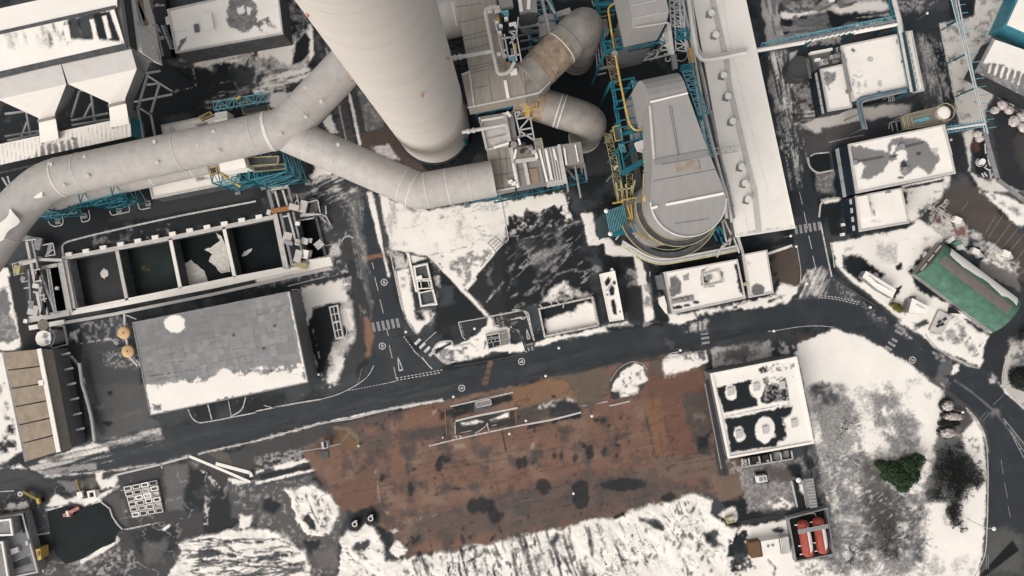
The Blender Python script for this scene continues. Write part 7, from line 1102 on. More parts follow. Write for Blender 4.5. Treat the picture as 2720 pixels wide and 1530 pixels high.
# louvre tower left of the absorber
PP = WL("e5 185,225 355,165 395,370 225,450", 21); t = thing('louvre_tower', 'teal slatted tower with yellow rails left of the grey tower', 'plant tower', ((PP[0].x+PP[2].x)/2, (PP[0].y+PP[2].y)/2, 0)); MB().prism([Vector((p.x, p.y, 19)) for p in PP], 0).build('body', mat('slat_gap_shade', (.016,.035,.04), .7), t); mb = MB()  # solid body painted near black for the shade between the open slats
for k in range(12): u = k/11; mb.bar(lerp(PP[0], PP[1], u), lerp(PP[3], PP[2], u), .13, .5)
mb.each('slat', 'tealsn', t)
for p in (PP[0], PP[3]): MB().dome(p+Vector((0,0,.3)), .55, .5, 12).build('corner_lamp', 'lampw', t, True)
DK = WL("e5 350,140 530,95 550,330 400,365", 20); MB().prism(DK, 19.4).build('deck', 'beige2', t); mb = MB(); [mb.bar(*WL(s_, 21), .3) for s_ in ("e5 395,170 430,300", "e5 400,290 440,305", "e5 430,160 445,300", "e5 480,100 520,310", "e5 510,60 520,330", "e5 330,120 560,80", "e5 250,150 350,130")]; mb.each('yellow_rail', 'yellow', t); mb = MB(); [mb.bar(*WL(s_, 20), .35) for s_ in ("e5 280,-60 310,130", "e5 330,-60 355,170", "e5 380,-40 395,130", "e5 470,-80 430,100", "e5 440,-30 430,110", "e5 290,20 430,0")]; mb.build('stair_frame', 'ylight', t); MB().bar(*WL("e5 225,455 560,385", 15), 1.6, .5).build('teal_beam', 'teal', t); mb = MB(); [mb.bar(*WL(s_, 12), .35) for s_ in ("e5 400,430 560,390", "e5 280,510 330,440", "e5 430,470 470,420", "e5 460,520 500,440")]; mb.each('brace', 'rail', t)
t = thing('stair_tower', 'ladder like grey stair frame left of the teal pipe rack', 'stairs', W(q("e4 270,700")[0], 0)); mb = MB(); lattice(mb, *WL("e4 215,350 330,880", 12), Vector((1.8,-.3,0)), 10, .16, .09); [mb.bar(*WL("e4 %d,%d %d,%d" % (220, 380+k*20, 310, 365+k*20), 12.2), .15) for k in range(6)]; mb.build('frame', 'ylight', t)
for s_ in ("e4 215,350", "e4 330,880"): c = W(q(s_)[0], 12); MB().bar(Vector((c.x, c.y, 0)), c, .3).build('leg', 'steel', t)
t = thing('platform_stairs', 'framed stair bay with yellow edges above the slatted teal tower', 'stairs', W(q("e4 400,1050")[0], 0)); mb = MB(); lattice(mb, *WL("e4 320,900 390,1250", 14), Vector((2.0,-.3,0)), 6, .16, .09); lattice(mb, *WL("e4 500,870 520,1180", 14), Vector((1.5,-.2,0)), 5, .16, .08); mb.build('frame', 'ylight', t); MB().prism(WL("e4 540,480 610,470 660,700 720,1150 650,1160 600,750", 8), 6).build('walkway_floor', 'dconc', t); MB().bar(*WL("e4 440,880 720,715", 18), 1.3, .4).build('teal_beam', 'teal', t); MB().prism(WL("e4 340,790 380,760 395,780 360,830", 9), 8).build('light_box', 'lampw', t)
# ------------------------------------------------------------------ settling basins
t = thing('settling_basin', 'row of four dark concrete settling basins with snowy walls', 'basin', tuple(W((455, 710), -3.6)))
wt = MB(); ZW = -3.4
for i, b in enumerate(BASINS):
    O = WL(b, .35); mb = MB(); n = len(O); lo_ = [Vector((p.x, p.y, ZW-.2)) for p in O]; mb.add(O+lo_, [((k+1) % n, k, n+k, n+(k+1) % n) for k in range(n)]); mb.build('basin_wall', 'dconc', t)
    o = MB().prism([Vector((p.x, p.y, ZW)) for p in inset(O, -.05)], ZW-.3).build('water', mat('grey_water', (.030,.032,.034), .3, var=.2, scale=.2, spec=.25) if i == 0 else ('gwater' if i == 1 else 'water')); struct(o)
for s_, w_, m in (("p 166,686 303,661 460,631 600,602 733,575", 1.1, 'trim'), ("p 188,830 340,800 480,771 625,741 762,715", 1.5, 'snow'), ("p 172,688 198,826", 1.2, 'trim'), ("p 311,664 338,797", .9, 'trim'), ("p 453,634 480,766", .9, 'snow'), ("p 595,604 624,736", .9, 'snow'), ("p 731,578 758,712", 1.0, 'trim')):
    mb = MB(); pp = WL(s_, .38); [mb.bar(a, b, w_, .5) for a, b in zip(pp, pp[1:])]; mb.build('wall_top', m, t)
mb = MB()
for i in range(12): u = i/11; c = W((lerp(186, 690, u), lerp(676, 576, u)), .2); mb.box(c, 1.7, 1.0, .7, R(11))
mb.each('wall_block', 'snow', t)
for s_, w_, m in (("p 100,848 300,812 560,762 850,700", 1.1, 'snow'), ("p 110,868 300,835 560,783 880,712", .8, 'trim')):
    mb = MB(); pp = WL(s_, .5); [mb.bar(a, b, w_, .6) for a, b in zip(pp, pp[1:])]; o = mb.build('launder_wall', m, t)
MB().prism(WL("p 172,688 182,690 208,822 196,826", .3), -3).build('sloped_wall', 'conc', t)
FLO = [("pale ice floe with a grey middle in the left basin", "e8 1290,590 1330,545 1380,570 1385,630 1335,685 1290,640"), ("big white ice sheet filling the lower left of the third basin", "b1 1370,720 1368,560 1440,515 1540,590 1570,680 1480,710"), ("ragged grooved ice sheet on the right side of the third basin", "b1 1620,300 1670,330 1700,400 1740,600 1670,615 1620,560 1575,520 1600,470 1545,435 1600,415 1660,360"), ("small white ice floe in the rightmost basin", "b1 1825,485 1840,450 1905,425 1895,450 1850,480")]
for lb, s_ in FLO:
    pp = q(s_); out = []
    for i in range(len(pp)):
        a, b = pp[i], pp[(i+1) % len(pp)]
        for k in range(4): u = k/4; out.append((lerp(a[0], b[0], u)+random.uniform(-1.5,1.5), lerp(a[1], b[1], u)+random.uniform(-1.5,1.5)))
    o = MB().prism([W(p, ZW+.12) for p in out], ZW+.01).build('ice_floe', 'ice'); tag(o, lb, 'ice floe', 'ice floes in the basins')
mb = MB()
for x, y, r_ in ((1085,575,9),(1120,585,6),(1000,640,8)): mb.cyl(W(q("b1 %d,%d" % (x, y))[0], ZW+.0), r_*.08, .03, 10)
tag(mb.build('weed_patch', mat('pond_weed', (.07,.06,.018), .8, var=.4)), 'yellowish weed patches floating in the second basin', 'weed')
for i, b in enumerate(PITS):
    O = WL(b, .2); mb = MB(); n = 4; lo_ = [Vector((p.x, p.y, -3)) for p in O]; mb.add(O+lo_, [((k+1) % n, k, n+k, n+(k+1) % n) for k in range(n)]+[(4,5,6,7)]); o = mb.build('sump_pit', 'black'); tag(o, ('dark sump pit under the left gantry of the basins', 'dark sump pit under the right gantry of the basins')[i], 'pit')
def gantry(label, rails, cross, boxes, base, rot):
    t = thing('scraper_gantry', label, 'gantry', W(q(base)[0], 0), 'gantries over the basins')
    for s_, w_, m, z in rails: MB().bar(*WL(s_, z), w_, .6).build('rail_beam', m, t)
    mb = MB(); [mb.bar(*WL(s_, z), w_, .3) for s_, w_, z in cross]; mb.each('cross_member', 'trim', t)
    for s_, dx, dy, h, m, z in boxes: MB().box(W(q(s_)[0], z), dx, dy, h, rot).build('machinery', m, t)
    return t
t = gantry('grey machinery gantry across the left end of the basins', [("e8 350,210 540,1150", .7, 'trim', 2.4), ("e8 420,200 620,1150", .5, 'steel', 2.4), ("e8 460,580 560,1140", .5, 'trim', 2.2), ("e8 510,560 720,1130", .6, 'conc', 2.2), ("e8 370,560 400,960", .5, 'conc', 2), ("e8 780,470 900,1110", 1.4, 'trim', .8), ("e8 540,540 740,500", .9, 'trim', .8), ("e8 380,1200 900,1110", 1.6, 'trim', .9), ("e8 380,1310 830,1230", 1.2, 'snow', .8)],
 [("e8 330,190 470,170", .35, 2.8), ("e8 280,490 470,440", .9, 3.0), ("e8 480,430 800,440", .8, 2.2), ("e8 440,570 520,555", .3, 2.6), ("e8 440,720 540,700", .5, 2.8), ("e8 430,850 550,830", .5, 2.8), ("e8 500,900 580,880", .3, 2.6), ("e8 530,950 600,930", .3, 2.6), ("e8 310,800 380,790", .3, 2.2), ("e8 280,720 360,705", .3, 2.2), ("e8 160,480 190,640", .15, 3), ("e8 180,630 310,605", .15, 3), ("e8 165,490 250,460", .15, 3), ("e8 540,250 680,220", .25, 2), ("e8 680,220 710,370", .25, 2), ("e8 580,390 710,370", .25, 2), ("e8 590,370 690,300", .2, 2), ("e8 210,480 220,610", .12, 3), ("e8 370,960 400,1100", .3, 2)],
 [("e8 270,560", 1.6, 2.2, 1.6, 'ylight', 2), ("e8 460,1080", 2.6, 2.6, 1.2, 'trim', 1.5), ("e8 430,1010", 1.2, 2.2, 1.0, 'conc', 1.8), ("e8 480,770", 1.6, 1.2, .7, 'seam', 2.6), ("e8 470,815", 1.4, 1.0, .6, 'dark', 2.6), ("e8 540,830", .9, 2.2, .8, 'steel', 2.4), ("e8 500,230", 1.8, 3.2, .6, 'conc', 2), ("e8 430,180", 5, 1.6, .5, 'conc', 1.6), ("e8 490,640", 1.1, 3.0, .2, 'black', 2.5), ("e8 570,1060", 1.2, 3.4, .2, 'black', 2.5), ("e8 355,1220", 1.0, 1.0, .9, 'lampw', .8), ("e8 745,800", .7, .9, .7, 'lampw', .6), ("e8 640,300", 1.0, 3.0, .3, 'steel', 1), ("e8 320,680", 1.2, 1.2, .8, 'conc', 2)], "e8 540,700", R(-12))
mb = MB(); lattice(mb, *WL("e8 600,560 690,1130", 2.9), Vector((.8,0,0)), 16, .14, .1); mb.build('ladder_truss', 'rail', t); MB().ring(W(q("e8 555,1270")[0], 1.1), .0, 1.5, .1, 20).build('oval_cover', 'beige2', t)
t = gantry('grey machinery gantry with a rusty beam across the right end of the basins', [("f1 320,150 400,460", .9, 'conc', 2.4), ("f1 430,170 500,430", .5, 'trim', 2.4), ("f1 550,150 640,440", .5, 'trim', 2.4), ("f1 640,110 710,380", .6, 'conc', 2.4), ("f1 430,530 620,1420", 1.1, 'trim', 1.2), ("f1 520,530 700,1330", .7, 'conc', 2.2), ("f1 640,520 760,960", .5, 'trim', 2.4), ("f1 720,500 880,1230", .5, 'conc', 2.4), ("f1 1080,560 1240,1200", .7, 'dconc', .5)],
 [("f1 320,140 640,90", .9, 2.4), ("f1 410,130 550,105", .5, 3.0), ("f1 540,580 660,560", .4, 2.3), ("f1 830,560 1060,530", .9, 1.2), ("f1 800,640 1040,600", .3, 1.0), ("f1 770,220 810,380", .2, 3), ("f1 790,290 730,390", .2, 3), ("f1 850,380 1100,310", .3, 2.0), ("f1 860,540 1170,540", .4, 1.8), ("f1 1170,540 1240,570", .25, 1.5), ("f1 1110,310 1150,510", .25, 2), ("f1 1240,400 1245,540", .25, 2), ("f1 1130,560 1320,720", .12, .6), ("f1 1240,560 1320,710", .25, .6), ("f1 690,1340 930,1330", .5, 1.4), ("f1 740,870 760,1000", .2, 3), ("f1 1230,1040 1480,1000", .12, .4)],
 [("f1 800,690", 1.1, 1.0, .8, 'lampw', 2.4), ("f1 640,910", 2.2, 2.6, .9, 'trim', 2), ("f1 650,1000", 2.4, 1.0, .8, 'steel', 2.4), ("f1 800,990", 1.2, 1.6, .7, 'trim', 2.6), ("f1 910,970", 1.7, 1.6, .6, 'seam', 1.6), ("f1 1000,960", .8, 1.2, .6, 'lampw', .6), ("f1 920,1180", 1.6, 2.2, .8, 'snow', 1.8), ("f1 990,1170", 1.0, 1.8, .7, 'steel', 1.2), ("f1 800,1210", 1.8, 3.2, .4, 'trim', 2.5), ("f1 890,420", 1.8, 3.2, .8, 'trim', 2), ("f1 740,430", 2.6, 1.6, .7, 'trim', 2.8), ("f1 340,510", 1.0, 1.3, .8, 'seam', 1.4), ("f1 1060,420", 2.2, 3.2, .3, 'dconc', 1), ("f1 850,1360", 3.0, 1.4, .5, 'ylight', 1.2), ("f1 1210,460", 1.0, 1.8, .3, 'dark', 1.2)], "f1 640,760", R(-13))
MB().bar(*WL("f1 370,490 670,440", 3.0), 1.1, .6).build('rusty_beam', 'orange', t); MB().ring(W(q("f1 800,990")[0], 3.4), .35, .5, .1, 16).build('hand_wheel', 'ylight', t); MB().prism(WL("f1 970,1270 1310,1220 1350,1360 1000,1440", .9), 0).build('end_wall', 'snow', t)
t = thing('lifting_hatch', 'pale square hatch cover set like a diamond by the right sump pit', 'hatch', W(q("f1 1130,1020")[0], 0)); MB().prism(WL("f1 1040,1020 1145,935 1220,1025 1110,1110", .9), 0).build('cover', 'trim', t); mb = MB(); [mb.bar(*WL(s_, .95), .15) for s_ in ("f1 1040,1020 1220,1025", "f1 1145,935 1110,1110")]; mb.build('lid_rib', 'seam', t)
# ------------------------------------------------------------------ lower pond, digger arm, pallets
o = struct(MB().prism(WL("c1 355,960 500,920 640,930 760,890 830,950 870,1040 920,1090 880,1130 870,1190 760,1240 620,1320 500,1360 420,1290 380,1130", .06), .0).build('pond_water', 'water'))
mb = MB(); pts = WL("c1 765,890 830,940 850,1000 890,1060 925,1095", .3); [mb.bar(a, b, .3, .4) for a, b in zip(pts, pts[1:])]; struct(mb.build('pond_edge', 'trim'))
t = thing('red_dredger', 'small red and white floating pump boom at the pond edge', 'pump', W(q("f6 870,650")[0], 0)); MB().bar(*WL("f6 790,700 980,600", .8), .9, .5).build('boom', mat('pink_red', (.42,.16,.13), .6, var=.3), t); MB().bar(*WL("f6 830,640 860,710", .9), .5, .5).build('float', 'lampw', t); MB().bar(*WL("f6 860,690 890,690", .9), .8, .5).build('float', 'redb', t); MB().prism(WL("f6 790,680 890,670 885,715 800,712", .6), .1).build('raft', 'seam', t)
pal = []
for i in range(4):
    for j in range(6):
        u0, v0 = i/4, j/6; Q4 = [q("c1 925,775 1185,720 1235,970 1000,1010")[k] for k in range(4)]
        f = lambda u, v: (lerp(lerp(Q4[0][0], Q4[1][0], u), lerp(Q4[3][0], Q4[2][0], u), v), lerp(lerp(Q4[0][1], Q4[1][1], u), lerp(Q4[3][1], Q4[2][1], u), v))
        c = [W(f(u0+a, v0+b), .6) for a, b in ((.02,.02),(.23,.02),(.23,.15),(.02,.15))]
        tp = thing('pallet', 'snow rimmed dark pallet stacked flat in the grid beside the pond', 'pallet', ((c[0].x+c[2].x)/2, (c[0].y+c[2].y)/2, 0), 'pallets in the snowy grid'); MB().prism([Vector((p.x, p.y, .35+.1*random.random())) for p in c], 0).build('deck', random.choice(('dconc', 'dark', 'cladd', 'trim' if i > 1 else 'dconc')), tp); mb = MB(); rim(mb, c, random.uniform(.1, .3), .1, .62+.1*random.random(), random.uniform(0, .12)); mb.build('snow_rim', random.choice(('snow', 'trim', 'snow')), tp)
t = thing('yellow_barrier', 'dull yellow jib arm with a round weight by the lower left kerb', 'barrier', W(q("f6 400,460")[0], 0)); MB().bar(*WL("f6 290,400 480,500", 1.5), .7, .5).build('arm', mat('mustard', (.22,.175,.03), .6, var=.25), t); MB().bar(*WL("f6 470,480 490,550", 1.6), .7, .7).build('mast', 'yellow', t); MB().ring(W(q("f6 265,425")[0], 1.2), .25, .7, .5, 18).build('weight', 'trim', t); MB().cyl(W(q("f6 520,510")[0], .2), .7, 1.0, 14).build('wheel', 'rubber', t)
t = thing('yellow_post', 'thin yellow height post beside the snowy yard entrance', 'post', W(q("f6 970,380")[0], 0)); MB().bar(*WL("f6 945,250 990,390", 1.4), .4, .3).build('bar', mat('mustard', ()), t); MB().box(W(q("f6 985,400")[0], 0), .6, .6, 1.3).build('base', 'dark', t)
t = thing('yellow_unit', 'bright yellow box unit beside the stepped grey roof', 'machine', W(q("f6 475,1185")[0], 0)); MB().prism(WL("f6 440,1120 500,1110 515,1240 470,1260", 3), 0).build('body', 'yellow', t); MB().prism(WL("f6 455,1150 485,1145 492,1200 465,1205", 3.2), 3).build('lid', mat('mustard', ()), t)
t = thing('framed_hatch', 'white framed dark hatch with a striped plate beside the pond', 'hatch', W(q("f6 1130,440")[0], 0)); mb = MB(); rim(mb, WL("f6 1080,400 1175,385 1190,480 1100,500", .8), .45, 0, .8); mb.build('frame', 'snow', t); MB().prism(WL("f6 1090,410 1170,395 1180,470 1105,490", .4), .05).build('cover', 'black', t); mb = MB(); [mb.bar(*WL("f6 %d,%d %d,%d" % (1190, 390+k*14, 1235, 380+k*14), .5), .12) for k in range(6)]; mb.build('striped_plate', 'trim', t)
t = thing('snow_block', 'snow covered block beside the white framed hatch', 'box', W(q("f6 980,440")[0], 0)); MB().prism(WL("f6 950,410 1010,400 1030,470 960,490", 1.4), 0).build('body', 'snow', t); MB().prism(WL("f6 1015,410 1075,400 1085,480 1030,490", .8), 0).build('skirt', 'dark', t)
for i, (s_, lb) in enumerate((("c2 745,1058", 'white rimmed black drum lid, left of the pair at the yard edge'), ("c2 865,1015", 'white rimmed black drum lid, right of the pair at the yard edge'))):
    tp = thing('drum', lb, 'drum', W(q(s_)[0], 0), 'black drums at the yard edge'); MB().cyl(W(q(s_)[0], 0), 1.25, 1.6, 24).build('body', 'rubber', tp, True); MB().ring(W(q(s_)[0], 1.6), .45, .72, .12, 24).build('rim', 'seam', tp, True); MB().box(W((q(s_)[0][0]+3, q(s_)[0][1]-9), 1.5), .8, .4, .2).build('handle', 'steel', tp)
# ------------------------------------------------------------------ kerbs, low walls and markings
def kerb(s, w_=.35, h=.14, m='kerb', name='kerb'):
    pp = WL(s, 0) if isinstance(s, str) else s; mb = MB(); pp = bez(pp, 4) if len(pp) > 2 else pp
    for a, b in zip(pp, pp[1:]): mb.bar(a+Vector((0,0,h/2-.02)), b+Vector((0,0,h/2-.02)), w_, h+.04)
    return struct(mb.build(name, m))
for s_, w_, m in (("b1 480,500 470,400 510,375 700,325 1300,190 1932,70", .45, 'kerb'), ("c2 0,430 470,300 710,265", .3, 'kerb'), ("c2 710,265 940,205 1180,155 1410,118", .4, 'trim'), ("c1 1500,525 1640,490 1932,430", .25, 'kerb'), ("c1 860,690 1220,605 1420,550", .5, 'trim'), ("c2 0,205 270,150 490,115", .35, 'kerb'), ("c2 490,115 620,80 760,10 850,-60 890,-140", .2, 'kerb'), ("c1 1420,190 1450,260 1500,295 1600,280 1932,215", .3, 'kerb'), ("c2 60,160 130,180 250,160", .2, 'kerb'), ("c1 1570,155 1600,270", .3, 'kerb'), ("c1 1725,125 1745,235", .2, 'kerb'), ("c1 1855,100 1830,200 1740,245", .3, 'kerb'),
  ("b2 1010,440 1050,640 1100,880 1160,1010 1215,1070", .28, 'kerb'), ("f2 530,1310 600,1400 650,1449", .3, 'trim'), ("f2 650,1240 700,1160 760,1130 880,1120 890,1190 1100,1150", .45, 'trim'), ("f2 660,1250 720,1320 810,1390 950,1350", .4, 'kerb'), ("f2 955,905 1270,850", .22, 'trim'), ("f2 955,905 1000,1070 1040,1110", .22, 'trim'), ("f2 1310,840 1700,765 1770,790 1790,900 1840,1120", .35, 'kerb'), ("f2 1560,955 1640,985 1695,1070 1720,1180 1745,1240", .4, 'trim'), ("f2 1360,850 1370,930 1430,945", .2, 'kerb'), ("f2 1740,1260 1500,1320 900,1420", .12, 'dkerb'),
  ("b4 385,190 395,90 430,60 545,45", .45, 'trim'), ("b4 395,230 450,500 480,640", .35, 'kerb'), ("b4 480,640 560,700 800,850", .2, 'dkerb'), ("b4 220,420 250,600 240,700", .15, 'kerb'), ("b4 0,1055 240,1015 380,1008 500,1020", .15, 'kerb'), ("b4 470,380 490,480 500,570", .2, 'kerb'), ("b4 1185,1075 1250,1160 1400,1265 1590,1330", .18, 'kerb'), ("f8 490,215 640,290 860,375", .4, 'trim'), ("f8 1215,660 1330,770 1449,895", .6, 'trim'), ("f8 1300,60 1200,300 1165,480 1180,630", .3, 'kerb'), ("c4 1500,200 1600,310 1650,450 1660,650 1655,1050 1640,1300 1560,1449", .22, 'kerb'), ("f8 700,880 830,1010 940,1200 985,1449", .25, 'kerb'),
  ("f4 850,295 880,480 1000,1000 1080,1449", .3, 'kerb'), ("a4 320,1180 350,1160 460,1150", .35, 'kerb'), ("a4 300,1190 310,1260 370,1310 490,1285", .45, 'trim'), ("a4 460,1075 600,1040 720,1020", .2, 'kerb'), ("b2 645,380 660,345 700,330 735,350", .3, 'trim'), ("b2 525,405 640,380", .12, 'kerb'), ("b2 1290,490 1250,490 1150,470", .12, 'dkerb'), ("b2 1140,455 1165,560 1210,750", .5, 'trim'), ("b2 1050,590 1090,780 1130,960", .3, 'trim'), ("b2 1855,60 1895,300 1905,360 1880,385", .3, 'kerb'), ("b3 620,800 660,1000", .25, 'kerb'), ("b3 0,890 70,890 110,920 160,1110", .3, 'kerb'), ("b3 0,960 70,940", .2, 'kerb'), ("b3 0,1020 50,1040 80,1120 110,1210", .35, 'kerb'), ("b3 1040,600 1040,640", .2, 'kerb'), ("b4 -100,500 180,405", .7, 'snow'), ("b3 740,1430 800,1330 900,1275 985,1290 1020,1340", .12, 'trim'), ("b3 1130,1300 1150,1250 1200,1215 1260,1205", .18, 'kerb'), ("c1 1630,600 1890,670 1900,700", .9, 'snow'), ("c1 1430,545 1660,640 1890,740", .7, 'snow'), ("c1 1225,640 1215,600", .3, 'kerb'), ("c1 960,1100 1200,1045", .15, 'kerb'),
  ("c2 320,510 490,485 640,450", .15, 'trim'), ("g4 360,610 640,540 1210,430", .5, 'trim'), ("g4 290,410 700,320 1150,215", .35, 'kerb'), ("g4 350,620 360,790", .22, 'kerb'), ("g4 0,950 400,850 1000,720 1300,660", .35, 'kerb'), ("g4 1300,660 1700,590 2080,490", .45, 'trim'), ("g4 430,770 580,740", .15, 'kerb'), ("g4 630,780 780,680 800,620 800,700 830,760", .2, 'kerb'), ("g4 860,670 920,660", .15, 'kerb'), ("g4 2100,400 2450,345", .15, 'kerb'), ("g4 990,740 1050,1030", .2, 'dark'), ("g4 1180,440 1190,650", .15, 'orange'), ("g4 215,440 240,800", .2, 'orange'), ("c3 540,165 720,130", .12, 'trim'), ("c3 735,165 890,130", .3, 'trim'), ("f7 835,400 900,690", .4, 'trim'), ("f7 980,560 1010,700", .4, 'kerb'), ("f7 250,850 640,780", .25, 'dark'), ("f7 1030,120 1060,360", .2, 'dark'), ("b1 1030,960 930,920", .3, 'kerb'), ("f6 350,620 450,950 540,1400", .35, 'trim'), ("f6 440,940 620,910", .3, 'kerb'), ("f6 1540,870 1870,800", .2, 'kerb'), ("f6 0,400 180,390", .25, 'trim'), ("p 866,735 765,760", .25, 'kerb'), ("b2 270,740 330,735 345,790", .3, 'trim'), ("f5 1415,300 1590,940", 1.2, 'conc'), ("f5 1600,960 1960,1240", 1.2, 'conc'), ("f4 1330,1010 1650,1230", .5, 'dkerb'), ("f4 1500,430 1940,690", .8, 'conc'), ("e6 620,1000 640,1040 700,1075 820,1050 800,930", .25, 'kerb'), ("e6 1040,930 1050,1020 1165,990 1140,860", .25, 'kerb'), ("e6 1410,870 1430,930 1670,880 1660,810", .25, 'kerb'), ("e6 1770,770 1790,860 1932,830", .25, 'kerb')): kerb(s_, w_, .14, m)
def mark(segs, m='paint', name='road_marking', z=.03):
    mb = MB()
    for a, b, w_ in segs: mb.bar(W(a, z), W(b, z), w_, .015)
    return struct(mb.build(name, m))
def dash(s, n, w_, fill=.55, m='paint', name='lane_dashes'):
    pts = q(s); L_ = [0]
    for a, b in zip(pts, pts[1:]): L_.append(L_[-1]+math.hypot(b[0]-a[0], b[1]-a[1]))
    def at(l):
        for i in range(len(pts)-1):
            if l <= L_[i+1] or i == len(pts)-2: u = (l-L_[i])/(L_[i+1]-L_[i]); return (lerp(pts[i][0], pts[i+1][0], u), lerp(pts[i][1], pts[i+1][1], u))
    st = L_[-1]/n; return mark([(at(k*st), at(k*st+st*fill), w_) for k in range(n)], m, name)
mark([(q("b2 %d,%d" % (a, b))[0], q("b2 %d,%d" % (c, d))[0], .15) for a, b, c, d in ((875,530,890,580),(895,640,922,745),(935,810,960,915),(985,1030,998,1085),(1005,1155,1028,1255),(1040,1320,1060,1415))], 'paint', 'lane_dashes')
mark([(q("b4 %d,%d" % (a, b))[0], q("b4 %d,%d" % (c, d))[0], .15) for a, b, c, d in ((237,0,260,95),(272,150,298,275),(308,330,330,430),(338,480,362,590))], 'paint', 'lane_dashes')
mark([(q("a2 %d,%d" % (a, b))[0], q("a2 %d,%d" % (c, d))[0], .12) for a, b, c, d in ((620,800,645,900),(650,930,675,1040),(530,360,545,420))], 'oldp', 'lane_dashes')
mark([(q("c4 %d,%d" % (a, b))[0], q("c4 %d,%d" % (c, d))[0], .12) for a, b, c, d in ((1758,570,1775,680),(1785,745,1808,860),(1812,920,1830,1010))], 'oldp', 'lane_dashes')
def zebra(stripes, name='zebra_crossing', m='oldp'): return mark(stripes, m, name)
zebra([(q("b2 %f,%f" % (880+i*36.5, 985-i*6.5))[0], q("b2 %f,%f" % (896+i*36.5, 1055-i*6.5))[0], .75 if i else .6) for i in range(6)])
zebra([(q("b4 %f,%f" % (207+i*35, 255-i*6))[0], q("b4 %f,%f" % (218+i*35, 318-i*6))[0], .7) for i in range(6)])
zebra([(q("b2 %f,%f" % (1240+i*36-36, 1110+i*29-29))[0], q("b2 %f,%f" % (1200+i*36-36, 1150+i*29-29))[0], .75) for i in range(1, 5)], m='paint')
zebra([(q("b3 1425,1075")[0], q("b3 1480,1068")[0], .4), (q("b3 1427,1107")[0], q("b3 1488,1098")[0], .65), (q("b3 1433,1142")[0], q("b3 1492,1134")[0], .65)])
zebra([(q("b4 %d,%d" % (a, b))[0], q("b4 %d,%d" % (c, d))[0], .7) for a, b, c, d in ((885,1165,935,1195),(908,1132,960,1165),(935,1108,975,1130),(960,1045,1015,1075),(985,1015,1035,1045))])
zebra([(q("g1 2090,1060")[0], q("g1 2130,1165")[0], .5), (q("g1 2190,1030")[0], q("g1 2230,1150")[0], .5)]); mark([(q("g1 2050,990")[0], q("g1 2240,940")[0], .2), (q("g1 2050,1020")[0], q("g1 2240,975")[0], .2)], 'oldp')
dash("b2 1060,1405 1230,1375 1420,1340", 13, .2, .6, name='give_way_line'); dash("b2 1060,1422 1230,1392 1400,1362", 12, .2, .6, name='give_way_line'); dash("b2 960,1449 1060,1425", 6, .15, .6, name='give_way_line'); dash("c2 700,50 1060,-20", 16, .13, .6, name='give_way_line'); dash("b2 1115,1090 1200,1205 1300,1300", 12, .22, .6, name='give_way_line'); dash("b2 1190,1200 1290,1290", 7, .2, .6, name='give_way_line'); dash("b4 400,782 520,795 700,835", 12, .2, .6, name='give_way_line'); dash("b4 400,797 520,810 690,850", 11, .2, .6, name='give_way_line'); dash("b4 200,808 400,795", 8, .1, .5, name='give_way_line', m='oldp')
mark([(q("b2 1270,1135")[0], q("b2 1360,1055")[0], .16)]); mark([(q(a)[0], q(b)[0], .1) for a, b in (("f8 880,1040", "f8 970,930"), ("f8 920,1060", "f8 1010,940"), ("f8 1050,850", "f8 1190,720"))], 'oldp'); dash("f8 1220,1100 1449,1449", 1, .25, 1, 'oldp', 'edge_line'); dash("c4 1770,250 1870,390 1932,560", 1, .25, 1, 'oldp', 'edge_line'); dash("c4 1770,250 1932,450", 1, .25, 1, 'oldp', 'edge_line'); mark([(q(a)[0], q(b)[0], .18) for a, b in (("c4 1840,390", "c4 1900,400"), ("c4 1885,480", "c4 1932,500"))], 'oldp', 'hatching'); mark([(q("c4 %d,1290" % x)[0], q("c4 %d,1400" % x)[0], .12) for x in (1648, 1664)], 'oldp'); mark([(q("b2 800,1330")[0], q("b2 770,1449")[0], .1)], 'oldp')
def tri(s, w_=.22): p = q(s); mark([(p[0], p[1], w_), (p[1], p[2], w_*1.6), (p[2], p[0], w_)], 'paint', 'give_way_triangle')
tri("b2 1070,1245 1080,1350 1108,1340"); tri("g1 2055,545 2075,830 2150,815", .2)
for s_ in ("b4 1640,310 1720,180", "b4 1665,340 1780,165", "b4 1720,390 1860,200", "b4 1770,420 1890,270", "b4 1815,455 1932,320", "b4 1870,520 1960,400", "b4 1460,140 1510,75", "b4 1700,580 1760,540", "b4 1790,680 1880,570"): p = q(s_); mark([(p[0], p[1], .1)], 'oldp', 'bay_line')
def arrow():
    mark([(q("g1 1625,295")[0], q("g1 1960,235")[0], .32), (q("g1 1940,220")[0], q("g1 2000,290")[0], .4), (q("g1 2035,215")[0], q("g1 1990,290")[0], .3), (q("g1 1890,270")[0], q("g1 2000,290")[0], .3)], 'paint', 'arrow_marking')
arrow()
def text(body, s, size, rot, m='paint', name='road_text'):
    cu = bpy.data.curves.new(name, 'FONT'); cu.body = body; cu.size = size; cu.align_x = 'CENTER'; cu.align_y = 'CENTER'; cu.offset = .02*size
    o = bpy.data.objects.new(name, cu); COL.objects.link(o); bpy.context.view_layer.update(); dg = bpy.context.evaluated_depsgraph_get(); me = bpy.data.meshes.new_from_object(o.evaluated_get(dg)); bpy.data.objects.remove(o)
    o = bpy.data.objects.new(name, me); COL.objects.link(o); o.location = W(q(s)[0], .035); o.rotation_euler = (0, 0, R(rot)); me.materials.clear(); me.materials.append(M[m]); return struct(o)
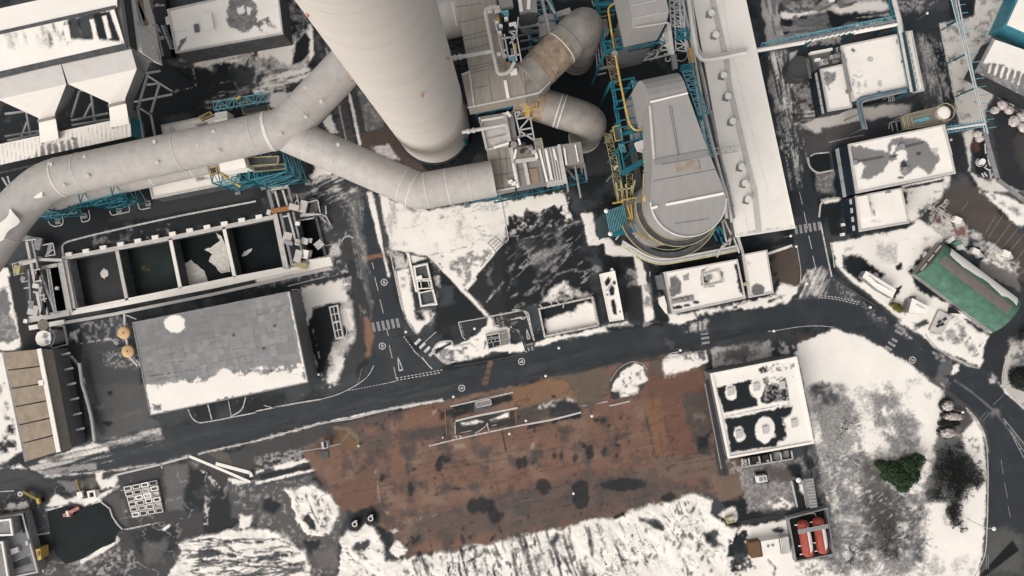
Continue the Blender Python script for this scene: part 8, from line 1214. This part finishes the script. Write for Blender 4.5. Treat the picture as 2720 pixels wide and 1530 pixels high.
for s_, n_, rot in (("b2 967,681", '6', 5), ("b2 953,1163", '6', 185), ("b3 72,1280", '6', 100), ("b4 1090,1268", '6', 55), ("g4 445,160", '6', 100)):
    c = W(q(s_)[0], .03); struct(MB().ring(c, .72, .92, .015, 28).build('speed_roundel', 'paint')); text(n_, s_, 1.35, rot, 'paint', 'speed_number')
text("CAR BAY", "g1 265,560", .95, -75, 'oldp'); text("CAR BAY", "g1 1385,320", 1.05, -77, 'oldp'); text("OUT", "g1 1275,350", 1.0, -77, 'oldp')
for s_ in ("g1 1120,210 1155,440",): p = q(s_); mark([(p[0], p[1], .15)], 'oldp')
mb = MB(); lattice(mb, *WL("g2 335,185 480,230", .4), Vector((-.15,-.75,0)), 8, .12, .09); tag(mb.build('grid_cover', 'kerb'), 'pale slatted gully cover beside the side road', 'cover'); mb = MB(); [mb.bar(*WL("g4 %d,%d %d,%d" % (640+k*14, 350-k*3, 650+k*14, 420-k*3), .25), .12) for k in range(15)]; [mb.bar(*WL(s_, .3), .25) for s_ in ("g4 630,355 840,310", "g4 650,425 850,380", "g4 630,355 650,425", "g4 840,310 850,380")]; tag(mb.build('cattle_grid', 'kerb'), 'pale barred grid on the long yard island', 'grid')
mb = MB(); [mb.bar(*WL("b1 %d,%d %d,%d" % (635+k*9, 985-k, 640+k*9, 1005-k), .2), .1) for k in range(9)]; tag(mb.build('drain_grate', 'trim'), 'small barred drain grate beside the left launder', 'grate')
# skip frame on the snow
t = thing('step_frame', 'small barred steel frame at the edge of the snow yard', 'frame', W(q("b2 1805,390")[0], 0)); mb = MB(); P4 = WL("b2 1810,335 1875,395 1815,455 1750,385", 1.2); [mb.bar(P4[i], P4[(i+1) % 4], .15) for i in range(4)]; [mb.bar(lerp(P4[0], P4[1], u), lerp(P4[3], P4[2], u), .12) for u in (.3, .55, .8)]; mb.build('frame', 'dark', t); mb = MB(); [mb.bar(p, Vector((p.x, p.y, 0)), .15) for p in P4]; mb.each('post', 'dark', t)
# weighbridge kiosk on the apron
t = thing('gate_kiosk', 'small dark roofed kiosk with white edges on the slushy apron', 'kiosk', W(q("g3 1620,170")[0], 0)); MB().prism(WL("g3 1580,140 1645,130 1655,200 1595,215", 2.4), 0).build('body', 'trim', t); MB().prism(WL("g3 1608,138 1636,134 1642,195 1614,200", 2.5), 2.4).build('roof_strip', 'black', t); MB().prism(WL("g3 1575,240 1650,225 1665,305 1590,320", .3), 0).build('pad', 'dconc', t)
o = MB().prism(WL("c3 755,75 805,65 815,110 765,118", .9), 0).build('dark_box', 'dark'); tag(o, 'square dark box at the corner of the D shaped snowy island', 'box')
o = MB().prism(WL("c2 1640,145 1640,150 1770,120 1775,190 1650,215", .2), 0).build('concrete_slab', 'dconc'); tag(o, 'grey slab beneath the barred grid of the yard island', 'slab')
# ------------------------------------------------------------------ pipe bridges on the right
t = thing('pipe_bridge', 'pipe bridge with teal frames crossing the east road to the right', 'pipe bridge', tuple(W((2200, 120), 0))); PZ = 9
mb = MB(); lattice(mb, *WL("f3 0,640 1740,280", PZ), Vector((.3,1.6,0)), 26, .3, .2); mb.build('frame', 'tealsn', t); MB().tube(WL("f3 -100,660 560,545", PZ+.5), .5, 10).build('pipe_run', 'snow', t, True); MB().tube(WL("f3 -100,640 1740,265", PZ+.2), .35, 10).build('pipe_run', 'steel', t, True); MB().tube(WL("f3 1200,420 1760,310", PZ+.5), .45, 10).build('pipe_run', 'snow', t, True); mb = MB()
for k in range(16): x = 300+k*72; mb.bar(*WL("f3 %d,%d %d,%d" % (x, 600-(x-300)*.205, x+60, 570-(x-300)*.205), PZ+.9), .45, .2)
mb.each('snow_cap', 'snow', t)
for x in (150, 700, 1250, 1700): c = W(q("f3 %d,%d" % (x, 625-x*.207))[0], PZ); MB().bar(Vector((c.x, c.y, 0)), c, .4).build('leg', 'teal', t)
t = thing('pipe_bridge', 'pipe rack running down between the snowy hall and its side bay', 'pipe bridge', tuple(W((2380, 150), 0))); mb = MB(); lattice(mb, *WL("f3 1630,-60 1700,240", 9), Vector((1.6,.2,0)), 6, .3, .2); lattice(mb, *WL("f4 300,330 470,1180", 9.5), Vector((1.5,.2,0)), 18, .3, .22); mb.build('frame', 'teal', t); MB().tube(bez(WL("f3 1700,-60 1790,290 1800,420", 10)), .6, 10).build('pipe_run', 'trim', t, True); MB().tube(WL("f4 330,330 490,1180", 10), .35, 10).build('pipe_run', 'trim', t, True); MB().tube(WL("f4 360,330 520,1180", 10.1), .25, 10).build('pipe_run', 'dark', t, True)
for s_ in ("f4 310,350", "f4 390,780", "f4 470,1170"): c = W(q(s_)[0], 9); MB().bar(Vector((c.x, c.y, 0)), c, .4).build('leg', 'teal', t)
t = thing('pipe_loop', 'grey teal pipes looping along the lower edge of the snowy hall', 'pipework', tuple(W((2300, 265), 0))); MB().tube(bez(WL("f3 1870,1140 1300,1260 1250,1300 1280,1449 1330,1660", 8.6)), .5, 10).build('pipe_run', mat('blue_grey_pipe', (.10,.15,.17), .5, var=.3), t, True); MB().tube(bez(WL("f3 1870,1170 1340,1290 1290,1320 1310,1449 1360,1660", 8.4)), .3, 10).build('pipe_run', 'steel', t, True); mb = MB(); [mb.bar(*WL("f3 %d,%d %d,%d" % (1640+k*22, 1220-k*4, 1650+k*22, 1310-k*4), 8), .15) for k in range(4)]; [mb.bar(W(q("f3 %d,%d" % (x, y))[0], 8.4), Vector((*W(q("f3 %d,%d" % (x, y))[0], 8.4)[:2], 0)), .25) for x, y in ((1280,1449), (1340,1640), (1800,1160))]; mb.each('hanger', 'steel', t)
t = thing('pipe_gantry', 'tall teal pipe gantry with cross arms beside the far snowy verge', 'pipe bridge', tuple(W((2600, 180), 0))); G = 8
for s_, r_, m in (("f4 985,-60 1380,1449", .16, 'rail'), ("f4 1010,-60 1400,1449", .12, 'tealsn'), ("f4 1040,-60 1240,900 1430,1700", .16, 'rail'), ("f4 1075,-60 1290,1000 1470,1720", .2, 'rail')): MB().tube(WL(s_, G), r_, 8).build('pipe_run', m, t, True)
mb = MB()
for k in range(17): y = -30+k*105; x = 1000+(y+60)*.25; mb.bar(*WL("f4 %d,%d %d,%d" % (x, y, x+150, y-22), G-.2), .16)
mb.build('cross_arm', 'tealsn', t)
for s_ in ("f4 930,330 1120,240", "f4 1010,790 1210,680", "f4 1110,1210 1310,1130"): a, b = q(s_); MB().bar(W(a, .0), W(b, G), .35).build('raking_leg', 'teal', t); MB().box(W(a, 0), 1.0, .8, .4).build('footing', 'snow', t); c = W(b, G); MB().bar(Vector((c.x, c.y, 0)), c, .25).build('leg', 'teal', t)
for s_, r_ in (("f5 940,275 1470,205", .15), ("f5 940,310 1430,235", .3), ("f5 950,350 1400,270", .15)): MB().tube(WL(s_, G), r_, 8).build('branch_pipe', 'tealsn' if r_ < .2 else 'seam', t, True)
mb = MB(); [mb.bar(*WL("f5 %d,%d %d,%d" % (950+k*48, 250-k*8, 965+k*48, 370-k*14), G-.2), .14) for k in range(10)]; mb.build('branch_arm', 'tealsn', t)
t = thing('dosing_platform', 'yellow railed platform with a round drum and teal tray, above the melted roof', 'platform', tuple(W(q("f5 640,190")[0], 0))); dk = WL("f5 350,155 430,120 810,25 830,140 880,230 700,270 380,320", 7); MB().prism(dk, 6.6).build('deck', 'beige2', t); mb = MB(); n = len(dk)
for i in range(n): mb.bar(dk[i]+Vector((0,0,1)), dk[(i+1) % n]+Vector((0,0,1)), .12); mb.bar(dk[i], dk[i]+Vector((0,0,1)), .12)
for s_ in ("f5 430,130 455,300", "f5 400,140 425,310", "f5 490,160 520,270", "f5 490,165 730,110", "f5 700,260 720,340", "f5 740,240 755,330"): mb.bar(*WL(s_, 7.6), .1)
mb.build('handrail', 'ylight', t); MB().prism(WL("f5 510,190 720,135 720,180 600,215 515,215", 7.4), 7).build('tray', 'tealsn', t); c = W(q("f5 905,95")[0], 8); MB().cyl((c.x, c.y, 0), 1.7, 8, 28).build('drum', 'trim', t, True); MB().ring((c.x, c.y, 8.6), 2.15, 2.3, .12, 32).build('drum_rail', 'ylight', t, True); MB().ring((c.x, c.y, 6.9), 1.6, 2.3, .15, 32).build('drum_gallery', 'beige2', t); MB().dome((c.x, c.y, 8), 1.6, .3, 24).build('drum_snow', 'snow', t, True)
mb = MB(); [mb.bar(*WL(s_, 5), .15) for s_ in ("f5 210,225 340,190", "f5 195,300 210,225", "f5 230,240 250,330", "f5 290,220 310,330")]; mb.build('stair_rail', 'rail', t)
for p in (dk[0], dk[2], dk[5], dk[6]): MB().bar(Vector((p.x, p.y, 0)), p, .25).build('leg', 'steel', t)
t = thing('coiled_drum', 'white ringed round drum among dark clutter by the car park wall', 'drum', W(q("f5 1365,730")[0], 0)); MB().cyl(W(q("f5 1365,730")[0], 0), .8, 1.2, 20).build('body', 'lampw', t, True); MB().ring(W(q("f5 1365,730")[0], .3), 1.05, 1.2, .3, 28, R(120), R(420)).build('ring', 'trim', t, True); mb = MB(); [mb.bar(W(q("f5 %d,%d" % a)[0], .6), W(q("f5 %d,%d" % b)[0], .6), .25) for a, b in (((1420,790),(1480,830)), ((1430,490),(1440,620)), ((1470,690),(1490,760)), ((1490,820),(1510,940)), ((1430,800),(1450,760)), ((1390,870),(1420,920)), ((1420,860),(1460,910)))]; mb.each('pipe_piece', 'trim', t)
tk = thing('top_shed', 'grey pitched roof shed at the top edge right of the annex', 'shed', tuple(W(q("a4 430,20")[0], 0))); MB().prism(WL("a4 375,35 455,-40 520,-60 500,20 420,55", 3), 0).build('roof', 'conc', tk); MB().bar(*WL("a4 460,5 500,-5", 3.2), 1.0, .3).build('snow_lip', 'snow', tk)
tk = thing('top_shed', 'wider grey roof shed at the top edge, right of the pitched one', 'shed', tuple(W(q("a4 610,0")[0], 0))); MB().prism(WL("a4 550,-60 680,-60 670,10 580,30", 3), 0).build('roof', 'conc', tk); MB().bar(*WL("a4 575,32 670,12", 2.8), .3).build('eave', 'dark', tk)
# boxes on the island, machines in the yard next to the barrel store
for s_, h, m, lb, nm in (("b4 715,640 740,595 970,735 940,800 820,730", 2.5, 'snow', 'snowy stepped flat roof cabin on the island below the road bend', 'island_cabin'), ("b4 1090,800 1225,870 1190,930 1060,910", 2.2, 'snow', 'snow topped cabin with a grey lean side beside the barrel store', 'island_cabin'), ("b4 1220,1040 1290,890 1390,940 1310,1080", .8, 'trim', 'pale railed plinth holding clutter in the snow beside the barrel store', 'plinth')):
    pp = WL(s_, h); t = thing(nm, lb, 'cabin' if 'cabin' in nm else 'plinth', ((pp[0].x+pp[2].x)/2, (pp[0].y+pp[2].y)/2, 0)); MB().prism([p-Vector((0,0,.15)) for p in pp], 0).build('wall', 'conc', t); MB().prism(pp, h-.15).build('roof', m, t)
    if nm == 'plinth':
        mb = MB(); [mb.box(W(q("b4 %d,%d" % a)[0], .8), .9, .5, .5, .6) for a in ((1290,980), (1310,1000), (1280,1010), (1330,960))]; mb.each('scrap', 'dark', t)
    else: MB().prism([p+Vector((0,0,.3)) for p in inset(pp, 1.2)], h).build('snow_cap', 'snow', t)
o = MB().prism(WL("b4 1395,870 1460,920 1390,915", 2), 0).build('dark_wedge', 'black'); tag(o, 'dark wedge shaped pit cover beside the barrel store', 'cover')
t = thing('mixed_plant', 'green and white machine on the slushy strip behind the barrel store', 'machine', tuple(W(q("b4 1440,370")[0], 0))); MB().prism(WL("b4 1395,385 1450,365 1475,385 1420,410", 1.4), 0).build('green_body', mat('pale_green', (.14,.27,.20), .6), t); MB().prism(WL("b4 1350,370 1400,330 1410,360 1370,390", 1.0), 0).build('white_body', 'snow', t); MB().prism(WL("b4 1415,405 1470,395 1490,430 1440,440", .8), 0).build('tail', 'lampw', t)
for i, (s_, lb) in enumerate((("b4 1410,213", 'white boxy unit at the upper tip of the slushy strip'), ("b4 1545,450", 'white striped unit in the dark middle of the slushy strip'), ("b4 1775,465", 'broken snowy pile of crates at the lower end of the slushy strip'))):
    t = thing('yard_unit', lb, 'machine', W(q(s_)[0], 0)); MB().box(W(q(s_)[0], 0), 2.0, 1.4, 1.4, R(-25)).build('body', 'snow', t); MB().box(W((q(s_)[0][0]+12, q(s_)[0][1]+10), 0), 1.4, 1.2, 1.0, R(20)).build('side_box', 'trim', t)
# ------------------------------------------------------------------ street lamps
LAMPS = [("g1 625,550", 'on the dark car bay left of the framed pit'), ("f2 340,1018", 'at the corner of the zebra crossing and the small island'), ("b3 355,1178", 'on the lower kerb right of the car bays'), ("b3 255,1390", 'on the road edge above the orange island tip'), ("g4 1325,610", 'on the kerb of the yard island'), ("g4 2228,545", 'on the brown yard right of the island tip'), ("g4 1100,790", 'on the brown yard below the dark joint'), ("g4 330,280", 'at the left end of the island hedge'), ("b2 468,1378", 'in the dark strip right of the workshop'), ("b4 178,330", 'in the dark court right of the annex end'), ("b4 220,410", 'at the wall end beside the east road'), ("f4 705,160", 'on the black tarmac in the upper right'), ("f5 1010,435", 'on the dark lane right of the melted roof'), ("b4 300,690", 'on the slush at the road mouth'), ("c3 607,243", 'on the open brown yard between dark stains'), ("b4 50,1050", 'on the lower kerb above the substation'), ("b3 1275,1195", 'on the main road kerb above the small snowy island'), ("c4 1480,215", 'by the hedge at the right hand bend'), ("c3 465,830", 'on the black stain low in the yard'), ("b4 780,870", 'on the slushy verge at the road bend')]
for s_, lb in LAMPS:
    c = W(q(s_)[0], 0); t = thing('street_lamp', 'small white headed lamp post '+lb, 'lamp', c, 'white lamp posts'); k = 5/(HC-5); b = Vector((c.x*(1-.028), c.y*(1-.028), 0)); MB().tube([b, b+Vector((0,0,4.6))], .08, 8).build('pole', 'steel', t, True); MB().dome(b+Vector((0,0,4.6)), .36, .3, 14).build('lamp_head', 'lampw', t, True)
for s_, h, lb in (("c4 1640,1085 1705,1092", 7, 'arm lamp post with a white head leaning over the right hand road'), ("c4 700,620 665,590", 6, 'thin lamp post with a dark head in the snow field')):
    a, b = q(s_); c = W(a, h); t = thing('arm_lamp', lb, 'lamp', (c.x, c.y, 0)); MB().tube(bez([Vector((c.x, c.y, 0)), c, W(b, h+.4)]), .09, 8).build('pole', 'rail', t, True); MB().dome(W(b, h+.2), .55, .3, 12).build('lamp_head', 'lampw' if h == 7 else 'conc', t, True)
# ------------------------------------------------------------------ plants
def leaves(blobs, n, size, m, name, parent, flat=.5):
    mb = MB()
    tot = sum(b[3]*b[4] for b in blobs)
    for cx_, cy_, cz, rx, ry, rz in blobs:
        k = int(n*rx*ry/tot)
        for _ in range(k):
            while True:
                v = Vector((random.uniform(-1,1), random.uniform(-1,1), random.uniform(-.4,1)))
                if (.45 if flat < .6 else .0) < v.length < 1: break
            p = Vector((cx_+v.x*rx, cy_+v.y*ry, cz+v.z*rz)); s_ = size*random.uniform(.5, 1.3); nrm = (v+Vector((random.uniform(-flat,flat), random.uniform(-flat,flat), random.uniform(0,flat)))).normalized(); x = nrm.orthogonal().normalized(); y = nrm.cross(x); a = random.uniform(0, 6.28); X = (x*math.cos(a)+y*math.sin(a))*s_; Y = (y*math.cos(a)-x*math.sin(a))*s_*.6
            mb.add([p-X, p+Y, p+X, p-Y], [(0,1,2,3)])
    return mb.build(name, m, parent)
def bush(name, label, cat, blobs_px, z, h, n, size, m, core=None, group=None, flat=.5):
    bl = []
    for s_, rx, ry in blobs_px: c = W(q(s_)[0], z); bl.append((c.x, c.y, z*.6, rx, ry, h))
    t = thing(name, label, cat, (bl[0][0], bl[0][1], 0), group); MB().tube([(bl[0][0], bl[0][1], 0), (bl[0][0]+.1, bl[0][1], z*.8)], [.3, .12], 8).build('trunk', 'bark', t, True); leaves(bl, n, size, m, 'crown', t, flat)
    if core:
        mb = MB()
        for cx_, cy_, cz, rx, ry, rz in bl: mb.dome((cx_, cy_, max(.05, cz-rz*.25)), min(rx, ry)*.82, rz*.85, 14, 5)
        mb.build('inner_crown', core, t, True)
    return t
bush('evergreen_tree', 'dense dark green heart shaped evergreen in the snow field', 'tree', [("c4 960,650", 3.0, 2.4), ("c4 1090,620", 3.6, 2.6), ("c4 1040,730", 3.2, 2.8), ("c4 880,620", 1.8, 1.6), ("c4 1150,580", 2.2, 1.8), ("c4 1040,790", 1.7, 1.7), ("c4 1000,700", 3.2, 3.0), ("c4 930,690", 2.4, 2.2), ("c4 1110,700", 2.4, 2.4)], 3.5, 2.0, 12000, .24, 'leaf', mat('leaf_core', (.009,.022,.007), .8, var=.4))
def twigs(parent, cs, n, l, w_, m, name='branches', up=.35):
    mb = MB()
    def grow(p, d_, l, w_, k):
        e = p+d_*l; mb.bar(p, e, w_)
        if k:
            for _ in range(3): grow(lerp(p, e, random.uniform(.45, 1)), (d_+Vector((random.uniform(-.8,.8), random.uniform(-.8,.8), random.uniform(-.2,.3)))).normalized(), l*.66, w_*.7, k-1)
    for c, r_ in cs:
        for _ in range(n): a = random.uniform(0, 6.28); grow(c+Vector((random.uniform(-.3,.3)*r_, random.uniform(-.3,.3)*r_, 0)), Vector((math.cos(a), math.sin(a), random.uniform(.0,up*2))).normalized(), r_*l, w_, 3)
    return mb.build(name, m, parent)
bush('dark_shrub', 'spreading near black leafless shrub beside the right hand road', 'shrub', [("c4 1480,620", 3.6, 3.0), ("c4 1360,720", 4.0, 3.2), ("c4 1480,740", 3.2, 3.0), ("c4 1270,850", 2.4, 2.0), ("c4 1430,850", 2.2, 2.2), ("c4 1590,740", 1.8, 1.4), ("c4 1340,560", 2.6, 2.4)], 2, 1.6, 5500, .16, 'dleaf', flat=1.5)
ds = [o for o in COL.objects if o.name.startswith('dark_shrub')][-1]; twigs(ds, [(W(q(s_)[0], 1.0), r_) for s_, r_ in (("c4 1480,620", 4.2), ("c4 1360,720", 4.6), ("c4 1490,760", 3.8), ("c4 1280,850", 3), ("c4 1430,860", 3), ("c4 1590,740", 2.2), ("c4 1350,560", 3.4), ("c4 1400,480", 3.2), ("c4 1300,640", 3), ("c4 1420,660", 4.5), ("c4 1540,690", 3.4))], 9, .42, .11, 'dleaf')
bush('dark_shrub', 'small dark leafless shrub below the spreading black one', 'shrub', [("c4 1400,980", 1.7, 2.2), ("c4 1430,1050", 1.6, 1.2)], 1.2, .9, 700, .17, 'dleaf'); twigs([o for o in COL.objects if o.name.startswith('dark_shrub')][-1], [(W(q(s_)[0], .8), 2.2) for s_ in ("c4 1390,940", "c4 1410,1000", "c4 1440,1060")], 8, .42, .1, 'dleaf')
for i, (s_, rx, ry, m, lb) in enumerate((("f8 460,850", 2.0, 2.0, 'sleaf', 'topmost speckled snowy shrub at the hedge by the bend'), ("f8 540,990", 3.4, 1.5, 'sleaf', 'second snowy shrub from the top of the hedge by the bend'), ("f8 500,1090", 3.2, 1.2, 'dleaf', 'dark shrub low in the hedge, just under the long snowy one'), ("f8 470,1200", 2.8, 2.0, 'sleaf', 'lowest snow dusted shrub of the hedge by the bend'))):
    bl = [(s_, rx, ry)]; t = bush('hedge_shrub', lb, 'shrub', bl, 1.2, 1.0, 900, .2, 'dleaf', None, 'hedge shrubs by the bend'); c = W(q(s_)[0], 1.2)
    if m == 'sleaf': leaves([(c.x+.3, c.y-.2, 1.1, rx*.85, ry*.7, 1.0)], 900, .2, 'sleaf', 'snow_dusting', t)
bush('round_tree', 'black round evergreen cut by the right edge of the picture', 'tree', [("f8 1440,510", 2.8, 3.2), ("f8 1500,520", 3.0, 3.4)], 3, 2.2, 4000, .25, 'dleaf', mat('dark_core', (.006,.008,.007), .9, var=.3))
bush('round_tree', 'large dark evergreen in the upper right corner below the snowy shrubs', 'tree', [("f8 1500,-60", 1.5, 1.2)], 2.5, 2, 600, .25, 'dleaf')
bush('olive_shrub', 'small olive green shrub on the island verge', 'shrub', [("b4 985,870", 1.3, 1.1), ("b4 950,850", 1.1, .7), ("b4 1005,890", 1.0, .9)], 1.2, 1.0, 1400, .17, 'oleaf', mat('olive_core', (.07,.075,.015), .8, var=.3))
for i, (s_, r_, lb) in enumerate((("a4 1720,830", 1.1, 'left end one of the snowy shrubs round the dark plot'), ("a4 1775,790", 1.4, 'second snowy shrub from the left round the dark plot'), ("a4 1830,830", 1.2, 'third snowy shrub round the dark plot, set lower'), ("a4 1870,910", 1.7, 'biggest snowy shrub at the right of the dark plot'), ("a4 1925,880", 1.5, 'snowy shrub cut by the edge, right of the biggest one'), ("a4 1940,960", 1.4, 'lowest snowy shrub at the right edge of the dark plot'), ("a4 1590,1010", 1.1, 'upper snowy shrub beside the car park wall'), ("a4 1605,1045", 1.0, 'lower snowy shrub beside the car park wall'))):
    c = W(q(s_)[0], 1.2); t = thing('snowy_shrub', lb, 'shrub', (c.x, c.y, 0), 'snow laden shrubs'); MB().tube([(c.x, c.y, 0), (c.x, c.y, 1)], [.12, .06], 6).build('trunk', 'bark', t); leaves([(c.x, c.y, .8, r_, r_*.9, .9)], 500, .28, 'sleaf', 'crown', t); MB().dome((c.x, c.y, .5), r_*.72, .9, 12, 4).build('snow_cap', 'snow', t, True)
def bare_tree(name, label, s, r_, n, m, h=4, wd=.09):
    c = W(q(s)[0], 0); t = thing(name, label, 'tree', c); MB().tube([c, c+Vector((0,0,h*.7))], [.18, .08], 8).build('trunk', 'bark', t, True); mb = MB()
    def grow(p, d_, l, w_, k):
        e = p+d_*l; mb.bar(p, e, w_)
        if k:
            for _ in range(3): grow(lerp(p, e, random.uniform(.5, 1)), (d_+Vector((random.uniform(-.7,.7), random.uniform(-.7,.7), random.uniform(-.2,.3)))).normalized(), l*.62, w_*.7, k-1)
    for _ in range(n): a = random.uniform(0, 6.28); grow(c+Vector((0,0,h*random.uniform(.3,.7))), Vector((math.cos(a), math.sin(a), random.uniform(.1,.6))).normalized(), r_*.5, wd, 3)
    mb.build('branches', m, t); return t
bare_tree('bare_tree', 'snow crusted bare tree at the corner of the dark car park', "b4 1240,130", 4.2, 7, 'trim', 4, .2); bare_tree('bare_tree', 'thin dark bare tree in the lower middle of the snow field', "c4 880,1150", 5.5, 8, 'dleaf', 5, .08); bare_tree('bare_tree', 'thin dark bare tree beside the red tank bund', "c4 620,1250", 4.5, 7, 'dleaf', 4, .07); bare_tree('bare_tree', 'thin dark bare tree above the heart shaped evergreen', "c4 560,330", 4.5, 7, 'dleaf', 4, .07); bare_tree('bare_tree', 'small white twiggy tree beside the substation pens', "f7 190,230", 2.2, 6, 'trim', 2, .12)
# scattered bollards on the yard island and loose items
for i, (s_, lb) in enumerate((("g4 375,812", 'left white bollard at the lower kerb of the yard island'), ("g4 433,808", 'right white bollard at the lower kerb of the yard island'), ("g4 192,822", 'white bollard left of the yard island in the shade of the gate'))):
    c = W(q(s_)[0], 0); t = thing('bollard', lb, 'bollard', c, 'white bollards of the yard island'); MB().cyl(c, .16, 1.0, 12).build('post', 'steel', t, True); MB().dome(c+Vector((0,0,1)), .22, .15, 12).build('cap', 'lampw', t, True)
c = W(q("c2 780,460")[0], 0); t = thing('gate_post', 'pale gate post where the curved brown track ends', 'post', c); MB().cyl(c, .35, .9, 12).build('post', 'beige', t); MB().dome(c+Vector((0,0,.9)), .38, .2, 12).build('cap', 'trim', t, True)
o = MB().tube(bez(WL("b1 600,1290 620,1449 c1 640,60 690,240 715,430", 2.2)), .42, 10).build('pipeline', 'trim', None, True); tag(o, 'pale pipeline running down the yard right of the tan shed', 'pipe'); o = MB().tube(WL("c1 660,180 720,430", 1.6), .35, 10).build('pipeline', 'dark', None, True); tag(o, 'dark pipe along the lower end of the pale pipeline', 'pipe')
o = MB().bar(*WL("b1 150,540 320,500", 1.0), 1.2, .8).build('snowy_beam', 'trim'); tag(o, 'pale snowy beam at the upper end of the left gantry', 'beam')
